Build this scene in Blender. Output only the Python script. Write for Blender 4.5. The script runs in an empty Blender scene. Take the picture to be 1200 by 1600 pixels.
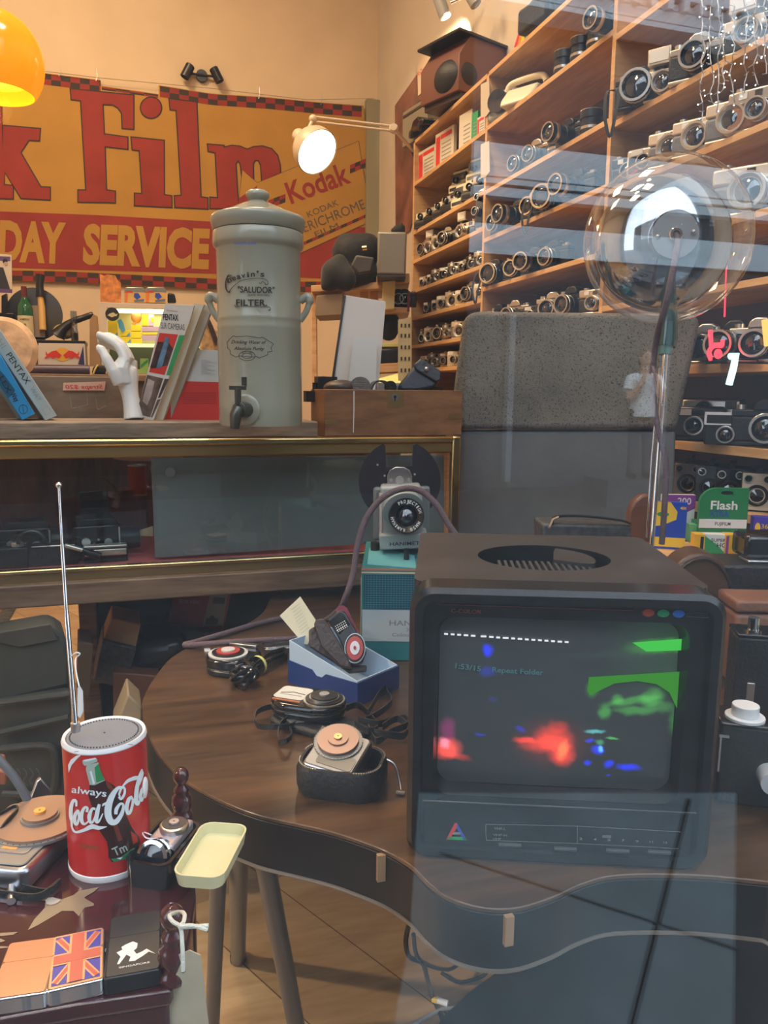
import bpy, bmesh, math, random
from mathutils import Vector, Matrix, Euler
random.seed(7)
SC = bpy.context.scene
COL = SC.collection
R = math.radians
sin, cos, pi = math.sin, math.cos, math.pi

# ------------------------------------------------------------ camera, world, lights, exposure
PSI, PITCH, ROLL, EYE = R(17.1), R(8.9), R(.54), Vector((0, 0, 1.1))
cd = bpy.data.cameras.new('camera')
cd.sensor_fit = 'VERTICAL'; cd.sensor_height = 24; cd.lens = 18
cd.clip_start = .02; cd.clip_end = 80
cam = bpy.data.objects.new('camera', cd); COL.objects.link(cam)
CM = Matrix.Rotation(-PSI, 4, 'Z') @ Matrix.Rotation(pi / 2 - PITCH, 4, 'X') @ Matrix.Rotation(ROLL, 4, 'Z')
CM.translation = EYE
cam.matrix_world = CM
SC.camera = cam

SC.view_settings.view_transform = 'Standard'
SC.view_settings.look = 'None'
SC.view_settings.gamma = 1
SC.view_settings.use_curve_mapping = False
SC.view_settings.exposure = 0.0

wd = bpy.data.worlds.new('overcast_sky'); SC.world = wd; wd.use_nodes = True
wd.node_tree.nodes['Background'].inputs[0].default_value = (.72, .86, 1, 1)
wd.node_tree.nodes['Background'].inputs[1].default_value = 4.2

def PX_(px, py, X):
    v = CM.to_3x3() @ Vector(((px - 600) / 1200, (800 - py) / 1200, -1)); return EYE + v * (X / v.x)
def lamp(name, kind, loc, energy, col, size=.2, rot=(0, 0, 0), spot=None, blend=.3):
    l = bpy.data.lights.new(name, kind); l.energy = energy; l.color = col
    if kind == 'AREA': l.size = size
    elif kind != 'SUN': l.shadow_soft_size = size
    if spot: l.spot_size = R(spot); l.spot_blend = blend
    o = bpy.data.objects.new(name, l); COL.objects.link(o)
    o.location = loc; o.rotation_euler = rot
    return o

def aim(o, target):
    d = Vector(target) - o.location
    o.rotation_euler = d.to_track_quat('-Z', 'Y').to_euler()

WARM = (1, .70, .40)
lamp('ceiling_lamp', 'AREA', (-.8, 4.2, 4.75), 120, WARM, .9)
lamp('ceiling_lamp', 'AREA', (.3, 2.4, 4.75), 58, (1, .80, .58), .6)
lamp('ceiling_lamp', 'AREA', (-.9, 1.2, 4.75), 30, (1, .76, .5), .6)
a = lamp('shelf_spotlight', 'SPOT', (-.3, 3.0, 4.5), 130, (1, .66, .34), .12, spot=75, blend=.6); aim(a, (1.56, 3.9, 1.9))
a = lamp('shelf_spotlight', 'SPOT', (-.2, 1.6, 4.5), 22, (1, .72, .42), .12, spot=70, blend=.6); aim(a, (1.56, 2.4, 1.9))
a = lamp('added_floor_fill', 'SPOT', (-2.9, .8, 2.6), 330, (1, .82, .58), .06, spot=24, blend=.7); aim(a, (.25, 1.2, 0))  # unseen spot added to brighten the floor under the table
a = lamp('wall_spotlight', 'SPOT', PX_(700, 22, 1.66), 120, (1, .80, .50), .02, spot=48, blend=.35); aim(a, PX_(712, 78, 1.85))

# ------------------------------------------------------------ helpers: picture point -> point in the place
def ray(px, py):
    return (CM.to_3x3() @ Vector(((px - 600) / 1200, (800 - py) / 1200, -1)))
def P(px, py, d): return EYE + ray(px, py) * d
def PZ(px, py, z):
    v = ray(px, py); return EYE + v * ((z - EYE.z) / v.z)
def PX(px, py, X):
    v = ray(px, py); return EYE + v * (X / v.x)
def PY(px, py, Y):
    v = ray(px, py); return EYE + v * (Y / v.y)
def PN(px, py, p0, n):
    v = ray(px, py); return EYE + v * ((Vector(p0) - EYE).dot(n) / v.dot(n))
def fZ(z): return lambda x, y: PZ(x, y, z)
def fX(X): return lambda x, y: PX(x, y, X)
def fY(Y): return lambda x, y: PY(x, y, Y)
def fN(p0, n): return lambda x, y: PN(x, y, p0, n)
FWD = Vector((sin(PSI), cos(PSI), 0)); RGT = Vector((cos(PSI), -sin(PSI), 0))
def fD(d):          # upright plane square to the view at distance d
    return fN(EYE + FWD * d, FWD)
def T(loc, rz=0, rx=0, ry=0): return Matrix.Translation(Vector(loc)) @ Euler((R(rx), R(ry), R(rz))).to_matrix().to_4x4()
CAMRZ = -17.1

# ------------------------------------------------------------ helpers: mesh building
def text2d(s, bold=0.0, cache={}):
    k = (s, bold)
    if k not in cache:
        cu = bpy.data.curves.new('glyphs', 'FONT'); cu.body = s; cu.size = 1; cu.offset = bold; cu.resolution_u = 3
        o = bpy.data.objects.new('glyphs', cu); COL.objects.link(o)
        me = bpy.data.meshes.new_from_object(o)
        vs = [v.co.copy() for v in me.vertices]; fs = [tuple(p.vertices) for p in me.polygons]
        bpy.data.objects.remove(o); bpy.data.curves.remove(cu); bpy.data.meshes.remove(me)
        x0 = min(v.x for v in vs); x1 = max(v.x for v in vs)
        cache[k] = ([((v.x - x0) / (x1 - x0), v.y / .69) for v in vs], fs)
    return cache[k]

def catmull(pts, n=6, closed=False):
    pts = [Vector(p) for p in pts]; out = []; N = len(pts)
    rng = range(N if closed else N - 1)
    for i in rng:
        if closed: p0, p1, p2, p3 = pts[i - 1], pts[i], pts[(i + 1) % N], pts[(i + 2) % N]
        else: p0, p1, p2, p3 = pts[max(i - 1, 0)], pts[i], pts[i + 1], pts[min(i + 2, N - 1)]
        for k in range(n):
            t = k / n
            out.append(.5 * ((2 * p1) + (p2 - p0) * t + (2 * p0 - 5 * p1 + 4 * p2 - p3) * t * t + (3 * p1 - p0 - 3 * p2 + p3) * t ** 3))
    if not closed: out.append(pts[-1])
    return out

def rrect(w, h, r, n=5, cx=0, cy=0):
    out = []
    for sx, sy, a0 in ((1, 1, 0), (-1, 1, 90), (-1, -1, 180), (1, -1, 270)):
        for k in range(n + 1):
            a = R(a0 + 90 * k / n)
            out.append((cx + sx * (w / 2 - r) + r * cos(a), cy + sy * (h / 2 - r) + r * sin(a)))
    return out
def ell(rx, ry=None, n=28, cx=0, cy=0, a0=0, a1=360):
    ry = rx if ry is None else ry
    full = abs(a1 - a0) >= 360
    m = n if full else n + 1
    return [(cx + rx * cos(R(a0 + (a1 - a0) * k / n)), cy + ry * sin(R(a0 + (a1 - a0) * k / n))) for k in range(m)]

def grow(poly, d):
    """poly pushed outwards by d (mitred)"""
    n = len(poly); A = sum(poly[i][0] * poly[(i + 1) % n][1] - poly[(i + 1) % n][0] * poly[i][1] for i in range(n))
    s = 1 if A > 0 else -1; out = []
    for i in range(n):
        p0, p1, p2 = Vector(poly[i - 1]), Vector(poly[i]), Vector(poly[(i + 1) % n])
        e1 = (p1 - p0).normalized(); e2 = (p2 - p1).normalized()
        n1 = Vector((e1.y, -e1.x)) * s; n2 = Vector((e2.y, -e2.x)) * s
        m = n1 + n2
        m = m / max(m.length_squared / 2, .4) if m.length > 1e-6 else n1
        out.append(tuple(p1 + m * d))
    return out

MW = {}
class MB:
    def __init__(s, world=False): s.v = []; s.f = []; s.fm = []; s.mats = []; s.world = world
    def mi(s, m):
        if m not in s.mats: s.mats.append(m)
        return s.mats.index(m)
    def add(s, vs, fs, m, M=None):
        b = len(s.v); k = s.mi(m)
        for v in vs:
            v = Vector(v)
            if len(v) == 2: v = Vector((v.x, v.y, 0))
            s.v.append(M @ v if M else v)
        for f in fs: s.f.append(tuple(b + i for i in f)); s.fm.append(k)
        return s
    def box(s, c, d, m, M=None):
        x, y, z = (k / 2 for k in d); c = Vector(c)
        vs = [c + Vector((i * x, j * y, k * z)) for k in (-1, 1) for j in (-1, 1) for i in (-1, 1)]
        return s.add(vs, [(0, 2, 3, 1), (4, 5, 7, 6), (0, 1, 5, 4), (2, 6, 7, 3), (0, 4, 6, 2), (1, 3, 7, 5)], m, M)
    def hexa(s, lo, hi, m):
        """eight corners: two rings of four"""
        return s.add(list(lo) + list(hi), [(3, 2, 1, 0), (4, 5, 6, 7), (0, 1, 5, 4), (1, 2, 6, 5), (2, 3, 7, 6), (3, 0, 4, 7)], m)
    def rings(s, rs, m, caps=True, closed=True, M=None):
        n = len(rs[0]); vs = [p for r in rs for p in r]; fs = []
        for i in range(len(rs) - 1):
            for j in range(n if closed else n - 1):
                k = (j + 1) % n
                fs.append((i * n + j, i * n + k, (i + 1) * n + k, (i + 1) * n + j))
        if caps:
            fs.append(tuple(range(n - 1, -1, -1))); fs.append(tuple((len(rs) - 1) * n + j for j in range(n)))
        return s.add(vs, fs, m, M)
    def prism(s, poly, z0, z1, m, M=None):
        return s.rings([[(p[0], p[1], z0) for p in poly], [(p[0], p[1], z1) for p in poly]], m, M=M)
    def prismY(s, poly, y0, y1, m, M=None):
        """outline in x,z pushed along y"""
        return s.rings([[(p[0], y0, p[1]) for p in poly], [(p[0], y1, p[1]) for p in poly]], m, M=M)
    def prismX(s, poly, x0, x1, m, M=None):
        return s.rings([[(x0, p[0], p[1]) for p in poly], [(x1, p[0], p[1]) for p in poly]], m, M=M)
    def lathe(s, prof, m, M=None, n=28):
        """profile (r, z) round z"""
        return s.rings([[(max(r, 1e-5) * cos(2 * pi * j / n), max(r, 1e-5) * sin(2 * pi * j / n), z) for j in range(n)] for r, z in prof], m, caps=False, M=M)
    def cyl(s, p0, p1, r0, m, r1=None, n=14, M=None):
        return s.tube([p0, p1], [r0, r0 if r1 is None else r1], m, n, M=M)
    def tube(s, pts, r, m, n=8, closed=False, M=None, caps=True):
        pts = [Vector(p) for p in pts]; N = len(pts)
        rr = r if isinstance(r, (list, tuple)) else [r] * N
        t = []
        for i in range(N):
            if closed: d = pts[(i + 1) % N] - pts[i - 1]
            else: d = pts[min(i + 1, N - 1)] - pts[max(i - 1, 0)]
            t.append(d.normalized())
        u = t[0].orthogonal().normalized(); rs = []
        for i in range(N):
            u = (u - t[i] * u.dot(t[i])); u = u.normalized() if u.length > 1e-6 else t[i].orthogonal().normalized()
            w = t[i].cross(u)
            rs.append([pts[i] + (u * cos(2 * pi * j / n) + w * sin(2 * pi * j / n)) * rr[i] for j in range(n)])
        if closed: rs.append(rs[0])
        return s.rings(rs, m, caps=caps and not closed, M=M)
    def ribbon(s, pts, w, th, m, up=Vector((0, 0, 1)), M=None):
        """flat strap along pts"""
        pts = [Vector(p) for p in pts]; rs = []
        for i in range(len(pts)):
            d = (pts[min(i + 1, len(pts) - 1)] - pts[max(i - 1, 0)]).normalized()
            a = (up - d * up.dot(d)); a = a.normalized() if a.length > 1e-5 else d.orthogonal().normalized()
            b = d.cross(a)
            rs.append([pts[i] + a * w / 2 + b * th / 2, pts[i] - a * w / 2 + b * th / 2, pts[i] - a * w / 2 - b * th / 2, pts[i] + a * w / 2 - b * th / 2])
        return s.rings(rs, m, M=M)
    def ball(s, c, r, m, nu=16, nv=10, M=None):
        r = (r, r, r) if not isinstance(r, (tuple, list)) else r; c = Vector(c); rs = []
        for i in range(nv + 1):
            a = -pi / 2 + pi * i / nv; k = max(cos(a), 1e-4)
            rs.append([c + Vector((r[0] * k * cos(2 * pi * j / nu), r[1] * k * sin(2 * pi * j / nu), r[2] * sin(a))) for j in range(nu)])
        return s.rings(rs, m, M=M)
    def plate(s, outer, holes, m, M=None):
        """flat face with holes, in x,y"""
        bm = bmesh.new()
        for lp in [outer] + list(holes):
            vv = [bm.verts.new((p[0], p[1], 0)) for p in lp]
            for i in range(len(vv)): bm.edges.new((vv[i], vv[(i + 1) % len(vv)]))
        bmesh.ops.triangle_fill(bm, use_beauty=True, edges=bm.edges[:])
        bm.verts.index_update()
        s.add([v.co.copy() for v in bm.verts], [tuple(v.index for v in f.verts) for f in bm.faces], m, M)
        bm.free(); return s
    # things traced in the picture and laid on a real surface: F maps a picture point to that surface
    def poly(s, pts, F, m, lift=0.0):
        vs = [F(*p) for p in pts]
        if lift: vs = [v + (EYE - v).normalized() * lift for v in vs]
        return s.add(vs, [tuple(range(len(vs)))], m)
    def slab(s, pts, F, th, m, back=None):
        """traced outline given real thickness th behind the surface"""
        vs = [F(*p) for p in pts]
        if back is None:
            nn = (vs[1] - vs[0]).cross(vs[2] - vs[0])
            for i in range(2, len(vs) - 1): nn += (vs[i] - vs[0]).cross(vs[i + 1] - vs[0])
            nn.normalize()
            if nn.dot(EYE - vs[0]) > 0: nn = -nn
            back = nn
        return s.rings([vs, [v + back * th for v in vs]], m)
    def text(s, txt, a, b, h, F, m, bold=0.0, slant=0.0, lift=0.0008):
        vs, fs = text2d(txt, bold); a = Vector(a); b = Vector(b); e = b - a; L = e.length
        up = Vector((e.y, -e.x)).normalized()
        out = []
        for u, v in vs:
            p = a + e * (u + slant * v * h / L) + up * (v * h)
            q = F(p.x, p.y); out.append(q + (EYE - q).normalized() * lift)
        return s.add(out, fs, m)
    def ltext(s, txt, M, w, h, m, bold=0.0):
        """text in a local frame: x along, y up, w wide, capitals h high, centred on x"""
        vs, fs = text2d(txt, bold)
        return s.add([((u - .5) * w, v * h, 0) for u, v in vs], fs, m, M)
    def build(s, name, parent=None, bevel=0, seg=2, angle=38, smooth=True, sub=0, remesh=0, fix=True, smooth_it=0):
        me = bpy.data.meshes.new(name)
        vs = s.v
        if s.world and parent is not None:
            inv = MW[parent.name].inverted(); vs = [inv @ v for v in vs]
        me.from_pydata([tuple(v) for v in vs], [], s.f)
        for m in s.mats: me.materials.append(m)
        for p, k in zip(me.polygons, s.fm): p.material_index = k; p.use_smooth = smooth
        if fix:
            bm = bmesh.new(); bm.from_mesh(me); bmesh.ops.recalc_face_normals(bm, faces=bm.faces[:]); bm.to_mesh(me); bm.free()
        if smooth and not remesh: me.set_sharp_from_angle(angle=R(angle))
        o = bpy.data.objects.new(name, me); COL.objects.link(o)
        if parent is not None:
            o.parent = parent; MW[o.name] = MW[parent.name]
        else: MW[o.name] = Matrix()
        if remesh:
            q = o.modifiers.new('remesh', 'REMESH'); q.mode = 'VOXEL'; q.voxel_size = remesh; q.use_smooth_shade = True
            if smooth_it:
                q = o.modifiers.new('smooth', 'SMOOTH'); q.iterations = smooth_it; q.factor = .5
        if bevel:
            q = o.modifiers.new('bevel', 'BEVEL'); q.width = bevel; q.segments = seg; q.limit_method = 'ANGLE'; q.angle_limit = R(40)
            q.harden_normals = False
        if sub:
            q = o.modifiers.new('subsurf', 'SUBSURF'); q.levels = sub; q.render_levels = sub
        return o

def tag(o, label=None, cat=None, group=None, kind=None):
    if label: o['label'] = label
    if cat: o['category'] = cat
    if group: o['group'] = group
    if kind: o['kind'] = kind
    return o
def thing(name, label, cat, M=None, group=None):
    o = bpy.data.objects.new(name, None); COL.objects.link(o); o.empty_display_size = .05
    M = Matrix() if M is None else M
    o.matrix_basis = M; MW[o.name] = M.copy()
    return tag(o, label, cat, group)
def solo(mb, name, label, cat, group=None, **k): return tag(mb.build(name, **k), label, cat, group)
def struct(mb, name, label=None, **k): return tag(mb.build(name, **k), label, None, None, 'structure')
KIDS = {}
def copy_tree(o, parent=None):
    c = o.copy(); COL.objects.link(c)
    if parent is not None: c.parent = parent
    for ch in [x for x in bpy.data.objects if x.parent == o] if o.name not in KIDS else KIDS[o.name]:
        copy_tree(ch, c)
    return c

# ------------------------------------------------------------ helpers: materials
def mat(name, col, rough=.5, metal=0, spec=.5, coat=0, noise=None, bump=None, emit=None, trans=0, sheen=0, alpha=1, speck=None, stretch=(1, 1, 1)):
    m = bpy.data.materials.new(name); m.use_nodes = True; nt = m.node_tree; b = nt.nodes['Principled BSDF']
    c4 = (*col, 1)
    b.inputs['Base Color'].default_value = c4; b.inputs['Roughness'].default_value = rough; b.inputs['Metallic'].default_value = metal
    b.inputs['Specular IOR Level'].default_value = spec; b.inputs['Coat Weight'].default_value = coat; b.inputs['Coat Roughness'].default_value = .08
    b.inputs['Transmission Weight'].default_value = trans; b.inputs['Alpha'].default_value = alpha
    if sheen: b.inputs['Sheen Weight'].default_value = sheen
    if emit:
        b.inputs['Emission Color'].default_value = (*emit[0], 1); b.inputs['Emission Strength'].default_value = emit[1]
    if noise or bump or speck:
        tc = nt.nodes.new('ShaderNodeTexCoord'); mp = nt.nodes.new('ShaderNodeMapping'); nt.links.new(tc.outputs['Object'], mp.inputs[0])
        mp.inputs['Scale'].default_value = stretch
    if noise or speck:
        sc, amt = noise if noise else (8, .1)
        n = nt.nodes.new('ShaderNodeTexNoise'); n.inputs['Scale'].default_value = sc; n.inputs['Detail'].default_value = 6
        nt.links.new(mp.outputs[0], n.inputs['Vector'])
        rp = nt.nodes.new('ShaderNodeValToRGB'); nt.links.new(n.outputs['Fac'], rp.inputs[0])
        rp.color_ramp.elements[0].position = .3; rp.color_ramp.elements[1].position = .7
        rp.color_ramp.elements[0].color = (*[max(0, k * (1 - amt)) for k in col], 1); rp.color_ramp.elements[1].color = (*[min(1, k * (1 + amt)) for k in col], 1)
        out = rp.outputs[0]
        if speck:
            ssc, thr, scol = speck
            n2 = nt.nodes.new('ShaderNodeTexNoise'); n2.inputs['Scale'].default_value = ssc; n2.inputs['Detail'].default_value = 2
            nt.links.new(mp.outputs[0], n2.inputs['Vector'])
            r2 = nt.nodes.new('ShaderNodeValToRGB'); r2.color_ramp.elements[0].position = thr; r2.color_ramp.elements[1].position = thr + .04
            nt.links.new(n2.outputs['Fac'], r2.inputs[0])
            mx = nt.nodes.new('ShaderNodeMix'); mx.data_type = 'RGBA'; mx.inputs[7].default_value = (*scol, 1)
            nt.links.new(r2.outputs[0], mx.inputs[0]); nt.links.new(out, mx.inputs[6]); out = mx.outputs[2]
        nt.links.new(out, b.inputs['Base Color'])
    if bump:
        sc, st = bump
        n = nt.nodes.new('ShaderNodeTexNoise'); n.inputs['Scale'].default_value = sc; n.inputs['Detail'].default_value = 4
        nt.links.new(mp.outputs[0], n.inputs['Vector'])
        bp = nt.nodes.new('ShaderNodeBump'); bp.inputs['Strength'].default_value = st; bp.inputs['Distance'].default_value = .004
        nt.links.new(n.outputs['Fac'], bp.inputs['Height']); nt.links.new(bp.outputs[0], b.inputs['Normal'])
    return m

def wood(name, dark, light, scale=(1.2, 14, 14), rough=.4, coat=0, planks=None, knots=True, rot=0):
    m = bpy.data.materials.new(name); m.use_nodes = True; nt = m.node_tree; b = nt.nodes['Principled BSDF']; N = nt.nodes.new; L = nt.links.new
    tc = N('ShaderNodeTexCoord'); mp = N('ShaderNodeMapping'); mp.inputs['Scale'].default_value = scale; mp.inputs['Rotation'].default_value = (0, 0, R(rot))
    L(tc.outputs['Object'], mp.inputs[0]); vec = mp.outputs[0]
    n1 = N('ShaderNodeTexNoise'); n1.inputs['Scale'].default_value = 1.6; n1.inputs['Detail'].default_value = 8; n1.inputs['Distortion'].default_value = .8
    n2 = N('ShaderNodeTexNoise'); n2.inputs['Scale'].default_value = 9; n2.inputs['Detail'].default_value = 4
    L(vec, n1.inputs['Vector']); L(vec, n2.inputs['Vector'])
    ad = N('ShaderNodeMath'); ad.operation = 'MULTIPLY_ADD'; ad.inputs[1].default_value = .35
    L(n2.outputs['Fac'], ad.inputs[0]); L(n1.outputs['Fac'], ad.inputs[2])
    rp = N('ShaderNodeValToRGB'); L(ad.outputs[0], rp.inputs[0])
    rp.color_ramp.elements[0].position = .45; rp.color_ramp.elements[0].color = (*dark, 1)
    rp.color_ramp.elements[1].position = .9; rp.color_ramp.elements[1].color = (*light, 1)
    col = rp.outputs[0]
    if planks:
        br = N('ShaderNodeTexBrick'); mp2 = N('ShaderNodeMapping'); mp2.inputs['Rotation'].default_value = (0, 0, R(planks[2]))
        L(tc.outputs['Object'], mp2.inputs[0]); L(mp2.outputs[0], br.inputs['Vector'])
        br.inputs['Scale'].default_value = 1; br.inputs['Brick Width'].default_value = planks[0]; br.inputs['Row Height'].default_value = planks[1]
        br.inputs['Mortar Size'].default_value = .0015; br.inputs['Color1'].default_value = (1, 1, 1, 1); br.inputs['Color2'].default_value = (.62, .56, .5, 1); br.inputs['Mortar'].default_value = (.25, .18, .12, 1)
        mx = N('ShaderNodeMix'); mx.data_type = 'RGBA'; mx.blend_type = 'MULTIPLY'; mx.inputs[0].default_value = 1
        L(col, mx.inputs[6]); L(br.outputs[0], mx.inputs[7]); col = mx.outputs[2]
    L(col, b.inputs['Base Color'])
    b.inputs['Roughness'].default_value = rough; b.inputs['Coat Weight'].default_value = coat; b.inputs['Coat Roughness'].default_value = .12
    bp = N('ShaderNodeBump'); bp.inputs['Strength'].default_value = .12; bp.inputs['Distance'].default_value = .002
    L(ad.outputs[0], bp.inputs['Height']); L(bp.outputs[0], b.inputs['Normal'])
    return m

def glass_mat(name, tint=(1, 1, 1), refl=1.0, rough=0.0, base=0.0, edge=5):
    """thin clear sheet: see-through with mirror reflections that grow at grazing angles"""
    m = bpy.data.materials.new(name); m.use_nodes = True; nt = m.node_tree; N = nt.nodes.new; L = nt.links.new
    nt.nodes.remove(nt.nodes['Principled BSDF'])
    t = N('ShaderNodeBsdfTransparent'); t.inputs[0].default_value = (*tint, 1)
    g = N('ShaderNodeBsdfGlossy'); g.inputs['Roughness'].default_value = rough; g.inputs[0].default_value = (1, 1, 1, 1)
    f = N('ShaderNodeLayerWeight'); f.inputs[0].default_value = .5
    pw = N('ShaderNodeMath'); pw.operation = 'POWER'; pw.inputs[1].default_value = edge; L(f.outputs['Facing'], pw.inputs[0])
    k = N('ShaderNodeMath'); k.operation = 'MULTIPLY_ADD'; k.inputs[1].default_value = .9; k.inputs[2].default_value = .042 * refl + base; k.use_clamp = True; L(pw.outputs[0], k.inputs[0])
    mx = N('ShaderNodeMixShader'); L(k.outputs[0], mx.inputs[0]); L(t.outputs[0], mx.inputs[1]); L(g.outputs[0], mx.inputs[2])
    L(mx.outputs[0], nt.nodes['Material Output'].inputs[0])
    return m

def emis(name, col, st):
    m = bpy.data.materials.new(name); m.use_nodes = True; nt = m.node_tree
    nt.nodes.remove(nt.nodes['Principled BSDF'])
    e = nt.nodes.new('ShaderNodeEmission'); e.inputs[0].default_value = (*col, 1); e.inputs[1].default_value = st
    nt.links.new(e.outputs[0], nt.nodes['Material Output'].inputs[0])
    return m

plaster = mat('cream_plaster', (.76, .60, .415), .85, noise=(3, .05))
plaster_grey = mat('pale_plaster', (.62, .54, .44), .85, noise=(3, .06))
ceil_m = mat('ceiling_white', (.8, .76, .7), .9)
floor_m = wood('oak_floor', (.46, .28, .125), (.74, .51, .27), (1.5, 9, 9), .38, planks=(1.3, .19, 62), rot=62)
pine = wood('pine_board', (.50, .27, .105), (.70, .43, .20), (2, 2, 16), .5)
pine_y = wood('pine_board_along', (.50, .27, .105), (.72, .45, .21), (14, 2, 14), .5)
walnut = wood('walnut_top', (.025, .0115, .005), (.118, .057, .023), (1.6, 11, 9), .3, .2, rot=12)
oldwood = wood('old_grey_wood', (.10, .07, .05), (.36, .26, .18), (2.5, 22, 22), .6)
chestwood = wood('chest_mahogany', (.15, .065, .026), (.30, .145, .06), (4, 4, 16), .45)
baseboardwood = wood('counter_base_wood', (.10, .055, .03), (.26, .16, .09), (2, 20, 20), .5)
redlac = mat('dark_red_lacquer', (.045, .010, .012), .12, spec=.6, coat=.5, noise=(5, .25))
finialm = mat('turned_dark_red_wood', (.06, .012, .012), .2, coat=.6)
chrome = mat('chrome', (.82, .83, .85), .08, 1)
steel = mat('brushed_steel', (.50, .50, .52), .3, 1)
satin = mat('satin_silver', (.72, .71, .68), .32, .85, noise=(30, .06))
warmsilver = mat('warm_silver', (.78, .70, .58), .35, .7)
brass = mat('polished_brass', (.72, .56, .26), .2, 1)
dbrass = mat('old_brass', (.38, .26, .11), .4, .9)
copper = mat('copper', (.85, .40, .20), .18, 1)
black = mat('black_plastic', (.012, .012, .013), .32)
gloss = mat('gloss_black', (.008, .008, .009), .1, coat=.3)
dgrey = mat('dark_grey_plastic', (.05, .05, .052), .4)
leather = mat('black_leather', (.014, .014, .015), .5, bump=(160, .5))
leather_b = mat('brown_leather', (.20, .075, .035), .45, noise=(12, .25), bump=(140, .4))
leather_d = mat('dark_brown_leather', (.035, .018, .013), .42, bump=(120, .4))
cloth_b = mat('black_cloth', (.013, .013, .014), .85, sheen=.2, bump=(60, .4))
white = mat('white_paint', (.80, .80, .80), .4)
paper = mat('white_paper', (.78, .76, .72), .7)
cream = mat('cream_plastic', (.72, .64, .46), .4)
ivory = mat('ivory_enamel', (.62, .50, .36), .35)
red = mat('red_print', (.62, .035, .025), .5)
yellow = mat('yellow_print', (.80, .52, .03), .5)
blue = mat('blue_print', (.03, .08, .45), .4)
green = mat('green_print', (.03, .30, .10), .4)
purple = mat('purple_print', (.26, .05, .30), .4)
lensg = mat('lens_glass', (.01, .012, .02), .03, spec=1, coat=1)
grey = mat('mid_grey_paint', (.30, .30, .30), .45)
greyg = mat('grey_green_paint', (.33, .37, .35), .42)
metalbox = mat('grey_metal_paint', (.24, .215, .17), .4, .3)
card = mat('brown_cardboard', (.36, .22, .11), .75, noise=(6, .12))
ink = mat('black_ink', (.015, .014, .013), .6)
pane_m = glass_mat('window_glass', refl=1.5)
case_glass = glass_mat('case_glass', (.93, .95, .93), .9)
clear_m = glass_mat('clear_acrylic', (.96, .97, .98), 1.1, base=.012)
globe_m = glass_mat('globe_glass', (.95, .96, .97), 1.0, base=.02, edge=3)
# ============================================================ the setting
WX, WY, WL = 1.86, 6.32, -3.4          # right wall, back wall, left wall
struct(MB().box((-.75, 3.35, -.02), (5.5, 6.1, .04), floor_m), 'floor')
struct(MB().box((-.75, 3.35, 4.85), (5.5, 6.3, .1), ceil_m), 'ceiling')
struct(MB().box((-.75, WY + .05, 2.4), (5.5, .1, 4.8), plaster), 'wall_back')
struct(MB().box((WX + .05, 3.35, 2.4), (.1, 6.1, 4.8), plaster_grey), 'wall_right')
struct(MB().box((WL - .05, 3.35, 2.4), (.1, 6.1, 4.8), plaster), 'wall_left')
# shopfront: pane in front of us, the masonry round it
PANE = .30
struct(MB().box((-.3, PANE + .003, 2.25), (3.4, .006, 5.1), pane_m), 'window_1')
dk = mat('dark_shopfront_paint', (.02, .022, .024), .4)
struct(MB().box((-2.75, PANE, 2.25), (1.5, .12, 5.2), dk), 'wall_front_side')
struct(MB().box((1.7, PANE, 2.25), (.6, .12, 5.2), dk), 'wall_front_corner')
struct(MB().box((-.3, PANE, -.25), (3.4, .16, .3), dk), 'trim_1')

# the street behind us, seen only as reflections in the pane
road = mat('darkened_asphalt', (.035, .037, .04), .7, noise=(4, .3))  # kept near black so the left of the pane shows no reflection
slabm = mat('grey_paving', (.15, .19, .21), .75, noise=(3, .22))
jointm = mat('paving_joint', (.02, .02, .022), .9)
facade_d = mat('darkened_brick', (.025, .022, .02), .85, noise=(8, .3))  # front darkened so it leaves the pane clear of reflections
facade_l = mat('pale_blue_grey_paint', (.66, .76, .80), .55, noise=(4, .06))
facade_s = mat('dark_glass_front', (.06, .07, .08), .4)  # dark shop windows between the pale bands
ZS = -.42
struct(MB().box((0, -6.2, ZS - .05), (34, 12.9, .1), road), 'road')
def mir(v): v = Vector(v); return Vector((v.x, 2 * PANE - v.y, v.z))
FS = lambda x, y: mir(PZ(x, y, ZS + .012))
pv = MB(); pv.slab([(655, 1240), (1152, 1240), (1140, 2600), (420, 2600), (640, 1480)], FS, .03, slabm, back=Vector((0, 0, -1)))
for a, b in (((1078, 1250), (940, 1800)), ((690, 1335), (1150, 1485))):
    pv.slab([(a[0] - 4, a[1]), (b[0] - 5, b[1]), (b[0] + 5, b[1]), (a[0] + 4, a[1])], lambda x, y: FS(x, y) + Vector((0, 0, .002)), .004, jointm, back=Vector((0, 0, -1)))
struct(pv, 'pavement')
FY = -10.5
VF = lambda x, y: mir(PY(x, y, 2 * PANE - FY))
xe = VF(735, 300).x
struct(MB().box(((xe - 16) / 2, FY - .3, 4.2), (xe + 16, .6, 9.4), facade_d), 'wall_opposite_dark')
fb = MB(); fb.box(((xe + 17) / 2, FY - .4, 4.2), (17 - xe, .6, 9.4), facade_s)
for (y0, y1, dep) in ((-60, 12, .5), (16, 26, .42), (30, 48, .46), (52, 60, .5), (252, 300, .2), (304, 312, .25), (316, 330, .22), (368, 412, .12)):
    z1 = VF(1000, y0).z; z0 = VF(1000, y1).z
    fb.box(((xe + 17) / 2, FY - .1 + dep / 2, (z0 + z1) / 2), (17 - xe, dep, z1 - z0), facade_l)
for i in range(26):
    x = xe + .15 + i * .28
    z1 = VF(1000, 16).z; fb.box((x, FY + .36, z1 - .06), (.1, .2, .16), facade_l)
for px in (800, 1045):
    x = VF(px, 500).x; fb.box((x, FY - .05, 1.0), (.10, .2, 2.6), mat('weathered_post', (.22, .25, .27), .6))
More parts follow.
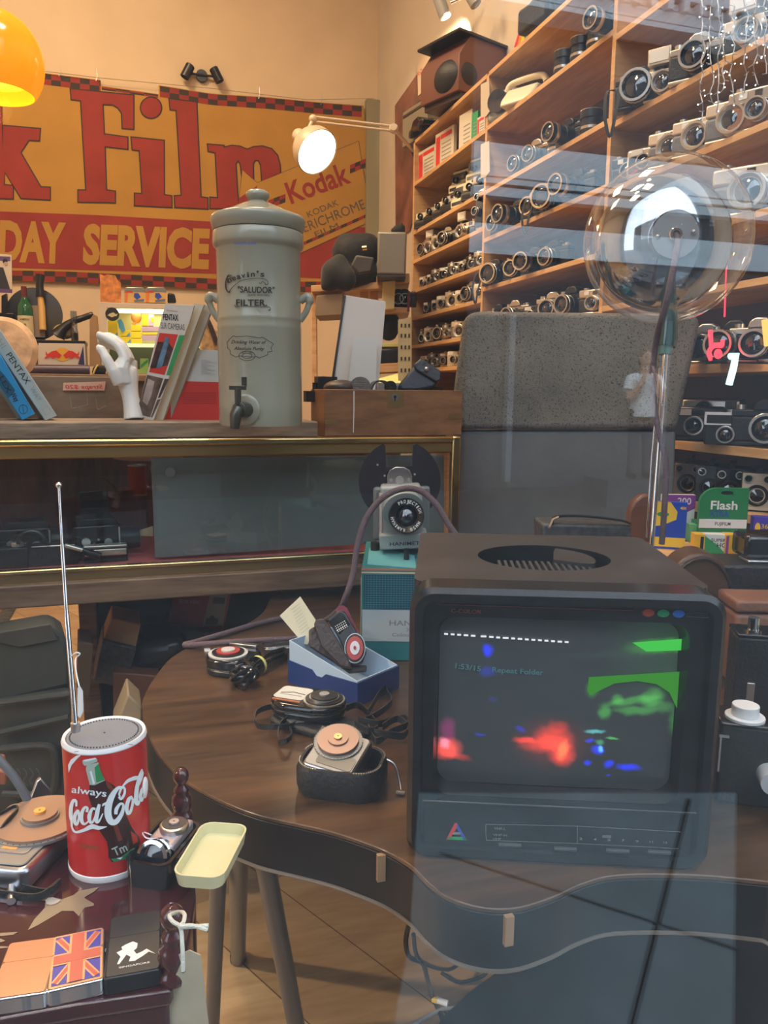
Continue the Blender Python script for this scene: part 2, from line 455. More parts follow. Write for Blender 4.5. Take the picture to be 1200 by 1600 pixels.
struct(fb, 'wall_opposite_pale')

# shelving unit along the right wall
SX, SB = 1.56, WX - .002                 # front plane, back plane
UY = (4.538, 3.509, 2.470, 1.43)        # uprights
sh = thing('shelving_unit', 'tall pine shelving unit full of old cameras along the right wall', 'shelves', T((SX, 3, 0)))
zr = lambda px, py: PX(px, py, SX).z
zt = zr(646, 224)
for i, y in enumerate(UY):
    top = zt if i < 2 else 3.4
    MB(True).box(((SX + SB) / 2, y, top / 2), (SB - SX, .022, top), pine).build('upright', sh, .0015)
def shelfb(y0, y1, z, t=.02, m=None, x0=SX):
    MB(True).box(((x0 + SB) / 2, (y0 + y1) / 2, z - t / 2), (SB - x0, abs(y1 - y0) - .0225, t), m or pine_y).build('shelf', sh, .0015)
B1 = [zr(646, y) for y in (289, 364, 409, 455, 497, 541, 579, 622)]
B2 = [zr(757, y) for y in (203, 301, 375, 451, 520, 600)]
B3 = [zr(1000, 28), zr(1080, 124), zr(1130, 221), zr(1182, 332), zr(1172, 440), zr(1140, 571), zr(1120, 698), zr(1120, 796)]
shelfb(UY[0], UY[1] + .0, zt + .01); shelfb(UY[1], UY[2], zt + .01)
for z in B1: shelfb(UY[0], UY[1], z + .008)
for z in B2: shelfb(UY[1], UY[2], z + .008)
for k, z in enumerate(B3): shelfb(UY[2], UY[3], z + .006, .02 if k < 5 else .026)
bkm = mat('shelf_back_brown', (.09, .065, .055), .8, noise=(3, .2))
MB(True).box((SB - .004, (UY[0] + UY[3]) / 2, 1.25), (.006, UY[0] - UY[3] - .03, 2.5), bkm).build('back_panel', sh)

# wall post in the corner, picture wire
p0, p1 = PY(570, 158, WY), PY(594, 158, WY)
struct(MB().box(((p0.x + p1.x) / 2, WY - .03, 1.5), (p1.x - p0.x, .06, 2 * (p0.z - 1.5)), mat('sage_trim', (.30, .28, .18), .6)), 'trim_2')

# ============================================================ cloth film banner on the back wall
by = WY - .025
bn = thing('banner', 'faded yellow and red cloth film banner hung across the back wall', 'banner', T((-.6, by, 2.2)))
yb = mat('banner_yellow_cloth', (.47, .25, .04), .85, noise=(2.5, .10), bump=(300, .2))
rb = mat('banner_red_cloth', (.30, .034, .022), .85, noise=(4, .14))
kb = mat('banner_black_print', (.05, .032, .022), .85)
gb = mat('banner_grey_print', (.13, .10, .07), .85)
edge_top = [(-60, 98), (62, 113), (157, 125), (158, 134), (215, 142), (248, 147), (248, 133), (330, 146), (420, 152), (500, 160), (568, 165)]
edge_r = [(570, 185), (575, 240), (592, 272), (586, 300), (590, 360), (560, 420), (520, 458)]
edge_bot = [(420, 457), (345, 453), (200, 446), (100, 441), (-60, 438)]
F0 = fY(by)
b = MB(True); b.slab(edge_top + edge_r + edge_bot, F0, .006, yb, back=Vector((0, 1, 0))); b.build('cloth', bn, fix=True, smooth=False)
F1 = fY(by - .0015); F2 = fY(by - .003); F3 = fY(by - .0045); F4 = fY(by - .006); F5 = fY(by - .0075)
b = MB(True)
b.poly([(-60, 328), (150, 336), (345, 347), (590, 356), (588, 375), (560, 420), (540, 437), (345, 428), (100, 421), (-60, 416)], F1, rb)
b.build('red_band', bn, smooth=False)
def lin(pts, x):
    for (xa, ya), (xb, yb_) in zip(pts, pts[1:]):
        if xa <= x <= xb: return ya + (yb_ - ya) * (x - xa) / (xb - xa)
    return pts[-1][1] if x > pts[-1][0] else pts[0][1]
b = MB(True)
def checks(x0, x1, fy, h, w, n0=0):
    x = x0; i = n0
    while x < x1 - 1:
        xx = min(x + w, x1)
        for j in (0, 1):
            a0, a1 = fy(x), fy(xx)
            b.poly([(x, a0 + j * h), (xx, a1 + j * h), (xx, a1 + (j + 1) * h), (x, a0 + (j + 1) * h)], F1, kb if (i + j) % 2 else rb)
        x = xx; i += 1
ft = lambda x: lin(edge_top, x) + 1
checks(-40, 157, ft, 8.5, 15); checks(250, 566, ft, 8.5, 15, 1)
checks(159, 247, ft, 2.5, 22)
eb = sorted(edge_bot)
fbt = lambda x: lin(eb, x) - 17
checks(-50, 520, fbt, 8.2, 17)
b.build('checked_border', bn, smooth=False)
S3 = lambda L: [(x / 3, y / 3) for x, y in L]
LT = [
 S3([(-150, 380), (6, 400), (12, 715), (15, 590), (187, 605), (183, 658), (135, 655), (95, 715), (190, 878), (233, 880), (233, 935), (100, 928), (22, 805), (18, 868), (60, 872), (60, 930), (-150, 925)]),
 S3([(332, 418), (625, 448), (625, 603), (575, 600), (572, 530), (555, 505), (530, 490), (480, 487), (487, 630), (597, 645), (597, 697), (490, 685), (497, 893), (538, 898), (538, 948), (368, 945), (368, 893), (405, 893), (380, 470), (336, 465)]),
 S3([(617, 645), (767, 660), (768, 915), (803, 920), (803, 970), (633, 962), (633, 908), (668, 910), (655, 705), (622, 700)]),
 S3(ell(47, 47, 26, 708, 505)),
 S3([(795, 465), (920, 480), (940, 925), (972, 930), (972, 977), (822, 970), (820, 920), (852, 918), (828, 515), (800, 512)]),
 [(325, 226), (349, 228), (349, 231), (362, 228), (374, 229), (386, 234), (397, 230), (410, 229), (424, 233), (433, 243), (437, 258), (439, 300), (411, 300), (408, 258), (404, 250), (398, 250), (395, 256), (396, 300), (382, 300), (376, 256), (372, 250), (368, 256), (371, 308), (373, 326), (329, 325), (329, 309), (341, 310), (337, 238), (326, 236)],
]
b = MB(True)
for L in LT:
    b.poly(grow(L, 2.0), F2, kb); b.poly(L, F3, rb)
b.build('large_lettering', bn, smooth=False)
b = MB(True)
b.text('DAY', (-2, 405), (101, 409), 58, F2, yb, .045); b.text('SERVICE', (129, 409), (326, 417), 56, F2, yb, .05)
b.build('service_lettering', bn, smooth=False)
b = MB(True)
pan = [(379, 266), (402, 286), (560, 221), (580, 345), (472, 394), (395, 420), (372, 330)]
b.poly(grow(pan, .8), F3, gb); b.poly(pan, F4, yb)
b.poly([(372, 330), (373, 310), (402, 290), (388, 345)], F5, rb)
for (x0, y0, x1, y1) in ((419, 313, 446, 303), (547, 258, 571, 248)):
    for i in range(3):
        for j in range(2):
            f = i / 3; g = (i + 1) / 3
            b.poly([(x0 + (x1 - x0) * f, y0 + (y1 - y0) * f + 6.5 * j), (x0 + (x1 - x0) * g, y0 + (y1 - y0) * g + 6.5 * j), (x0 + (x1 - x0) * g, y0 + (y1 - y0) * g + 6.5 * j + 6.5), (x0 + (x1 - x0) * f, y0 + (y1 - y0) * f + 6.5 * j + 6.5)], F5, kb if (i + j) % 2 else rb)
for i in range(12):
    x0 = 470 + i * 9; y0 = 380 - i * 4
    b.poly([(x0, y0), (x0 + 9, y0 - 4), (x0 + 9, y0 + 1), (x0, y0 + 5)], F5, kb if i % 2 else rb)
b.text('Kodak', (455, 318), (549, 284), 33, F5, rb, .02)
b.text('KODAK', (482, 340), (530, 320), 9.5, F5, gb, .0)
b.text('VERICHROME', (464, 368), (572, 325), 15, F5, gb, .0)
b.text('FILM', (494, 371), (530, 356), 9, F5, gb, .0)
b.build('film_box_print', bn, smooth=False)
# curtain wire and hooks
w = MB(True); w.tube([PY(x, y, by - .02) for x, y in ((-60, 95), (66, 111), (158, 122), (330, 138), (480, 156), (585, 154))], .0018, steel, 5)
for x, y in ((93, 105), (151, 112), (405, 140), (502, 150)): w.tube([PY(x, y, by - .02) + Vector((0, 0, .02)), PY(x + 1, y + 8, by - .02), PY(x - 1, y + 14, by - .02)], .002, steel, 5)
solo(w, 'curtain_wire', 'thin steel wire with hooks holding up the banner', 'wire')

# ============================================================ lamps
# orange pendant at the top left
pc = P(-8, 96, 3.0); rr = 72 / 1200 * 3.0
pl = thing('pendant_lamp', 'glowing orange globe pendant lamp at the upper left', 'lamp', T(pc))
og = mat('orange_acrylic', (.9, .25, .01), .15, emit=((1, .30, .0), .95)); yg = mat('yellow_glow', (.9, .8, .05), .3, emit=((1, .78, .0), 1.25))
prof = [(rr * cos(R(a)), rr * sin(R(a)) * 1.05) for a in range(-38, 91, 8)]
MB().lathe(prof[::-1] + [(p[0] - .006, p[1] - .003) for p in prof], og, n=40).build('outer_shade', pl)
prof2 = [(r_ * .86, z * .9 + .004) for r_, z in prof[1:]]
MB().lathe([(.001, prof2[0][1])] + prof2, yg, T((-.012, -.02, .01)), n=40).build('inner_globe', pl)
MB().cyl((0, 0, rr * 1.03), (0, 0, 4.8 - pc.z), .004, black).build('flex', pl)
l = lamp('pendant_glow', 'POINT', pc + Vector((0, 0, -.17)), 5, (1, .62, .2), .05)

# small black double spotlight above the banner
ds = thing('spotlight', 'small black twin spotlight fixed to the cream wall above the banner', 'lamp', T(PY(315, 120, WY)))
b = MB(); b.cyl((0, -.002, 0), (0, -.03, 0), .042, black, n=22); b.cyl((-.10, -.035, 0), (.10, -.035, 0), .008, black); b.build('mount', ds)
for sx in (-1, 1):
    b = MB(); M = T((sx * .105, -.06, .004), 0, 0, sx * -28)
    b.lathe([(.001, .05), (.03, .05), (.034, .045), (.034, -.05), (.03, -.052), (.026, -.04), (.001, -.038)], black, M, 18); b.build('spot_head', ds)

# jointed cream wall lamp over the banner
wl = thing('wall_lamp', 'cream jointed wall lamp with lit dome shade in front of the banner', 'lamp', T(P(640, 215, 4.75)))
D = 4.15
hub = P(615, 201, D); head = P(484, 184, D - .05); mount = P(646, 236, 4.66); el = P(489, 186, D - .06)
b = MB(True)
for o_ in (-.012, .012): b.cyl(hub + Vector((0, 0, o_)), el + Vector((0, 0, o_)), .0065, ivory)
b.cyl(hub + Vector((0, 0, .0)), mount, .010, ivory); b.build('arm', wl)
b = MB(True); b.ball(hub, .026, ivory); b.cyl(hub - FWD * .03, hub + FWD * .03, .018, ivory); b.build('joint', wl)
MB(True).ball(el, .022, ivory).build('joint', wl)
MB(True).cyl(mount, mount + Vector((.06, .05, -.08)), .016, dgrey).build('wall_bracket', wl)
op = P(496, 238, D - .14)              # centre of the mouth
ax = (P(470, 205, D) - op).normalized()
ax = (FWD * .62 + Vector((0, 0, .70)) - RGT * .68).normalized()
Mx = Matrix.Translation(op) @ ax.to_track_quat('Z', 'Y').to_matrix().to_4x4()
rm = 36 / 1200 * (D - .14)
b = MB(True); b.lathe([(rm, 0), (rm, .012), (rm * .97, .05), (rm * .8, .09), (rm * .5, .115), (rm * .3, .125), (rm * .3, .19), (rm * .26, .2), (.001, .2)], ivory, Mx, 30)
b.build('dome_shade', wl)
b = MB(True); b.lathe([(rm * .96, .002), (rm * .93, .05), (rm * .76, .085), (.001, .1)], mat('white_enamel', (.9, .87, .8), .3), Mx, 30); b.build('shade_lining', wl)
b = MB(True); b.ball((0, 0, .035), rm * .8, emis('lit_bulb', (1, .86, .62), 9), 20, 12, Mx @ Matrix.Diagonal((1, 1, .38, 1))); b.build('bulb', wl)
b = MB(True); b.cyl(op + ax * .13, el, .010, ivory); b.build('neck', wl)
l = lamp('wall_lamp_light', 'SPOT', op - ax * .03, 10, (1, .74, .42), .05, spot=140, blend=.7); aim(l, op - ax)

# dark grey twin spot at the top right washing the wall
sp = thing('spotlight', 'grey cylindrical spotlight near the ceiling washing the right wall', 'lamp', T(PX(700, 8, 1.66)))
q = PX(692, 12, 1.66)
b = MB(True); b.cyl(q + Vector((-.02, .02, .06)), q + Vector((.015, 0, -.045)), .034, grey, n=18); b.build('spot_head', sp)
b = MB(True); b.cyl(PX(705, 4, 1.70), PX(730, -8, 1.76), .008, steel); b.build('bracket', sp)
q = PX(737, -2, 1.68)
b = MB(True); b.cyl(q + Vector((-.02, .02, .05)), q + Vector((.02, -.01, -.03)), .03, grey, n=18); b.build('spot_head', sp)
# ============================================================ glass display counter
CY = 1.95
ZC, ZB = .978, .676
dc = thing('display_counter', 'brass framed glass display counter with a grey sliding panel inside', 'counter', T((.3, CY, 0)))
G0 = fY(CY)
xl, xr = -.75, PY(718, 690, CY).x
gp = mat('grey_sliding_panel', (.17, .195, .205), .45, noise=(2, .06))
redf = mat('red_felt', (.50, .02, .02), .9, sheen=.3, noise=(20, .15))
b = MB(True); b.box(((xl + xr) / 2, CY + .0, ZC - .004), (xr - xl, .022, .016), brass); b.box(((xl + xr) / 2, CY + .004, ZC - .026), (xr - xl, .014, .030), dbrass); b.build('top_rail', dc, .004)
b = MB(True); b.box((xr - .012, CY, (ZC + ZB) / 2 - .01), (.026, .024, ZC - ZB + .03), brass); b.build('corner_post', dc, .005)
b = MB(True); b.box(((xl + xr) / 2, CY, ZB - .006), (xr - xl, .022, .010), brass); b.box(((xl + xr) / 2, CY + .003, ZB - .022), (xr - xl, .016, .024), dbrass); b.build('bottom_rail', dc, .003)
b = MB(True); b.box((xr - .012, CY + .25, ZC - .006), (.022, .48, .02), brass); b.build('side_rail', dc, .004)
MB(True).box(((xl + xr) / 2 - .01, CY + .002, (ZC + ZB) / 2 - .02), (xr - xl - .05, .005, ZC - ZB - .03), case_glass).build('front_glass', dc)
MB(True).box(((xl + xr) / 2 - .01, CY + .26, ZC - .0), (xr - xl - .03, .48, .006), case_glass).build('top_glass', dc)
g2 = fY(CY + .07)
b = MB(True); b.slab([(236, 716), (694, 711), (694, 842), (242, 872)], g2, .008, gp, back=Vector((0, 1, 0)))
b.build('grey_panel', dc, .001)
b = MB(True); b.cyl(PY(266, 738, CY + .069), PY(266, 738, CY + .064), .0125, steel, n=20); b.build('finger_hole_ring', dc)
MB(True).box(((xl + xr) / 2, CY + .25, ZB - .02), (xr - xl - .03, .47, .018), redf).build('red_felt_base', dc)
MB(True).box(((xl + xr) / 2, CY + .49, (ZC + ZB) / 2), (xr - xl - .02, .015, ZC - ZB + .01), wood('case_back_wood', (.08, .04, .02), (.20, .105, .05), (12, 3, 3), .5)).build('back_board', dc)
MB(True).box(((xl + xr) / 2, CY + .24, ZB - .06), (xr - xl + .03, .54, .055), baseboardwood).build('base_plinth', dc, .004)
xb = PY(152, 950, CY + .5).x
MB(True).box(((xb + xr) / 2, CY + .46, .31), (xr - xb, .04, .60), mat('recess_shade_board', (.014, .012, .011), .8)).build('shade_board', dc)  # near-black sheet stands for the shade in the recess under the counter
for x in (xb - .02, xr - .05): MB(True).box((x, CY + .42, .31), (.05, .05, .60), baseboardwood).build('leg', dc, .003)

# inside the case -----------------------------------------------------------
ci = ZB - .010
def mfcam(px, py, Y, w, h, label, finder=True, rz=20):
    p = PY(px, py, Y); t = thing('medium_format_camera', label, 'camera', T((p.x, Y, ci), rz))
    MB().box((0, 0, h / 2 + .002), (w, .09, h), gloss).build('body', t, .004)
    b = MB(); b.box((0, 0, h + .010), (w * .8, .07, .016), black)
    if finder: b.box((.0, .03, h + .045), (w * .62, .006, .075), black); b.box((0, -.02, h + .03), (w * .6, .004, .03), black)
    b.build('waist_finder', t, .002)
    MB().tube([(w / 2, 0, h * .5), (w / 2 + .05, 0, h * .5)], [.034, .030], black, 16).build('lens_barrel', t)
    b = MB(); b.cyl((-w * .25, -.046, h * .55), (-w * .25, -.053, h * .55), .011, satin); b.cyl((w * .22, -.046, h * .5), (w * .22, -.052, h * .5), .010, satin)
    for i in range(5): b.cyl((-.02 + i * .011, -.045, h * (.35 + .12 * (i % 3))), (-.02 + i * .011, -.048, h * (.35 + .12 * (i % 3))), .003, satin, n=8)
    b.box((w / 2 - .004, -.0465, h / 2), (.004, .002, h * .9), satin); b.build('knobs', t)
mfcam(150, 830, CY + .17, .115, .085, 'black medium format camera with its viewfinder hood raised in the case', True, 8)
mfcam(38, 838, CY + .18, .125, .082, 'black medium format camera with a low hood at the left of the case', False, 8)
def caseobj(name, label, cat, px, py, Y, parts, rz=0):
    p = PY(px, py, Y); t = thing(name, label, cat, T((p.x, Y, ci), rz))
    for nm, f in parts: f(MB()).build(nm, t, .002)
caseobj('pocket_camera', 'small silver and black pocket camera lying in the case beside the grey panel', 'camera', 165, 860, CY + .09, [('body', lambda b: b.box((0, 0, .02), (.105, .03, .038), black)), ('silver_front', lambda b: b.box((0, -.016, .026), (.1, .003, .016), satin)), ('top_plate', lambda b: b.box((0, 0, .041), (.104, .032, .006), satin))], 3)
caseobj('folding_camera', 'black folding camera lying flat at the front of the case', 'camera', 85, 865, CY + .09, [('body', lambda b: b.prismY([(-.06, 0), (.055, 0), (.06, .035), (.05, .05), (-.05, .05), (-.06, .03)], -.02, .03, leather)), ('chrome_edge', lambda b: b.box((0, -.022, .05), (.1, .004, .004), satin))], 2)
caseobj('camera_grip', 'black grip with a round winding knob at the far left of the case', 'camera grip', 15, 872, CY + .08, [('body', lambda b: b.box((0, 0, .025), (.09, .04, .05), black)), ('winding_knob', lambda b: b.cyl((.02, -.0, .05), (.02, 0, .062), .014, satin))])
caseobj('tripod_handle', 'black and silver tripod handle resting across the folding camera', 'handle', 132, 858, CY + .045, [('shaft', lambda b: b.tube([(-.045, 0, .055), (.03, 0, .028)], .006, satin, 10)), ('grip', lambda b: b.tube([(-.005, -.006, .040), (.038, -.006, .024)], .009, black, 10))])
b = MB(True); b.tube([PY(50 + 22 * cos(R(a)), 850 - 20 * sin(R(a)), CY + .06) for a in range(0, 185, 20)], .005, black, 8)
solo(b, 'curved_grip', 'curved black carry handle in the case in front of the low camera', 'handle')
p = PY(222, 834, CY + .2)
b = MB(True); b.slab([(200, 834), (239, 822), (239, 838), (205, 837)], fY(CY + .18), .002, mat('yellowed_paper', (.70, .60, .36), .7)); solo(b, 'folded_note', 'folded yellowed paper note on the red felt beside the grey panel', 'paper', smooth=False)
b = MB(True); q = PY(203, 712, CY + .34); b.lathe([(.001, 0), (.09, .004), (.115, .014), (.115, .02), (.09, .010), (.001, .006)], mat('cream_plate', (.72, .55, .40), .4), T((q.x + .05, CY + .34, q.z - .012)), 36)
solo(b, 'cream_dish', 'shallow cream dish high inside the glass case', 'dish')

# on the counter --------------------------------------------------------------
ZP = ZC + .0435
b = MB(True); x1 = PY(497, 670, CY + .03).x
b.box(((xl + x1) / 2, CY + .17, (ZC + .003 + ZP) / 2), (x1 - xl, .28, ZP - ZC - .003), oldwood)
solo(b, 'wooden_plank', 'weathered wooden plank lying along the top of the glass counter', 'plank', bevel=.004)

# stoneware water filter
fb_ = PZ(408, 664, ZP); FX, FYY = fb_.x, fb_.y
fdist = (fb_ - EYE).length
s_ = (fb_ - EYE).dot(CM.to_3x3() @ Vector((0, 0, -1))) / 1200 * 1.005
wf = thing('water_filter', 'tall stoneware water filter with lid and tap standing on the wooden plank', 'water filter', T((FX, FYY, ZP), CAMRZ))
stone = mat('glazed_stoneware', (.33, .325, .25), .22, coat=.4, noise=(2.2, .06))
H = lambda y: (657 - y) * s_
rb_ = 63.5 * s_
MB().lathe([(.001, 0), (rb_ * .98, 0), (rb_, H(650)), (rb_, H(632)), (rb_ * 1.004, H(630)), (rb_, H(627)), (rb_ * .995, H(513)), (rb_ * 1.003, H(511)), (rb_ * .99, H(508)), (rb_ * .99, H(500)), (rb_ * 1.0, H(498)), (rb_ * .985, H(496)), (rb_ * .985, H(398)), (rb_ * 1.0, H(396)), (rb_ * 1.055, H(392)), (rb_ * 1.065, H(388)), (rb_ * 1.065, H(374)), (rb_ * 1.04, H(372)), (.001, H(372))], stone, n=56).build('body', wf, angle=60)
MB().lathe([(rb_ * 1.03, H(371)), (rb_ * 1.06, H(369)), (rb_ * 1.10, H(360)), (rb_ * 1.115, H(355)), (rb_ * 1.09, H(350)), (rb_ * .96, H(347)), (rb_ * .7, H(341)), (rb_ * .45, H(333)), (rb_ * .25, H(328)), (rb_ * .2, H(326)), (rb_ * .22, H(324)), (rb_ * .275, H(320)), (rb_ * .275, H(315)), (rb_ * .2, H(311)), (.001, H(310))], stone, n=56).build('lid', wf, angle=60)
for sx in (-1, 1):
    b = MB(); b.tube(catmull([(sx * rb_ * .97, 0, H(470)), (sx * (rb_ + .012), -.0, H(463)), (sx * (rb_ + .019), 0, H(468)), (sx * (rb_ + .012), 0, H(484)), (sx * rb_ * .97, 0, H(499))], 5), [.009] * 6 + [.010] * 6 + [.007] * 9, stone, 12); b.build('handle', wf)
b = MB(); M = Matrix.Translation((-.02, -rb_ + .004, H(632))) @ Matrix.Rotation(pi / 2, 4, 'X')
b.lathe([(.001, 0), (.033, 0), (.034, .008), (.028, .012), (.001, .012)], stone, M, 26); b.build('tap_boss', wf)
b = MB(); c = Vector((-.02, -rb_ - .008, H(632)))
b.cyl(c + Vector((.004, .006, 0)), c + Vector((-.006, -.03, 0)), .017, mat('tarnished_tap', (.10, .10, .09), .3, .8))
tapm = b.mats[0]
b.tube([c + Vector((-.006, -.028, .002)), c + Vector((-.012, -.036, -.012)), c + Vector((-.014, -.038, -.04))], [.014, .013, .010], tapm, 14)
b.cyl(c + Vector((-.008, -.026, .01)), c + Vector((-.008, -.026, .045)), .007, tapm); b.box(c + Vector((-.008, -.026, .047)), (.036, .010, .009), tapm); b.box(c + Vector((.006, -.026, .060)), (.011, .006, .02), tapm); b.build('tap', wf, .001)
def FC(px, py, rr_=rb_ * 1.0045):
    v = ray(px, py); ox, oy = EYE.x - FX, EYE.y - FYY
    A = v.x * v.x + v.y * v.y; B = 2 * (ox * v.x + oy * v.y); Cc = ox * ox + oy * oy - rr_ * rr_
    t = (-B - math.sqrt(max(B * B - 4 * A * Cc, 0))) / (2 * A); return EYE + v * t
b = MB(True)
Z4 = lambda L: [(330 + x / 7.5, 410 + y / 7.5) for x, y in L]
def stroke(b, pts, w, F, m, n=5, lift=.0006):
    """brush stroke along picture points, width(s) in picture units"""
    P2 = catmull([(x, y, 0) for x, y in pts], n); N = len(P2)
    ws = w if isinstance(w, (list, tuple)) else [w, w]
    L_, R_ = [], []
    for i, p in enumerate(P2):
        d = (P2[min(i + 1, N - 1)] - P2[max(i - 1, 0)]); d = d.normalized() if d.length > 1e-9 else Vector((1, 0, 0))
        f = i / (N - 1) * (len(ws) - 1); k = min(int(f), len(ws) - 2); ww = ws[k] + (ws[k + 1] - ws[k]) * (f - k)
        nn = Vector((-d.y, d.x, 0)) * ww / 2
        for lst, q in ((L_, p + nn), (R_, p - nn)):
            g = F(q.x, q.y); lst.append(g + (EYE - g).normalized() * lift)
    n_ = len(L_)
    b.add(L_ + R_, [(i, i + 1, n_ + i + 1, n_ + i) for i in range(n_ - 1)], m)
def arctext(b, txt, cx, cy, r_, a0, a1, h, F, m, bold=0.0):
    """letters one by one along an arc, angles in degrees from straight up, clockwise"""
    n = len(txt)
    for i, ch in enumerate(txt):
        if ch == ' ': continue
        a = R(a0 + (a1 - a0) * i / max(n - 1, 1)); wv = abs(R(a1 - a0)) * r_ / max(n - 1, 1) * (.45 if ch in "'iIl." else .84)
        c_ = Vector((cx + r_ * sin(a), cy - r_ * cos(a))); e = Vector((cos(a), sin(a)))
        b.text(ch, c_ - e * wv / 2, c_ + e * wv / 2, h, F, m, bold)
arctext(b, 'heavin\'s', 402, 545, 113, -22, 4, 8.5, FC, ink, .02)
stroke(b, Z4([(250, 190), (215, 165), (190, 175), (195, 235), (235, 225)]), [1.2, 1.6, 1.2, .8], FC, ink)
stroke(b, Z4([(250, 165), (200, 150), (170, 230), (175, 310), (205, 350), (225, 345)]), [1.0, 1.8, 2.2, 1.6, 1.0], FC, ink)
stroke(b, Z4([(205, 350), (260, 280), (350, 215), (480, 190), (600, 190), (660, 215), (665, 250), (640, 262), (630, 240)]), [1.2, .8, .7, .7, .8, 1.2, 1], FC, ink)
stroke(b, Z4([(560, 235), (580, 250), (600, 225), (630, 245)]), .8, FC, ink)
b.text('"SALUDOR"', Z4([(310, 350)])[0], Z4([(742, 360)])[0], 9.3, FC, ink, .02)
b.text('(SAFE WATER)', Z4([(428, 392)])[0], Z4([(682, 397)])[0], 2.8, FC, ink, .01)
b.text('FILTER.', Z4([(290, 505)])[0], Z4([(655, 508)])[0], 9.5, FC, ink, .02)
stroke(b, Z4([(270, 500), (300, 525), (320, 515), (640, 520), (690, 530), (690, 560), (670, 555)]), [1.2, .8, .7, .7, .8, 1.4, 1.6], FC, ink)
b.text('LEADLESS GLAZE', (365, 381.5), (400, 381.5), 3.2, lambda x, y: FC(x, y, rb_ * 1.068), blue, .02)
fr = Z4([(185, 935), (225, 890), (260, 860), (285, 870), (420, 862), (570, 885), (600, 875), (730, 955), (700, 1000), (715, 1045), (665, 1050), (660, 1085), (560, 1120), (530, 1100), (500, 1110), (330, 1095), (290, 1110), (225, 1075), (220, 1030), (190, 1005), (185, 935)])
for i in range(len(fr) - 1): stroke(b, [fr[i], ((fr[i][0] + fr[i + 1][0]) / 2, (fr[i][1] + fr[i + 1][1]) / 2), fr[i + 1]], .7, FC, ink, 2)
b.text('Drinking Water of', Z4([(235, 950)])[0], Z4([(630, 955)])[0], 5.2, FC, ink, .005, slant=.35)
b.text('Absolute Purity', Z4([(265, 1025)])[0], Z4([(615, 1030)])[0], 5.2, FC, ink, .005, slant=.35)
oc = Z4([(420, 1095)])[0]
stroke(b, [(oc[0] + 7.8 * cos(a / 4), oc[1] + 4 * sin(a / 4)) for a in range(27)], .7, FC, ink, 2)
stroke(b, [(oc[0] + 12.5 * cos(a / 4), oc[1] + 7.6 * sin(a / 4)) for a in range(27)], .7, FC, ink, 2)
arctext(b, 'REGISTERED', oc[0], oc[1] + 5.5, 11, -38, 38, 2.2, FC, ink)
b.build('lettering', wf, smooth=False, fix=False)

# mannequin hand
hd = 2.02
porc = mat('white_mannequin_gloss', (.74, .74, .72), .3, coat=.2)
Hq = lambda x, y, o=0: P(x / 4, 400 + y / 4, hd) + FWD * o
hb = MB(True)
kx = hd / 1200
hb.tube(catmull([Hq(838, 1022), Hq(830, 960), Hq(815, 880), Hq(800, 800), Hq(795, 740), Hq(795, 690)], 3), [16 * kx, 15.5 * kx, 14.6 * kx, 14 * kx, 13.5 * kx, 13 * kx, 13 * kx, 13.5 * kx, 14.5 * kx, 15.5 * kx, 16.5 * kx, 17 * kx, 17 * kx, 16.5 * kx, 15 * kx, 12 * kx], porc, 14)
hb.tube([Hq(790, 800, -.012), Hq(770, 700, -.022), Hq(800, 640, -.02)], [13 * kx, 15 * kx, 9 * kx], porc, 12)
hb.tube([Hq(790, 800, .015), Hq(780, 700, .026), Hq(805, 640, .024)], [13 * kx, 15 * kx, 9 * kx], porc, 12)
for o, pts in ((-.024, [(805, 665), (765, 575), (690, 520), (628, 493)]), (-.008, [(810, 650), (770, 560), (690, 505), (615, 508)]), (.010, [(808, 655), (765, 575), (685, 535), (604, 535)]), (.026, [(800, 670), (755, 600), (690, 560), (620, 556)])):
    hb.tube(catmull([Hq(x, y, o) for x, y in pts], 4), [7.6 * kx] * 5 + [6.8 * kx] * 4 + [6.0 * kx] * 3 + [4.8 * kx], porc, 10)
hb.tube(catmull([Hq(770, 800, -.03), Hq(742, 720, -.044), Hq(705, 645, -.048), Hq(672, 590, -.045), Hq(645, 583, -.043)], 4), [9.5 * kx] * 5 + [8.2 * kx] * 4 + [7 * kx] * 4 + [6 * kx] * 3 + [4.6 * kx], porc, 10)
solo(hb, 'mannequin_hand', 'glossy white mannequin hand standing upright on the plank with fingers curled forward', 'mannequin hand', remesh=.0022, smooth_it=4)

# two books leaning at the left
def leanbook(label, px4, d, cov, spine, text):
    t = thing('book', label, 'book', T(PZ(px4[2][0], px4[2][1], ZP), CAMRZ), 'books leaning on the plank')
    F = fD(d); vs = [F(*p) for p in px4]
    cv = sum(vs, Vector()) / len(vs) - EYE; cv.z = 0; bk = cv.normalized() * .14 + RGT * -.012
    MB(True).rings([vs, [v + bk for v in vs]], cov).build('cover', t, .002)
    b = MB(True); text(b, F); b.build('spine_lettering', t, smooth=False, fix=False)
wgrey = mat('pale_grey_cover', (.46, .49, .45), .4, coat=.3); wblue = mat('bright_blue_cover', (.02, .27, .58), .35, coat=.3); dblue = mat('dark_blue_cover', (.008, .10, .2), .35, coat=.3)
gtx = mat('faint_grey_print', (.34, .37, .35), .5)
E8 = lambda L: [(x / 8, 480 + y / 8) for x, y in L]
def tx1(b, F):
    b.text('PENTAX', *E8([(72, 600), (325, 972)]), 9.5, F, ink, .0, lift=.001); b.text('WAY', *E8([(365, 1020), (470, 1190)]), 9, F, gtx, 0, lift=.001); b.text('ASAHI', *E8([(-180, 220), (20, 520)]), 9.5, F, gtx, 0, lift=.001)
    c = E8([(580, 1295)])[0]; stroke(b, [(c[0] + 6 * cos(a / 4), c[1] + 6.6 * sin(a / 4)) for a in range(27)], .6, F, gtx, 2)
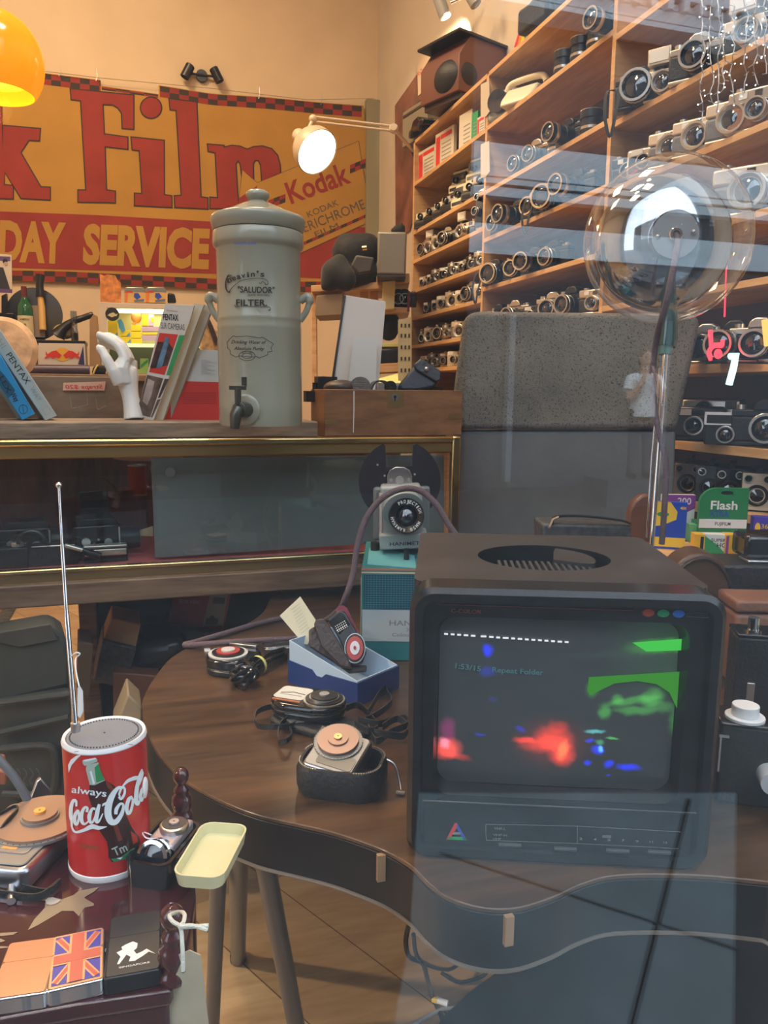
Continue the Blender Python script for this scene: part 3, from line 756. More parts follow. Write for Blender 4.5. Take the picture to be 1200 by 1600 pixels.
def tx2(b, F):
    b.poly(E8([(-75, 700), (65, 860), (190, 1040), (105, 1140), (-75, 880)]), F, dblue, .0005)
    b.text('LEX', *E8([(-10, 880), (95, 1080)]), 7.5, F, ink, .01, lift=.001); b.text('Way', *E8([(120, 1085), (195, 1190)]), 8.0, F, ink, .02, lift=.001)
    c = E8([(290, 1275)])[0]; stroke(b, [(c[0] + 6.5 * cos(a / 4), c[1] + 7 * sin(a / 4)) for a in range(27)], .8, F, ink, 2); stroke(b, [(c[0] - 1, c[1] - 6), (c[0], c[1]), (c[0] + 1, c[1] + 6)], .8, F, ink)
leanbook('thick pale grey book leaning left, its spine lettered in capitals, beside the hand', E8([(-190, 10), (0, 270), (715, 1360), (560, 1425), (0, 560), (-200, 250)])[1:2] + E8([(715, 1358), (565, 1425), (-15, 560), (-150, 330)]) + E8([(-80, 130)]), 1.93, wgrey, None, tx1)
leanbook('slim bright blue book leaning left under the pale grey one', E8([(0, 580), (440, 1335), (280, 1418), (-80, 850), (-80, 460)]), 1.90, wblue, None, tx2)

# wooden tray with a price card and clear risers
q0, q1 = PY(-60, 590, CY + .36), PY(205, 590, CY + .36)
tr = thing('wooden_tray', 'low brown wooden tray behind the leaning books and the hand', 'tray', T(((q0.x + q1.x) / 2, CY + .36, ZP)))
trm = wood('tray_wood', (.16, .10, .06), (.28, .19, .12), (3, 12, 12), .5)
zt1 = PY(100, 588, CY + .36).z; zt0 = ZC + .004
MB(True).box(((q0.x + q1.x) / 2, CY + .365, (zt0 + zt1) / 2), (q1.x - q0.x, .012, zt1 - zt0), trm).build('front_board', tr, .002)
MB(True).box(((q0.x + q1.x) / 2, CY + .48, zt0 + .01), (q1.x - q0.x, .22, .012), trm).build('bottom_board', tr)
for x in (q0.x, q1.x): MB(True).box((x, CY + .48, (zt0 + zt1) / 2), (.012, .22, zt1 - zt0), trm).build('side_board', tr, .002)
b = MB(True); F = fY(CY + .35); b.slab([(99, 598), (165, 596), (163, 610), (98, 610)], F, .0015, mat('pink_card', (.72, .42, .30), .7))
cd_ = solo(b, 'price_card', 'small handwritten pink price card on the brown tray, its writing seen from behind', 'card', smooth=False)
b = MB(True); b.text('Straps $20', (161, 607), (103, 607.5), -6, fY(CY + .3485), red, .01, slant=-.3); o = b.build('handwriting', None, smooth=False, fix=False); o.parent = cd_
for i, (xa, xb2, ya, yb2) in enumerate(((108, 137, 612, 638), (148, 166, 612, 640))):
    b = MB(True); Fq = lambda x, y, o: PY(x, y, CY + .31 + o)
    for o_ in (0, .03):
        b.tube([Fq(xa, ya, o_), Fq(xa + 4, yb2, o_), Fq(xb2, yb2 - 6, o_), Fq(xb2 - 2, ya, o_)], .0012, clear_m, 6)
    solo(b, 'clear_riser', ('wide' if i == 0 else 'narrow') + ' clear acrylic riser in front of the brown tray', 'display riser', 'clear risers on the counter')

# magazines and booklet
mg = fD(2.0)
Mz = lambda L: [(210 + x / 7.5, 460 + y / 7.5) for x, y in L]
MAGV = fN(P(250, 560, 1.98), (FWD * 1 + RGT * .25).normalized())
def magazine(label, outline, F, th, cover, extra=None, group='camera magazines leaning on the plank'):
    t = thing('magazine', label, 'magazine', T(PZ(outline[-1][0], outline[-1][1], ZP), CAMRZ), group)
    b = MB(True); b.slab(outline, F, th, cover); b.build('pages', t, smooth=False)
    if extra: b = MB(True); extra(b, F); b.build('cover_print', t, smooth=False, fix=False)
wcov = mat('white_magazine_cover', (.66, .64, .60), .35, coat=.2); pcol = mat('page_edges', (.60, .57, .46), .7)
dphoto = mat('dark_cover_photo', (.05, .03, .03), .4, noise=(60, .6)); bphoto = mat('blue_camera_photo', (.10, .20, .32), .4, noise=(50, .5)); brphoto = mat('brown_cover_photo', (.13, .09, .07), .4, noise=(40, .5)); pkph = mat('pale_photo', (.42, .34, .32), .4, noise=(30, .3))
def cov1(b, F):
    b.poly(Mz([(295, 450), (510, 470), (355, 945), (170, 910)]), F, red, .0006)
    b.poly(Mz([(275, 555), (400, 560), (455, 640), (390, 830), (200, 870), (185, 850)]), F, dphoto, .001)
    b.poly(Mz([(365, 500), (412, 510), (400, 580), (330, 830), (285, 870), (255, 860), (290, 740), (320, 640)]), F, bphoto, .0014)
    b.poly(Mz([(525, 478), (592, 478), (420, 952), (372, 945)]), F, green, .0006)
    b.poly(Mz([(150, 942), (338, 985), (185, 1440), (20, 1400), (75, 1210)]), F, brphoto, .0006)
    b.poly(Mz([(160, 985), (235, 1020), (200, 1180), (150, 1300), (95, 1250), (130, 1100)]), F, pkph, .001)
    b.poly(Mz([(355, 988), (405, 992), (300, 1210), (275, 1215)]), F, dphoto, .0006); b.poly(Mz([(268, 1235), (310, 1225), (210, 1440), (192, 1440)]), F, brphoto, .0006)
    b.text('PENTAX', *Mz([(338, 298), (515, 308)]), 9.2, F, ink, .03, slant=-.1, lift=.001); b.text('SLR CAMERAS', *Mz([(312, 398), (590, 422)]), 9.5, F, ink, -.006, slant=-.15, lift=.001)
    b.text('The complete guide', *Mz([(375, 192), (505, 205)]), 2, F, ink, 0, lift=.001)
magazine('white camera magazine with red and green cover photos leaning beside the hand', Mz([(360, 112), (700, 130), (640, 330), (220, 1480), (80, 1430), (0, 1410), (75, 1210)]), MAGV, .006, wcov, cov1)
F2m = fN(P(262, 560, 1.995), (FWD * 1 + RGT * .25).normalized()); F3m = fN(P(285, 560, 2.01), (FWD * 1 + RGT * .25).normalized())
magazine('worn magazine with cream page edges leaning behind the pictured one', Mz([(700, 105), (815, 120), (700, 420), (330, 1490), (215, 1475)]), F2m, .008, pcol)
magazine('grey edged magazine, farthest right of the three leaning magazines', Mz([(800, 125), (915, 140), (800, 460), (410, 1500), (318, 1492)]), F3m, .008, mat('grey_edges', (.40, .39, .34), .6))
FB = fN(P(320, 600, 2.03), FWD)
def cov4(b, F):
    b.poly(Mz([(590, 1018), (1050, 1030), (1015, 1475), (300, 1470)]), F, red, .0006)
    for i in range(12): b.text('ipsum ' * 2, *Mz([(780, 770 + i * 15), (850 + 60 * (i % 3), 771 + i * 15)]), 1, F, ink, 0, lift=.001) if False else stroke(b, Mz([(780, 770 + i * 15), (810, 770 + i * 15), (850 + 50 * (i * 7 % 3), 771 + i * 15)]), .55, F, gtx, 2, .001)
    for i in range(8): stroke(b, Mz([(560, 1150 + i * 18), (760, 1152 + i * 18), (960, 1153 + i * 18)]), .5, F, mat('dark_red_ink', (.22, .012, .015), .6) if i == 0 else b.mats[-1], 2, .001)
t4 = [(640, 640), (1072, 662), (1015, 1475), (300, 1470)]
magazine('white and red booklet standing between the magazines and the water filter', Mz(t4), FB, .006, mat('white_booklet', (.62, .64, .62), .35), cov4, None)
# ============================================================ old cameras: one maker per kind
tan_l = mat('tan_leather', (.30, .13, .06), .5, bump=(140, .4))
cool_silver = mat('worn_chrome_plate', (.60, .58, .54), .28, .9)
whitem = mat('white_dial', (.75, .73, .68), .5)
amber = mat('amber_plastic', (.55, .33, .04), .3)
greyl = mat('grey_leatherette', (.16, .16, .165), .55, bump=(160, .4))
def lensb(t, x, z, y0, r, l, barrel, ring=None, n=20):
    b = MB(); M = T((x, y0, z)) @ Matrix.Rotation(pi / 2, 4, 'X')
    b.lathe([(.001, 0), (r, 0), (r, l * .35), (r * .92, l * .38), (r * .92, l * .6), (r * .98, l * .62), (r * .98, l), (r * .82, l), (r * .7, l - .006), (.001, l - .007)], barrel, M, n)
    o = b.build('lens_barrel', t)
    b = MB(); b.lathe([(r * .70, l - .0065), (r * .45, l - .002), (.001, l - .0005)], lensg, M, n); b.build('lens_glass', o)
    if ring:
        b = MB(); b.lathe([(r * .985, l * .66), (r * 1.02, l * .68), (r * 1.02, l * .8), (r * .985, l * .82)], ring, M, n)
        b.lathe([(r * .98, l), (r * .99, l + .0012), (r * .84, l + .0012), (r * .82, l)], ring, M, n); b.build('lens_ring', o)
def cam_slr(t, top, skin, barrel, ring, w=.138, hump=True, lens=(.031, .05), strap=False):
    MB().box((0, 0, .036), (w, .034, .056), skin).build('body', t, .006)
    b = MB(); b.box((0, 0, .070), (w * .985, .034, .016), top); b.box((0, 0, .005), (w * .985, .034, .010), top); b.build('top_plate', t, .003)
    if hump:
        MB().prismY([(-.028, .076), (.028, .076), (.022, .092), (.012, .099), (-.012, .099), (-.022, .092)], -.023, .016, top).build('pentaprism', t, .003)
    b = MB()
    for x, r, h in ((-w * .36, .011, .010), (w * .36, .012, .009), (w * .22, .007, .007)): b.cyl((x, 0, .078), (x, 0, .078 + h), r, cool_silver)
    b.build('dials', t)
    lensb(t, 0, .040, -.017, lens[0], lens[1], barrel, ring)
    if strap:
        b = MB(); b.ribbon(catmull([(-w / 2, 0, .06), (-w / 2 - .012, -.04, .045), (-w / 2 - .006, -.066, -.02), (-w / 2 + .01, -.066, -.075), (-w / 2 + .022, -.066, -.02), (-w / 2 + .02, -.03, .06)], 5), .008, .002, cloth_b, Vector((1, 0, 0))); b.build('strap', t)
def cam_range(t, top, skin, barrel, w=.128, h=.075, x=0.0, lens=(.022, .028), win=True):
    MB().box((0, 0, h * .36), (w, .03, h * .62), skin).build('body', t, .008)
    b = MB(); b.box((0, 0, h * .84), (w * .99, .03, h * .34), top); b.box((0, 0, .004), (w * .98, .03, .008), top); b.build('top_plate', t, .004)
    b = MB(); b.box((w * .30, -.0155, h * .86), (.024, .003, .014), lensg); b.box((-.004, -.0155, h * .86), (.014, .003, .012), lensg)
    if win: b.box((-w * .26, -.0155, h * .86), (.016, .003, .012), whitem)
    b.build('viewfinder', t)
    b = MB(); b.cyl((-w * .34, 0, h), (-w * .34, 0, h + .007), .010, cool_silver); b.cyl((w * .36, 0, h), (w * .36, 0, h + .009), .011, cool_silver); b.build('dials', t)
    lensb(t, x, h * .42, -.015, lens[0], lens[1], barrel, cool_silver)
def cam_compact(t, shell, front, w=.105, h=.07):
    MB().box((0, 0, h / 2), (w, .034, h), shell).build('body', t, .007)
    MB().box((-.0, -.0175, h * .45), (w * .86, .003, h * .55), front).build('front_plate', t, .001)
    b = MB(); b.box((w * .22, -.0185, h * .83), (.022, .003, .012), lensg); b.box((-w * .25, -.0185, h * .83), (.03, .003, .012), whitem); b.build('viewfinder', t)
    lensb(t, -.004, h * .45, -.018, .019, .018, black, cool_silver, 18)
def cam_box(t, skin, front, art=None):
    MB().box((0, 0, .055), (.086, .12, .11), skin).build('body', t, .003)
    MB().box((0, -.0615, .055), (.078, .004, .102), front).build('front_plate', t, .001)
    b = MB(); M = T((0, -.0635, .045)) @ Matrix.Rotation(pi / 2, 4, 'X'); b.lathe([(.030, 0), (.030, .003), (.024, .003), (.020, -.001), (.001, -.001)], black, M, 24); o = b.build('lens_ring', t)
    b = MB(); b.lathe([(.018, .0005), (.001, .003)], lensg, M, 20); b.build('lens_glass', o)
    for x in (-.024, .024):
        M2 = T((x, -.0635, .091)) @ Matrix.Rotation(pi / 2, 4, 'X'); b = MB(); b.lathe([(.012, 0), (.012, .003), (.0095, .003), (.009, .001), (.001, .002)], cool_silver, M2, 18); b.lathe([(.009, .0032), (.001, .0036)], lensg, M2, 16); b.build('finder_window', t)
    MB().ribbon(catmull([(0, -.045, .11), (0, -.03, .125), (0, .03, .125), (0, .045, .11)], 5), .014, .003, leather, Vector((1, 0, 0))).build('carry_strap', t)
    MB().cyl((.043, .02, .035), (.052, .02, .035), .012, cool_silver).build('winding_key', t)
def cam_instant(t, shell, face, w=.115, tall=False):
    MB().prismX([(-.05, 0), (.06, 0), (.06, .05), (.02, .11 if tall else .082), (-.02, .11 if tall else .082), (-.03, .05), (-.05, .035)], -w / 2, w / 2, shell).build('body', t, .005)
    MB().box((0, -.034, .062 if not tall else .075), (w * .9, .012, .032), face).build('front_plate', t, .003)
    lensb(t, -.012, .06, -.04, .016, .012, black, None, 16)
    b = MB(); b.box((w * .3, -.0415, .068), (.02, .003, .014), lensg); b.box((0, -.0505, .018), (w * .8, .003, .014), black); b.build('viewfinder', t)
def cam_cine(t, skin, top):
    MB().box((0, 0, .085), (.05, .10, .17), top).build('body', t, .006)
    MB().box((0, -.051, .085), (.042, .003, .15), skin).build('front_plate', t)
    lensb(t, 0, .075, -.05, .019, .03, black, cool_silver, 18)
    lensb(t, 0, .135, -.05, .015, .02, black, cool_silver, 18)
    MB().cyl((.026, 0, .08), (.034, 0, .08), .022, cool_silver).build('winding_key', t)
def cam_flash(t, top, skin, barrel):
    cam_range(t, top, skin, barrel, lens=(.028, .04))
    b = MB(); b.box((-.02, 0, .105), (.06, .05, .04), top); b.box((-.02, -.026, .105), (.052, .003, .03), whitem); b.box((-.02, 0, .081), (.02, .02, .012), black); b.build('flash_unit', t, .004)
def lens_only(t, m, ring, r=.036, l=.085):
    b = MB(); b.lathe([(.001, 0), (r * .85, 0), (r * .85, .012), (r, .016), (r, l * .5), (r * .92, l * .52), (r * .92, l * .7), (r * 1.06, l * .72), (r * 1.06, l), (r * .9, l), (.001, l - .01)], m, None, 24); o = b.build('barrel', t)
    b = MB(); b.lathe([(r * 1.0, l * .3), (r * 1.02, l * .31), (r * 1.02, l * .4), (r, l * .41)], ring, None, 24); b.lathe([(r * 1.06, l), (r * 1.07, l + .002), (r * .92, l + .002), (r * .9, l)], ring, None, 24); b.build('rings', t)
    MB().lathe([(r * .8, l - .008), (r * .5, l - .003), (.001, l - .002)], lensg, None, 22).build('lens_glass', t)

KIND = {
 'slr_b': ('plain black reflex camera', lambda t: cam_slr(t, black, leather, black, cool_silver)),
 'slr_s': ('silver and black reflex camera', lambda t: cam_slr(t, cool_silver, leather, black, cool_silver)),
 'slr_l': ('black reflex camera with a long lens', lambda t: cam_slr(t, black, leather, black, cool_silver, lens=(.033, .10))),
 'slr_strap': ('black reflex camera with hanging strap', lambda t: cam_slr(t, black, leather, gloss, cool_silver, lens=(.040, .055), strap=True)),
 'range_s': ('silver topped rangefinder camera', lambda t: cam_range(t, cool_silver, leather, cool_silver)),
 'range_w': ('warm silver big lensed rangefinder camera', lambda t: cam_range(t, warmsilver, greyl, warmsilver, .138, .082, lens=(.031, .034))),
 'range_t': ('tan and chrome rangefinder camera', lambda t: cam_range(t, cool_silver, tan_l, cool_silver, .13, .08)),
 'range_b': ('black rangefinder camera', lambda t: cam_range(t, black, leather, black, .125, .075)),
 'comp_s': ('small silver compact camera', lambda t: cam_compact(t, satin, cool_silver)),
 'comp_b': ('small black compact camera', lambda t: cam_compact(t, black, dgrey)),
 'comp_c': ('cream compact camera', lambda t: cam_compact(t, cream, satin, .11, .075)),
 'comp_g': ('grey faced compact camera', lambda t: cam_compact(t, satin, black, .115, .07)),
 'comp_y': ('amber yellow compact camera', lambda t: cam_compact(t, amber, black, .09, .075)),
 'inst_g': ('grey instant camera', lambda t: cam_instant(t, dgrey, cream)),
 'inst_b': ('black instant camera with a silver face', lambda t: cam_instant(t, black, satin)),
 'inst_c': ('cream topped folding instant camera', lambda t: cam_instant(t, cream, black, .12, True)),
 'cine': ('upright silver cine camera', lambda t: cam_cine(t, black, warmsilver)),
 'flash': ('silver camera with top flash', lambda t: cam_flash(t, warmsilver, leather, cool_silver)),
 'lens': ('black camera lens standing on end', lambda t: lens_only(t, black, cool_silver)),
 'box_b': ('black box camera', lambda t: cam_box(t, leather, gloss)),
 'box_s': ('silver faced box camera', lambda t: cam_box(t, leather, mat('aged_silver_face', (.34, .33, .31), .4, .5))),
 'box_c': ('box camera with a cream rimmed black face', lambda t: cam_box(t, leather, mat('cream_face', (.55, .50, .40), .45))),
 'box_k': ('black ridged box camera', lambda t: cam_box(t, leather, dgrey)),
}
CAT = {'lens': 'lens'}
NAMES = {'slr': 'reflex_camera', 'range': 'rangefinder_camera', 'comp': 'compact_camera', 'inst': 'instant_camera', 'cine': 'cine_camera', 'flash': 'flash_camera', 'lens': 'camera_lens', 'box': 'box_camera'}
PROTO = {}
def place(kind, M, label, group):
    if kind not in PROTO:
        t = thing(NAMES[kind.split('_')[0]], label, CAT.get(kind, 'camera'), M, group)
        KIND[kind][1](t); PROTO[kind] = t
        fam = [t] + [c for c in bpy.data.objects if c.parent == t]
        for o in fam: KIDS[o.name] = [c for c in bpy.data.objects if c.parent == o]
        for o in bpy.data.objects:
            if o.parent in fam and o.name not in KIDS: KIDS[o.name] = [c for c in bpy.data.objects if c.parent == o]
        return t
    t = copy_tree(PROTO[kind]); t.matrix_basis = M; t['label'] = label; t['group'] = group
    return t
ORD = ['first', 'second', 'third', 'fourth', 'fifth', 'sixth', 'seventh', 'eighth', 'ninth', 'tenth']
def row(z, y_far, y_near, kinds, where, group, jit=10, scale=1.1, dx=.055):
    n = len(kinds); st = (y_near - y_far) / n
    for i, k in enumerate(kinds):
        if k is None: continue
        y = y_far + st * (i + .5) + random.uniform(-.008, .008)
        d = .024 if k == 'slr_strap' else dx
        M = T((SX + d + random.uniform(0, .015), y, z + .0087), -90 + 22 + random.uniform(-jit, jit)) @ Matrix.Scale(scale, 4)
        place(k, M, f'{KIND[k][0]}, {ORD[i]} from left {where}', group)
ya, yb1, yc = UY[0] - .03, UY[1] + .03, UY[2] + .03
g1 = 'cameras in the far bay of the shelving'; g2_ = 'cameras in the middle bay of the shelving'; g3 = 'cameras in the near bay of the shelving'
row(B1[1], ya, yb1, ['inst_g', 'inst_b', 'inst_g', 'inst_b', 'inst_c', 'inst_g', 'inst_b'], 'on the instant camera shelf', g1)
for i, (y, lab) in enumerate(((4.10, 'cream topped instant camera stacked second deep in the far bay'), (3.86, 'cream domed instant camera on top of the pile, far bay'), (3.66, 'tall cream instant camera on the pile beside the upright, far bay'))):
    place('inst_c', T((SX + .14, y, B1[1] + .135), -70) @ Matrix.Scale(1.1, 4), lab, g1)
for i, y in enumerate((4.12, 3.86, 3.66)):
    b = MB(True); b.box((SX + .14, y, B1[1] + .072), (.15, .15, .124), [dgrey, black, greyl][i]); solo(b, 'camera_case', ['dark grey', 'black', 'grey leather'][i] + ' camera case under a cream instant camera in the far bay', 'case', 'cases under the instant cameras', bevel=.008)
row(B1[2], ya - .02, yb1, ['slr_s', 'flash', 'range_w', 'slr_s', None, 'flash', None, 'cine'], 'on the fourth shelf down, far bay', g1)
row(B1[3], ya, yb1, ['comp_s', 'comp_b', 'range_s', 'comp_g', 'range_s', 'comp_g', 'range_b', 'range_s'], 'on the fifth shelf down, far bay', g1, scale=1.05)
row(B1[4], ya - .08, yb1, ['comp_b', 'comp_s', 'comp_c', 'range_w', 'comp_c', 'slr_s', 'comp_c'], 'on the sixth shelf down, far bay', g1)
row(B1[5], ya - .02, yb1, ['range_b', 'range_w', 'slr_b', 'range_t', 'range_w', 'range_s', 'comp_s'], 'on the seventh shelf down, far bay', g1)
row(B1[6], ya - .05, yb1, ['comp_s', 'range_s', 'comp_y', 'comp_c', 'range_b', 'comp_s'], 'on the eighth shelf down, far bay', g1)
# middle bay
row(B2[0], yb1 - .35, yc, [None, None, 'lens', 'lens', 'lens', 'slr_l'], 'on the top shelf, middle bay', g2_)
row(B2[1], yb1 - .25, yc, ['slr_b', 'slr_s', 'lens', 'slr_l', 'lens', None], 'on the second shelf, middle bay', g2_)
row(B2[2], yb1 - .06, yc, ['slr_b', 'slr_l', 'slr_s', 'slr_strap', 'slr_l', None], 'on the third shelf, middle bay', g2_, scale=1.2)
row(B2[3], yb1 - .06, yc, ['slr_strap', 'slr_b', 'slr_l', 'slr_b', None, None], 'on the fourth shelf, middle bay', g2_, scale=1.15)
row(B2[4], yb1 - .06, yc, ['slr_b', 'slr_s', 'comp_b', 'slr_s', 'slr_b', 'range_s'], 'on the fifth shelf, middle bay', g2_, scale=1.2)
# near bay, measured one by one
def nb(kind, px, py, lab, scale=1.2, rz=-58, lvl=None, dx=.05):
    p = PX(px, py, SX + dx); z = min(B3, key=lambda q: abs(q - p.z)) if lvl is None else B3[lvl]
    place(kind, T((SX + dx, p.y, z + .007), rz) @ Matrix.Scale(scale, 4), lab, g3)
nb('slr_strap', 1003, 158, 'black reflex camera with a lens cap and hanging strap beside the tall upright', 1.25, -50, 1, .024)
nb('flash', 1045, 128, 'silver topped camera with a raised frame beside the capped reflex camera', 1.2, -55, 1)
nb('slr_s', 1095, 100, 'reflex camera with a big ringed lens among the icicle lights', 1.3, -55, 1)
nb('flash', 1178, 52, 'camera with a flash on the upper shelf at the right edge', 1.2, -60, 1)
nb('range_b', 990, 262, 'low black camera behind the clear globe beside the tall upright', 1.2, -60, 2)
nb('comp_g', 1018, 245, 'grey faced compact camera just left of the chrome rangefinders', 1.35, -62, 2)
nb('range_w', 1058, 232, 'warm silver rangefinder camera just above the clear globe', 1.3, -62, 2)
nb('range_w', 1098, 212, 'warm silver rangefinder camera, second in the chrome row above the globe', 1.28, -62, 2)
nb('comp_g', 1125, 200, 'narrow grey faced camera between two chrome rangefinders', 1.2, -62, 2)
nb('range_w', 1155, 187, 'warm silver rangefinder camera, third in the chrome row above the globe', 1.3, -62, 2)
nb('range_t', 1192, 168, 'tan and chrome rangefinder camera at the right end of the chrome row', 1.35, -62, 2)
nb('range_w', 1180, 300, 'warm silver rangefinder camera alone on the shelf right of the globe', 1.6, -58, 3)
nb('slr_s', 1106, 560, 'reflex camera with a round silver rim behind the red neon letters', 1.2, -58, 5)
nb('slr_l', 1150, 560, 'black reflex camera with a large lens on the shelf right of the pole', 1.2, -62, 5)
nb('slr_s', 1188, 560, 'silver reflex camera at the right edge level with the neon', 1.2, -58, 5)
nb('comp_b', 1088, 690, 'black camera at the left end of the low shelf right of the pole', 1.5, -45, 6, .06)
nb('inst_b', 1110, 690, 'black instant camera behind the white framed camera on the low shelf', 1.6, -45, 6, .14)
nb('slr_b', 1195, 692, 'dark reflex camera at the right end of the low shelf', 1.3, -45, 6, .08)
for px, k, lab in ((1076, 'box_s', 'silver faced box camera, leftmost of the four box cameras'), (1111, 'box_k', 'black ridged box camera, second of the four box cameras'), (1142, 'box_b', 'gloss black box camera, third of the four box cameras'), (1184, 'box_c', 'box camera with cream rimmed face at the right of the row')):
    nb(k, px, 780, lab, 1.0, -46, 7, .09)
# white framed camera on the low shelf
p = PX(1140, 690, SX + .02); t = thing('compact_camera', 'black compact camera with a white rimmed front on the low shelf', 'camera', T((SX + .03, p.y, B3[6] + .007), -42), g3)
b = MB(); b.box((0, 0, .045), (.15, .05, .09), black); b.build('body', t, .004)
b = MB(); b.box((0, -.027, .088), (.152, .006, .008), white); b.box((0, -.027, .058), (.152, .006, .004), white); b.box((-.074, -.027, .073), (.006, .006, .03), white); b.box((.074, -.027, .045), (.006, .006, .09), white); b.box((.044, -.028, .073), (.006, .004, .024), white); b.build('white_rim', t)
lensb(t, -.02, .03, -.025, .024, .02, black, cool_silver)

# cards, boxes and tags on the far bay's second shelf
def card_on(px0, px1, y0, y1, lab, m, stripe=None, X=SX + .04, th=.02, name='small_box', cat='box', base=B1[0]):
    q0, q1 = PX(px0, y0, X), PX(px1, y0, X); z1 = q0.z; yc_ = (q0.y + q1.y) / 2
    t = thing(name, lab, cat, T((X + th / 2, yc_, base + .0085), -90 + 8), 'paper boxes in the far bay')
    w = abs(q1.y - q0.y); h = z1 - base - .0085
    MB().box((0, 0, h / 2), (w, th, h), m).build('carton', t, .001)
    b = MB()
    if stripe: b.box((-w * .34, -th / 2 - .0006, h * .5), (w * .22, .001, h * .8), stripe); b.box((w * .1, -th / 2 - .0006, h * .85), (w * .6, .001, h * .12), stripe)
    for i in range(5): b.box((w * .12, -th / 2 - .0006, h * (.2 + .11 * i)), (w * .5, .001, h * .03), grey)
    b.build('print', t)
card_on(657, 677, 240, 276, 'white and red paper box at the far end of the second shelf', mat('warm_white_card', (.62, .56, .46), .6), red)
card_on(684, 705, 212, 262, 'taller white and red box with a lifted corner on the second shelf', bpy.data.materials['warm_white_card'], red)
card_on(720, 735, 182, 228, 'pale printed card standing on the second shelf of the far bay', bpy.data.materials['warm_white_card'])
card_on(738, 745, 178, 212, 'narrow green box beside the pale card in the far bay', green)
card_on(747, 756, 185, 208, 'small red and white box beside the upright', bpy.data.materials['warm_white_card'], red)
for px, py, lab in ((757, 162, 'upper'), (757, 256, 'lower')):
    q = PX(px, py, SX - .012)
    b = MB(True); b.slab([(px - 6, py - 30), (px + 7, py - 36), (px + 8, py + 12), (px + 2, py + 20), (px - 6, py + 22)], fX(SX - .006), .003, mat('tag_card', (.55, .47, .36), .6))
    t = solo(b, 'price_tag', f'pale card tag pinned to the shelf upright, {lab} of two', 'tag', 'tags on the upright', smooth=False)
# top of the shelving
t = thing('wooden_viewer', 'brown wooden hooded viewer standing on top of the shelving', 'viewer', T((SX + .1, PX(725, 110, SX + .1).y, zt + .02), -70))
MB().prismX([(-.17, .03), (-.17, .20), (-.10, .30), (.16, .30), (.16, .05), (-.05, .03)], -.15, .15, mat('red_brown_wood', (.14, .05, .03), .4)).build('hood', t, .004)
MB().box((0, -.005, .305), (.33, .36, .014), black).build('lid', t, .003)
b = MB(); b.ball((.05, -.1, .12), (.12, .11, .10), leather, 18, 12); b.build('bellows', t)
MB().box((0, 0, .015), (.28, .30, .03), leather_d).build('base', t, .003)
t = thing('cardboard_carton', 'grey brown carton on top of the shelving at its far end', 'box', T((SX + .12, PX(668, 200, SX + .1).y, zt + .02), -80)); MB().box((0, 0, .10), (.30, .22, .20), mat('grey_carton', (.22, .19, .13), .7)).build('carton', t, .003); MB().box((0, -.112, .17), (.28, .003, .015), leather_d).build('tape', t)
p = PX(658, 212, SX - .02); t = thing('toy_car', 'small dark toy car parked on top of the shelving near the wall lamp', 'toy', T((SX + .03, p.y + .10, zt + .02), -90))
MB().prismY([(-.12, .02), (.12, .02), (.12, .05), (.06, .06), (.03, .09), (-.05, .09), (-.09, .055), (-.12, .05)], -.05, .05, gloss).build('body', t, .006)
for sx in (-.075, .07):
    for sy in (-.05, .05): MB().cyl((sx, sy - .008, .022), (sx, sy + .008, .022), .022, black).build('wheel', t)
t = thing('camera_bag', 'soft black camera bag on top of the shelving by the rainbow pennant', 'bag', T((SX + .15, PX(850, 40, SX + .1).y, zt + .02), -80))
b = MB(); b.ball((0, 0, .11), (.17, .11, .11), cloth_b, 18, 12); b.build('bag_body', t); MB().box((0, -.10, .09), (.2, .05, .1), cloth_b).build('front_pocket', t, .015)
b = MB(True)
for i, c in enumerate(((.55, .02, .02), (.75, .22, .02), (.75, .55, .03), (.05, .35, .08), (.03, .10, .5))):
    a0, a1 = i / 5, (i + 1) / 5
    L = lambda f: (803 + 26 * f, 74 - 16 * f)
    b.slab([L(a0), L(a1), (822 + 5 * a1, 12), (822 + 5 * a0, 12)], fX(SX + .06), .004, mat('pennant_stripe', c, .7))
solo(b, 'rainbow_pennant', 'small rainbow striped pennant standing on top of the shelving', 'flag', smooth=False)
t = thing('grey_viewer', 'grey boxy slide viewer tilted on the top shelf of the middle bay', 'viewer', T((SX + .09, PX(795, 180, SX + .09).y, B2[0] + .009), -60))
MB().box((0, 0, .075), (.16, .13, .13), greyg).build('housing', t, .02); b = MB(); b.tube([(0, -.06, .08), (0, -.10, .08)], [.045, .05], dgrey, 20); b.build('hood', t); b = MB(); b.lathe([(.05, 0), (.001, .006)], lensg, T((0, -.1015, .08)) @ Matrix.Rotation(pi / 2, 4, 'X'), 20); b.build('lens_glass', t)
t = thing('telephone', 'cream bakelite telephone on the top shelf of the middle bay', 'telephone', T((SX + .07, PX(822, 160, SX + .07).y, B2[0] + .009), -60))
MB().prismX([(-.09, 0), (.09, 0), (.07, .05), (.02, .085), (-.03, .085), (-.08, .03)], -.08, .08, cream).build('base', t, .01)
b = MB(); b.tube(catmull([(-.1, 0, .09), (-.07, 0, .12), (.07, 0, .12), (.1, 0, .09)], 6), .014, cream, 10); b.build('handset', t)
# price strip lettering and white paper slips among the dark cameras
for i, (x, y) in enumerate(((812, 408), (830, 402))):
    b = MB(True); b.slab([(x - 10, y + 6), (x + 8, y - 8), (x + 9, y - 3), (x - 8, y + 9)], fX(SX + .05), .002, paper); solo(b, 'paper_slip', ('left' if i == 0 else 'right') + ' of two white paper slips on the dark reflex cameras', 'paper', smooth=False)

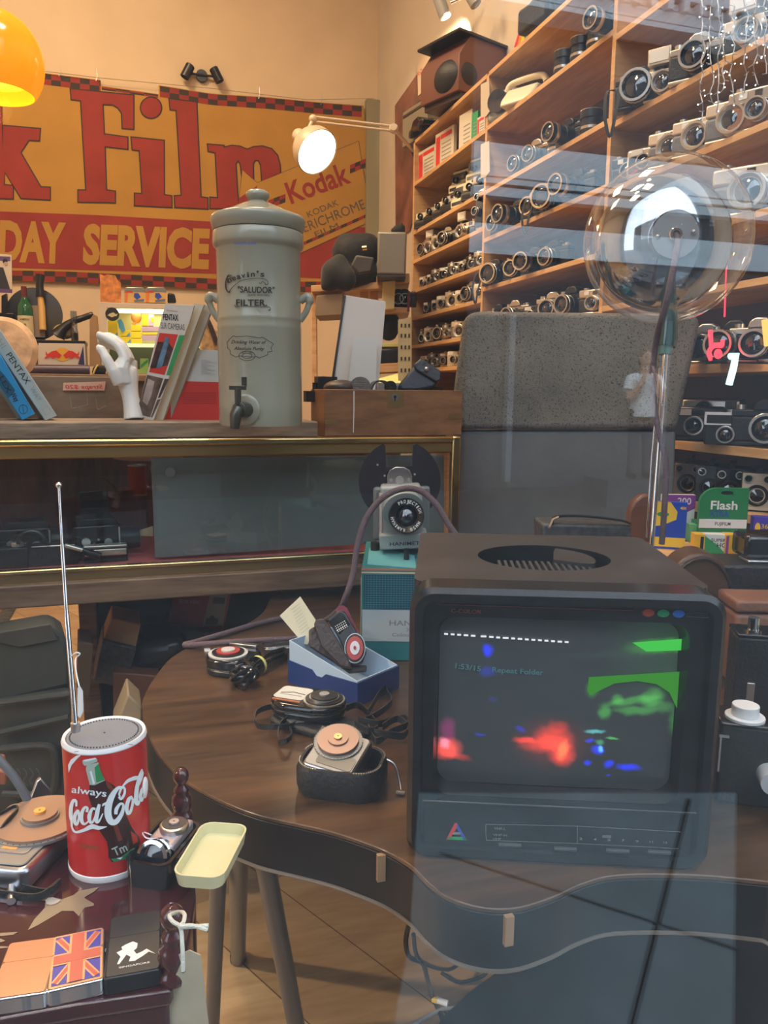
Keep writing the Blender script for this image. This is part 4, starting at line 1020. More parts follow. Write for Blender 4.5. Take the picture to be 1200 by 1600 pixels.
# icicle lights
ic = thing('icicle_lights', 'string of small white icicle lights hanging at the upper right', 'string lights', T(P(1140, 30, 1.75)))
wirem = mat('clear_wire', (.55, .55, .55), .3); led = emis('led_white', (1, .95, .85), 6)
b = MB(True); b2 = MB(True)
dI = 1.75
for (px, y0, y1, sw) in ((1096, -20, 190, 3), (1111, -20, 165, 4), (1123, -20, 178, 4), (1144, -20, 160, 5), (1166, -20, 155, 5), (1180, -20, 140, 4), (1196, -20, 120, 3), (1131, 20, 140, 4)):
    pts = [P(px + random.uniform(-sw, sw), y, dI + random.uniform(-.03, .03)) for y in range(y0, y1 + 1, 15)]
    b.tube(catmull(pts, 2), .0012, wirem, 5)
    for p in pts[1:]:
        for s in range(2):
            e = p + RGT * random.uniform(-.012, .012) + Vector((0, 0, random.uniform(-.008, .006))); b.tube([p, e], .0009, wirem, 4)
            if random.random() < .42: b2.ball(e, .0015, led, 6, 5)
pts = [P(x, -18 + 2 * (i % 2), dI) for i, x in enumerate(range(1085, 1230, 12))]; b.tube(pts, .0016, wirem, 5)
o = b.build('wire', ic); o['kind'] = 'stuff'; o = b2.build('led_bulbs', ic); o['kind'] = 'stuff'

# neon reflections built as glowing tubes by the shelf, with added brackets
ne = thing('neon_reflection', 'red neon reflection built as glowing letters on the shelf right of the pole', 'neon sign', T(PX(1118, 560, SX - .13)))
rn = emis('red_neon', (1, .04, .06), 3.2); FN_ = lambda L: [PX(x, y, SX - .13) for x, y in L]
b = MB(True); b.tube(FN_([(1110, 516), (1111, 539), (1129, 538), (1129, 531)]), .006, rn, 8); b.build('upper_letter', ne)
b = MB(True); b.tube(catmull(FN_([(1111, 562), (1108, 550), (1115, 541), (1128, 540)]), 4), .006, rn, 8); b.build('lower_letter', ne)
b = MB(True); b.tube(FN_([(1122 + 3.5 * cos(R(a)), 553 + 5 * sin(R(a))) for a in range(0, 360, 30)]), .005, rn, 8, closed=True); b.build('ring_letter', ne)
q = FN_([(1112, 560)])[0]; MB(True).tube([q, Vector((SX + .02, q.y, q.z)), Vector((SX + .02, q.y, B3[5] + .006))], .003, black, 6).build('bracket', ne)
b = MB(True); q = FN_([(1147, 566)])[0]; b.tube([q, Vector((SX + .02, q.y, q.z)), Vector((SX + .02, q.y, B3[5] + .006))], .003, black, 6); b.tube(FN_([(1141, 557), (1150, 554), (1146, 575), (1139, 601)]), .009, emis('pale_neon', (.6, .95, 1), 1.8), 8); solo(b, 'pale_neon_reflection', 'short bent pale blue neon tube on the shelf beside the red letters', 'neon sign')  # pale reflection given a tube and an added bracket
b = MB(True); b.tube([P(1136, 397, 1.62), P(1134, 440, 1.62), P(1132, 495, 1.62)], .0018, emis('thin_red_neon', (1, .06, .12), 1.6), 8); solo(b, 'red_rod_reflection', 'thin red neon reflection built as a glowing rod beside the clear globe', 'neon rod')  # reflected neon streak given body as a hanging rod
b = MB(True); q = P(1136, 397, 1.62); b.tube([q + Vector((0, 0, .001)), Vector((q.x, q.y, 4.79))], .0003, clear_m, 4); solo(b, 'added_thread', 'added clear thread holding up the rod built for the red reflection', 'thread')  # thread added only to carry the reflected rod
b = MB(True); b.tube([PX(1195, 500, SX - .02), PX(1199, 540, SX - .02)], .008, emis('amber_neon', (1, .5, .12), 1.6), 8); solo(b, 'amber_neon_reflection', 'short amber neon tube at the right edge above the wooden shelf', 'neon sign')  # reflected amber neon modelled as a glowing tube

# film boxes on the lowest shelf board
ZF = .752
fbn = thing('wooden_bench', 'low pine bench carrying film boxes right of the television', 'bench', T((1.2, 1.3, 0)))
q0, q1 = PZ(1052, 889, ZF - .012), PZ(1172, 889, ZF - .012)
bq = (q1 - q0).normalized(); bkq = Vector((-bq.y, bq.x, 0))
bp = [q0 - bq * .02, q1 + bq * .16, q1 + bq * .16 + bkq * .24, q0 - bq * .02 + bkq * .24]
MB(True).prism([(p.x, p.y) for p in bp], ZF - .022, ZF, pine).build('seat_board', fbn, .002)
for p in bp: c_ = sum(bp, Vector()) / 4; w__ = p + (c_ - p) * .12; MB(True).cyl((w__.x, w__.y, .5605), (w__.x, w__.y, ZF - .0225), .014, pine).build('leg', fbn)
def filmbox(px, py, w, d, h, m, lab, rz=-30, printf=None, name='film_box', dx=None):
    q = PZ(px, py, ZF); t = thing(name, lab, 'box', T((q.x, q.y, ZF), rz), 'film boxes on the low shelf')
    w *= .62; d *= .62; h *= .78
    MB().box((0, d / 2, h / 2 + .0004), (w, d, h), m).build('carton', t, .0008)
    if printf: b = MB(); printf(b, w, h); b.build('print', t, smooth=False, fix=False)
FR = Matrix.Rotation(pi / 2, 4, 'X')
def lt(x, y, z): return T((x, y, z)) @ FR
def pr_hg(b, w, h):
    b.prismY([(-w / 2, h * .02), (w / 2, h * .02), (w * .1, h * .5), (-w * .5, h * .98)], -.0008, 0, green); b.ltext('SUPER', lt(w * .12, -.001, h * .66), w * .6, h * .15, ink, .01); b.ltext('HG', lt(w * .25, -.001, h * .40), w * .36, h * .2, ink, .01)
filmbox(1116, 868, .085, .04, .060, mat('white_film_box', (.72, .73, .70), .4), 'white and green film box at the front of the low shelf', -22, pr_hg)
yl = mat('yellow_film_box', (.75, .42, .02), .4)
filmbox(1092, 868, .035, .05, .060, yl, 'yellow film box left of the white and green one', -22, lambda b, w, h: b.box((w * .2, -.0006, h * .5), (w * .3, .001, h * .8), black))
filmbox(1143, 870, .045, .05, .062, yl, 'yellow film box with a purple edge right of the white one', -22, lambda b, w, h: b.box((-w * .4, -.0006, h * .5), (w * .2, .001, h * .9), purple))
def pr_flash(b, w, h):
    b.box((0, -.0006, h * .36), (w * .98, .001, h * .16), white); b.ltext('Flash', lt(.0, -.0012, h * .62), w * .55, h * .15, white, .02); b.ltext('XTRA', lt(-.01, -.0012, h * .49), w * .4, h * .10, blue, .02); b.ltext('FUJIFILM', lt(0, -.0013, h * .33), w * .32, h * .06, ink, .01)
q = PZ(1136, 852, ZF)
t = thing('film_box', 'large green film carton with a rounded hanging tab behind the film boxes', 'box', T((q.x, q.y + .02, ZF + .0004), -20), 'film boxes on the low shelf')
w_, h_ = .112, .132
b = MB(); ol = [(-w_ / 2, 0), (w_ / 2, 0), (w_ / 2, h_)] + [(-w_ * .15 + w_ * .35 * cos(R(a)) - 0, h_ * .72 + h_ * .28 * sin(R(a))) for a in range(90, 181, 12)]
ol = [(x if i < 3 else min(x, w_ / 2), z) for i, (x, z) in enumerate(ol)]
b.prismY(ol, 0, .012, mat('green_carton', (.02, .22, .08), .35)); b.build('carton', t); MB().box((0, .031, .0254), (w_, .035, .05), bpy.data.materials['green_carton']).build('lower_carton', t, .001)
b = MB(); pr_flash(b, w_, h_); b.prismY(ell(.014, .004, 16, .005, h_ * .92), -.0012, 0, black)
for q_ in (b,): q_.build('print', t, smooth=False, fix=False)
filmbox(1092, 848, .075, .05, .055, mat('light_green_box', (.12, .42, .18), .4), 'light green four pack film box between the purple and white boxes', -22, lambda b, w, h: b.ltext('4 x 24 exp', lt(.01, -.001, h * .7), w * .5, h * .14, white))
q = PZ(1078, 848, ZF)
t = thing('film_box', 'white film carton with a purple header marked 200', 'box', T((q.x, q.y + .05, ZF + .0004), -20) @ Matrix.Scale(.72, 4), 'film boxes on the low shelf')
MB().box((0, .01, .075), (.11, .02, .15), bpy.data.materials['white_film_box']).build('carton', t, .001)
b = MB(); b.prismY([(-.055, .15), (.055, .15), (.055, .105), (.03, .092), (0, .088), (-.055, .092)], -.0008, 0, purple); b.ltext('200', lt(.018, -.0012, .118), .045, .022, white, .01); b.ltext('FILM', lt(-.012, -.0012, .062), .07, .016, ink, .03); b.build('print', t, smooth=False, fix=False)
q = PZ(1043, 858, ZF)
t = thing('film_box', 'blue and yellow film carton half hidden behind the chrome pole', 'box', T((q.x, q.y, ZF + .0004), -35) @ Matrix.Scale(.72, 4), 'film boxes on the low shelf')
MB().box((0, .01, .075), (.10, .02, .15), mat('deep_blue_box', (.01, .06, .42), .35)).build('carton', t, .001)
b = MB(); b.prismY([(-.05, .15), (.0, .15), (.022, .12), (.02, .095), (-.02, .075), (-.05, .07)], -.0008, 0, yellow); b.box((0, -.0005, .022), (.1, .001, .03), yellow); b.prismY(ell(.018, .008, 14, -.02, .11), -.0014, 0, green); b.ltext('400', lt(.038, -.0012, .128), .018, .009, yellow, .02); b.build('print', t, smooth=False, fix=False)
filmbox(1192, 852, .08, .05, .085, mat('violet_blue_box', (.06, .04, .38), .35), 'violet film box with a yellow band at the right edge', -30, lambda b, w, h: (b.prismY([(-w / 2, h * .08), (w / 2, h * .4), (w / 2, h * .6), (-w / 2, h * .3)], -.0008, 0, yellow), b.ltext('36', lt(0, -.001, h * .6), w * .3, h * .16, yellow), b.prismY(ell(w * .12, h * .18, 16, -w * .3, h * .62), -.0008, 0, yellow)))
# ============================================================ concrete block, chest and what stands by it
conc = mat('speckled_concrete', (.17, .148, .112), .85, noise=(5, .3), bump=(110, .7), speck=(230, .60, (.04, .034, .028)))
concd = mat('smooth_grey_render', (.155, .155, .148), .8, noise=(5, .12), bump=(40, .3))
cbn = thing('concrete_block', 'big speckled concrete block with rounded corners right of the counter', 'block', T(PZ(900, 900, .55)))
CN = (FWD + RGT * .25).normalized(); CF = fN(P(900, 600, 2.22), CN)
def rc(p0, p1, p2, r, n=5):
    a, b, c = Vector(p0), Vector(p1), Vector(p2); u = (a - b).normalized() * r; v = (c - b).normalized() * r
    return [tuple((b + u) * (1 - t) ** 2 + b * 2 * t * (1 - t) + (b + v) * t * t) for t in [k / n for k in range(n + 1)]]
tl, tr_, br, bl = (724, 486), (1098, 490), (1058, 671), (700, 671)
ol = rc(bl, tl, tr_, 26) + rc(tl, tr_, br, 26) + [br, bl]
MB(True).slab(ol, CF, .15, conc).build('upper_block', cbn, .016, 4)
MB(True).slab([(704, 674), (1056, 674), (1046, 960), (716, 960)], fN(P(900, 600, 2.235), CN), .14, concd).build('lower_block', cbn, .008)

ch = thing('wooden_chest', 'open mahogany chest with a brass keyhole plate standing on the counter', 'chest', T(PY(600, 680, CY + .06)))
CHY = CY + .05; FH = fY(CHY)
c0, c1 = PY(507, 640, CHY), PY(722, 640, CHY); zc1 = PY(600, 609, CHY).z; zc0 = ZC + .004
hw = c1.x - c0.x; hm = (c0.x + c1.x) / 2; hd_ = .17
MB(True).box((hm, CHY + .006, (zc0 + zc1) / 2), (hw, .012, zc1 - zc0), chestwood).build('front_board', ch, .0015)
MB(True).box((hm, CHY + hd_, (zc0 + zc1) / 2), (hw, .012, zc1 - zc0), chestwood).build('back_board', ch, .0015)
for x in (c0.x + .006, c1.x - .006): MB(True).box((x, CHY + hd_ / 2, (zc0 + zc1) / 2), (.012, hd_ - .012, zc1 - zc0), chestwood).build('side_board', ch, .0015)
MB(True).box((hm, CHY + hd_ / 2, zc0 + .006), (hw - .02, hd_ - .02, .01), chestwood).build('bottom_board', ch)
b = MB(True); b.slab([(606, 610), (630, 610), (630, 637), (606, 637)], fY(CHY - .001), .002, dbrass, back=Vector((0, 1, 0))); q = PY(617.5, 621, CHY - .002); b.cyl(q, q + Vector((0, .003, 0)), .0095, steel, n=20); b.build('keyhole_plate', ch)
b = MB(True); q = PY(617.5, 620, CHY - .0035); b.cyl(q, q + Vector((0, .002, 0)), .004, ink, n=12); b.box(q + Vector((0, 0.001, -.006)), (.003, .002, .010), ink); b.build('keyhole', ch)
for (x0, x1, y) in ((508, 528, 659), (702, 722, 650)):
    b = MB(True); b.slab([(x0, y - 3), (x1, y - 3), (x1, y + 4), (x0, y + 4)], fY(CHY - .0008), .002, dbrass, back=Vector((0, 1, 0))); b.build('corner_strap', ch)
b = MB(True); b.tube([PY(553, 611, CHY - .003), PY(553, 640, CHY - .003), PY(552, 676, CHY - .003)], .0014, white, 6); solo(b, 'white_string', 'thin white string hanging down the front of the chest', 'string')
# contents of the chest
def inch(px, dy, dz=0): q = PY(px, 612, CHY + dy); return Vector((q.x, CHY + dy, zc1 + dz))
fill = zc1 - .03
b = MB(True)
for i in range(9):
    p = inch(520 + i * 22, .06 + .14 * random.random(), -.03)
    b.box(p, (.06, .05, .04), black, None)
o = solo(b, 'camera_accessories', 'jumble of black camera accessories filling the wooden chest', 'accessories', kind='stuff') if False else None
def odd(name, lab, cat, f): b = MB(True); f(b); solo(b, name, lab, cat, None, bevel=0)
odd('lens_cap', 'black ribbed lens cap with a silver pattern lying in the front of the chest', 'lens cap', lambda b: (b.cyl(inch(563, .03, .004), inch(563, .018, .010), .027, leather, n=24), [b.box(inch(563, .0165, .010) + Vector((0, 0, dz)), (.034, .001, .002), cool_silver) for dz in (-.012, -.006, 0, .006, .012)]))
odd('leather_pouch', 'soft black leather pouch lying at the left in the chest', 'pouch', lambda b: b.ball(inch(533, .06, .004), (.05, .045, .022), leather_d, 16, 10))
odd('folded_strap', 'black folded camera strap humped in the middle of the chest', 'strap', lambda b: b.ribbon(catmull([inch(575, .07, -.02), inch(583, .07, .018), inch(600, .07, .022), inch(612, .07, -.004), inch(622, .07, -.03)], 5), .035, .004, leather, Vector((0, 1, 0))))
odd('silver_camera', 'small camera with pale dials poking out of the chest by the white panel', 'camera', lambda b: (b.box(inch(605, .14, -.01), (.07, .05, .06), satin), b.cyl(inch(610, .115, .008), inch(610, .108, .008), .018, black, n=18)))
odd('brass_cap', 'brass coloured lens cap at the left edge of the chest contents', 'lens cap', lambda b: b.cyl(inch(499, .20, .018), inch(506, .18, .018), .020, mat('rose_brass', (.70, .48, .32), .3, .8), n=20))
odd('enlarger_part', 'black metal fitting rising at the left of the chest', 'fitting', lambda b: (b.box(inch(509, .15, .0), (.055, .05, .07), black), b.cyl(inch(492, .14, -.02), inch(492, .14, .018), .007, black), b.box(inch(490, .14, -.02), (.05, .04, .03), black)))
odd('plain_camera', 'plain black camera body lying deep in the right of the chest', 'camera', lambda b: b.box(inch(650, .16, -.02), (.15, .06, .06), black))
# pouch with a press stud
PF = fN(P(657, 586, 2.17), (FWD * 1 - RGT * .1 - Vector((0, 0, .25))).normalized())
t = thing('camera_pouch', 'dark blue black leather camera pouch with a steel press stud on the chest', 'pouch', T(inch(655, .05)))
b = MB(True); b.slab([(622, 602), (652, 565), (690, 590), (678, 606), (650, 611), (628, 610)], PF, .07, mat('navy_leather', (.018, .022, .034), .42, bump=(120, .3))); b.build('body', t, .008, 3)
b = MB(True); b.slab([(646, 570), (658, 559), (690, 580), (688, 594), (681, 597), (650, 578)], fN(P(657, 586, 2.162), (FWD * 1 - RGT * .1 - Vector((0, 0, .25))).normalized()), .03, bpy.data.materials['navy_leather']); b.build('flap', t, .004)
q = PN(667, 577, P(657, 586, 2.156), (FWD * 1 - RGT * .1 - Vector((0, 0, .25))).normalized()); b = MB(True); b.ball(q, (.007, .004, .007), steel, 14, 8); b.build('press_stud', t)
# white panels
WF = fN(P(560, 530, 2.22), (FWD + Vector((0, 0, -.16)) - RGT * .08).normalized())
t = thing('white_board', 'large blank white panel with a dark edge standing in the chest', 'panel', T(inch(560, .13)))
b = MB(True); b.slab([(538, 461), (603, 471), (586, 668), (508, 668)], WF, .012, mat('off_white_board', (.60, .56, .52), .6)); b.build('board', t, .001)
b = MB(True); b.slab([(537, 462), (540.5, 461), (520, 606), (516, 606)], fN(P(560, 530, 2.216), (FWD + Vector((0, 0, -.16)) - RGT * .08).normalized()), .014, black); b.build('dark_edge', t)
b = MB(True); b.slab([(553, 525), (590, 529), (584, 668), (536, 668)], fN(P(560, 560, 2.19), (FWD + Vector((0, 0, -.16))).normalized()), .004, mat('pale_grey_board', (.56, .57, .55), .5)); solo(b, 'small_white_board', 'smaller pale panel leaning on the large white panel', 'panel', smooth=False)

# ============================================================ pine rack with bags in the corner
RD = 4.5
rk = thing('pine_rack', 'rough pine rack holding bags in the corner behind the chest', 'rack', T(P(570, 560, RD)))
RF = fD(RD)
yb_ = mat('yellow_pine', (.62, .38, .13), .5)
b = MB(True)
for pts, th, m, nm in (([(578, 420), (590, 420), (592, 905), (580, 905)], .05, pine, 'post'), ([(563, 440), (575, 440), (575, 905), (563, 905)], .04, yb_, 'post'), ([(486, 446), (598, 440), (598, 451), (486, 456)], .45, pine, 'shelf'), ([(588, 431), (640, 427), (640, 442), (588, 446)], .4, yb_, 'shelf'), ([(586, 482), (640, 480), (640, 488), (586, 490)], .4, pine, 'shelf'), ([(586, 536), (626, 536), (626, 542), (586, 542)], .4, mat('shelf_green_light_colour', (.55, .55, .18), .5), 'shelf'), ([(560, 570), (640, 566), (640, 580), (560, 584)], .35, pine, 'shelf'), ([(586, 604), (640, 601), (640, 612), (586, 615)], .4, pine, 'shelf'), ([(486, 456), (494, 456), (498, 905), (490, 905)], .05, pine, 'post')):  # green light on one shelf is put into its colour
    MB(True).slab(pts, fN(EYE + FWD * (RD - (.1 if nm == 'shelf' else .0)), FWD), th, m).build(nm, rk, .003)
bx = thing('metal_box', 'grey metal box with an upright chrome handle on the pine rack', 'box', T(P(613, 431, RD - .1)))
b = MB(True); b.slab([(590, 361), (636, 362), (634, 430), (589, 429)], fD(RD - .3), .3, metalbox); b.build('box', bx, .012, 3)
b = MB(True); b.slab([(589, 429), (634, 430), (634, 432), (589, 432)], fD(RD - .302), .3, dgrey); b.build('bottom_rim', bx)
b = MB(True); b.tube(catmull([P(614, 375, RD - .31), P(615, 380, RD - .36), P(614, 395, RD - .36), P(612, 406, RD - .36), P(614, 408, RD - .31)], 4), .011, chrome, 8); b.build('handle', bx)
def lump(name, lab, cat, blobs, m, d, vox=.02, parts=None):
    t = thing(name, lab, cat, T(P(blobs[0][0], blobs[0][1] + blobs[0][3], d)))
    b = MB(True)
    for (x, y, rx, ry) in blobs: b.ball(P(x, y, d), (rx * d / 1200, min(rx, ry) * d / 1200 * .9, ry * d / 1200), m, 16, 12)
    b.build('bag_body', t, remesh=vox, smooth_it=3)
    if parts: parts(t)
    return t
bagm = mat('black_bag_cloth', (.009, .0085, .008), .75, bump=(40, .6), sheen=.1)
def flapparts(t):
    b = MB(True); b.slab([(556, 398), (585, 402), (580, 425), (560, 428), (548, 415)], fD(4.08), .04, mat('grey_flap', (.06, .056, .05), .7)); b.build('flap', t, .01)
    b = MB(True); b.tube([P(566, 388, 4.07), P(573, 387, 4.07)], .014, brass, 10); b.build('buckle', t)
lump('camera_bag', 'bulging black camera bag with a brass buckle on the pine rack', 'bag', [(553, 395, 36, 30), (572, 388, 26, 24), (560, 425, 34, 22), (540, 378, 16, 14), (545, 440, 24, 12)], bagm, 4.25, .02, flapparts)
lump('black_jacket', 'black jacket heaped at the left end of the pine rack', 'jacket', [(522, 428, 22, 24), (532, 415, 16, 20), (512, 445, 14, 12), (540, 435, 18, 22)], cloth_b, 4.2)
lump('small_camera_bag', 'small black camera bag hanging above the metal box', 'bag', [(622, 361, 14, 9), (628, 353, 7, 6)], bagm, 4.36)
lump('padded_bag', 'black padded bag on the lower shelf of the pine rack', 'bag', [(607, 512, 18, 22), (614, 500, 10, 14)], bagm, 4.4)
b = MB(True); b.slab([(598, 440), (618, 438), (616, 482), (597, 484)], fD(4.35), .14, mat('pale_yellow_card', (.66, .56, .28), .6)); solo(b, 'yellow_carton', 'pale yellow carton on the pine rack beneath the metal box', 'box', bevel=.003)
for i, x in enumerate((620, 630)):
    place('slr_b', Matrix.Translation(P(x + 2, 480, 4.4)) @ Matrix.Rotation(R(-17), 4, 'Z') @ Matrix.Scale(1.0, 4), ('left' if i == 0 else 'right') + ' of two dark cameras beside the yellow carton', 'dark cameras on the pine rack')
b = MB(True); b.slab([(637, 455), (641, 455), (640, 487), (636, 487)], fD(4.4), .15, mat('dark_red_spine', (.16, .02, .02), .5)); solo(b, 'red_book', 'thin dark red book next to the dark cameras on the rack', 'book')
b = MB(True); b.slab([(588, 546), (624, 545), (622, 566), (588, 568)], fD(4.4), .2, black); solo(b, 'black_case', 'low black case under the lit shelf of the pine rack', 'case', bevel=.006)
b = MB(True); b.slab([(494, 462), (536, 458), (534, 492), (492, 494)], fD(4.35), .3, mat('dull_brown_carton', (.24, .17, .10), .7)); solo(b, 'brown_carton', 'dull brown carton under the left end of the pine rack shelf', 'box', bevel=.004)
pgm = mat('sage_pegboard', (.42, .37, .22), .6)
t = thing('pegboard', 'narrow sage pegboard panel with slots beside the shelving', 'pegboard', T(P(632, 580, 4.3)))
b = MB(True); b.slab([(622, 500), (643, 495), (643, 905), (622, 905)], fD(4.28), .03, pgm); b.build('panel', t)
b = MB(True)
for x in (626, 632, 638):
    for y in (506, 522, 540, 558, 576): b.slab([(x, y), (x + 2.6, y - .6), (x + 2.6, y + 5), (x, y + 5.6)], fD(4.277), .002, ink)
b.build('slots', t)
q = P(596, 600, 4.2); t = thing('paper_sheet', 'yellow paper sheet lying behind the chest', 'paper', T(q))
b = MB(True); b.slab([(590, 592), (626, 582), (626, 602), (592, 606)], fN(q, (FWD - Vector((0, 0, 1.2))).normalized()), .003, mat('lime_paper', (.72, .72, .26), .6)); b.build('sheet', t)  # one even lime yellow over the whole sheet
# poster on the right wall past the shelving
t = thing('wall_poster', 'brown and red photographic poster on the right wall beyond the shelving', 'poster', T(PX(640, 300, WX - .01)))
PW = fX(WX - .012)
b = MB(True); b.slab([(617, 165), (650, 118), (662, 105), (662, 260), (640, 360), (618, 372)], PW, .006, mat('poster_brown', (.20, .08, .05), .6, noise=(5, .5)), back=Vector((1, 0, 0))); b.build('sheet', t, smooth=False)
b = MB(True); b.slab([(652, 100), (662, 78), (672, 66), (676, 130), (653, 150)], fX(WX - .016), .004, mat('poster_cream', (.62, .48, .34), .6), back=Vector((1, 0, 0))); b.text("It's Time!", (654, 118), (669, 107), 6, fX(WX - .0165), red, .01)
b.build('cream_sheet', t, smooth=False, fix=False)
b = MB(True); b.slab([(640, 172), (678, 135), (681, 148), (642, 186)], fX(WX - .02), .004, black, back=Vector((1, 0, 0))); b.text('EST LONDON', (643, 184), (672, 152), 6, fX(WX - .021), paper, .01); b.build('black_banner', t, smooth=False, fix=False)

# ============================================================ back bench with the bar things and the lit case
YB = 5.75
zb1 = PY(100, 584, YB - .55).z
t = thing('back_bench', 'tall back bench along the rear wall, its front in shadow', 'bench', T((-1.6, YB, 0)))
MB(True).box((-1.15, YB + .0, zb1 - .02), (3.4, 1.0, .04), trm).build('worktop', t, .004)
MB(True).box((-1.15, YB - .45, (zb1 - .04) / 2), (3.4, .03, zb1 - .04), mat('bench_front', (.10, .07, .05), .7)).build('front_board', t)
YS = 5.55
zs = PY(80, 532, YS).z
t = thing('bar_shelf', 'short dark raised shelf on the back bench holding a bottle', 'shelf', T((-1.8, YS, zb1)))
xa, xb3 = PY(-30, 530, YS).x, PY(134, 530, YS).x
MB(True).box(((xa + xb3) / 2, YS + .06, zs - .012), (xb3 - xa, .22, .024), black).build('board', t, .002)
for x in (xa + .02, xb3 - .02): MB(True).box((x, YS + .06, (zs + zb1) / 2 - .012), (.03, .2, zs - zb1 - .024), black).build('support', t)
def up(px, py, Y): return PY(px, py, Y)
def at_s(px, Y=YS): q = PY(px, 530, Y); return Vector((q.x, Y, zs))
m5 = 5.7 / 1200
t = thing('whiskey_bottle', 'green whiskey bottle with a cream label on the dark raised shelf', 'bottle', T(at_s(42)))
MB().lathe([(.001, 0), (.046, 0), (.048, .01), (.048, .19), (.042, .22), (.022, .25), (.017, .27), (.016, .30), (.001, .30)], mat('bottle_green', (.01, .10, .04), .1, coat=.4), None, 22).build('glass', t)
MB().lathe([(.0165, .255), (.0175, .26), (.0175, .335), (.001, .337)], mat('capsule_red', (.16, .03, .02), .4), None, 18).build('capsule', t)
b = MB(); b.rings([[(.0486 * sin(R(a)), -.0486 * cos(R(a)), z) for a in range(-75, 76, 15)] for z in (.03, .15)], mat('label_cream', (.64, .55, .33), .6), caps=False, closed=False)
b.rings([[(.0175 * sin(R(a)), -.0175 * cos(R(a)), z) for a in range(-75, 76, 15)] for z in (.235, .262)], bpy.data.materials['label_cream'], caps=False, closed=False)
b.ltext('JAMESON', T((0, -.0496, .12)) @ FR, .055, .012, ink, .01); b.prismY(ell(.008, .011, 14, 0, .09), -.0500, -.0495, dbrass); b.build('label', t, fix=False)
t = thing('black_reflector', 'large round black disc leaning on the wall behind the whiskey bottle', 'disc', T(at_s(57, YS + .13)))
rr_ = 37 * 5.6 / 1200
MB().lathe([(.001, .0), (rr_ * .9, .0), (rr_, .012), (rr_, .02), (.001, .03)], black, T((0, 0, rr_)) @ Matrix.Rotation(pi / 2 - .12, 4, 'X'), 40).build('disc', t); MB().box((0, .02, .01), (.1, .05, .02), black).build('foot', t)
t = thing('paint_brush', 'long brush with a pale wooden handle leaning against the black disc', 'brush', T(at_s(66, YS - .0)))
b = MB(True); b.tube([up(67, 516, YS - .01), up(65, 480, YS + .02), up(63, 464, YS + .03)], [.022, .022, .018], mat('brush_wood', (.62, .38, .12), .35), 12); b.build('handle', t)
b = MB(True); b.tube([up(63, 464, YS + .03), up(62, 445, YS + .04), up(63, 430, YS + .05)], [.026, .024, .030], black, 12); b.build('bristles', t)
b = MB(True); b.tube(catmull([up(90, 525, YS), up(100, 512, YS), up(115, 502, YS), up(132, 496, YS), up(146, 491, YS)], 4), [.05, .045, .04, .035, .03, .028, .026, .024, .022, .022, .022, .02, .02, .02, .02, .02, .016][:17], black, 12); solo(b, 'black_saxophone_stand', 'curved black metal arm sticking out above the raised shelf', 'arm')
b = MB(True); b.ball(up(100, 518, YS + .05), (.07, .05, .05), mat('straw', (.42, .30, .14), .8, noise=(30, .4)), 16, 10); solo(b, 'straw_hat', 'small rounded straw hat on the raised shelf beside the glass vial', 'hat')
b = MB(True); q = at_s(117, YS - .03); b.lathe([(.022, 0), (.024, .01), (.024, .06), (.020, .07), (.020, .19)], glass_mat('vial_glass', (.55, .62, .7), 1.2, base=.05), T(q), 18); b.lathe([(.001, .002), (.02, .002), (.02, .05), (.001, .05)], black, T(q), 16); solo(b, 'glass_vial', 'slim glass vial with dark liquid on the raised shelf', 'vial')
b = MB(True); b.box(at_s(58, YS + .02) + Vector((0, 0, .12)), (.10, .02, .20), mat('brown_label_card', (.28, .20, .15), .6)); solo(b, 'brown_card', 'dull brown card standing between the whiskey bottle and the brush', 'card')
b = MB(True); b.slab([(2, 462), (10, 458), (12, 532), (2, 532)], fY(YS + .05), .06, black); b.slab([(-4, 488), (22, 490), (22, 496), (-4, 494)], fY(YS + .05), .06, black); solo(b, 'black_clamp', 'black metal clamp at the left end of the raised shelf', 'clamp', bevel=.004)
t = thing('photo_poster', 'purple bordered poster of black haired figures at the left edge', 'poster', T(up(5, 458, YS + .3)))
b = MB(True); b.slab([(-30, 394), (18, 398), (19, 458), (-30, 456)], fY(YS + .3), .008, mat('poster_white', (.66, .58, .50), .6), back=Vector((0, 1, 0))); b.build('sheet', t)
b = MB(True); pm = mat('poster_violet', (.12, .06, .22), .6); Fp = fY(YS + .2985)
b.poly([(-30, 399), (16, 401), (16, 408), (-30, 406)], Fp, pm); b.poly([(-30, 450), (19, 452), (19, 458), (-30, 456)], Fp, pm); b.poly([(-30, 414), (5, 418), (16, 452), (-30, 450)], Fp, mat('poster_dark', (.03, .03, .045), .6))
b.poly(ell(4, 4.4, 14, 8, 408), fY(YS + .298), ink); b.poly(ell(3.2, 3.2, 14, 9, 412), fY(YS + .297), mat('poster_skin', (.5, .34, .26), .6)); b.build('print', t, smooth=False, fix=False)
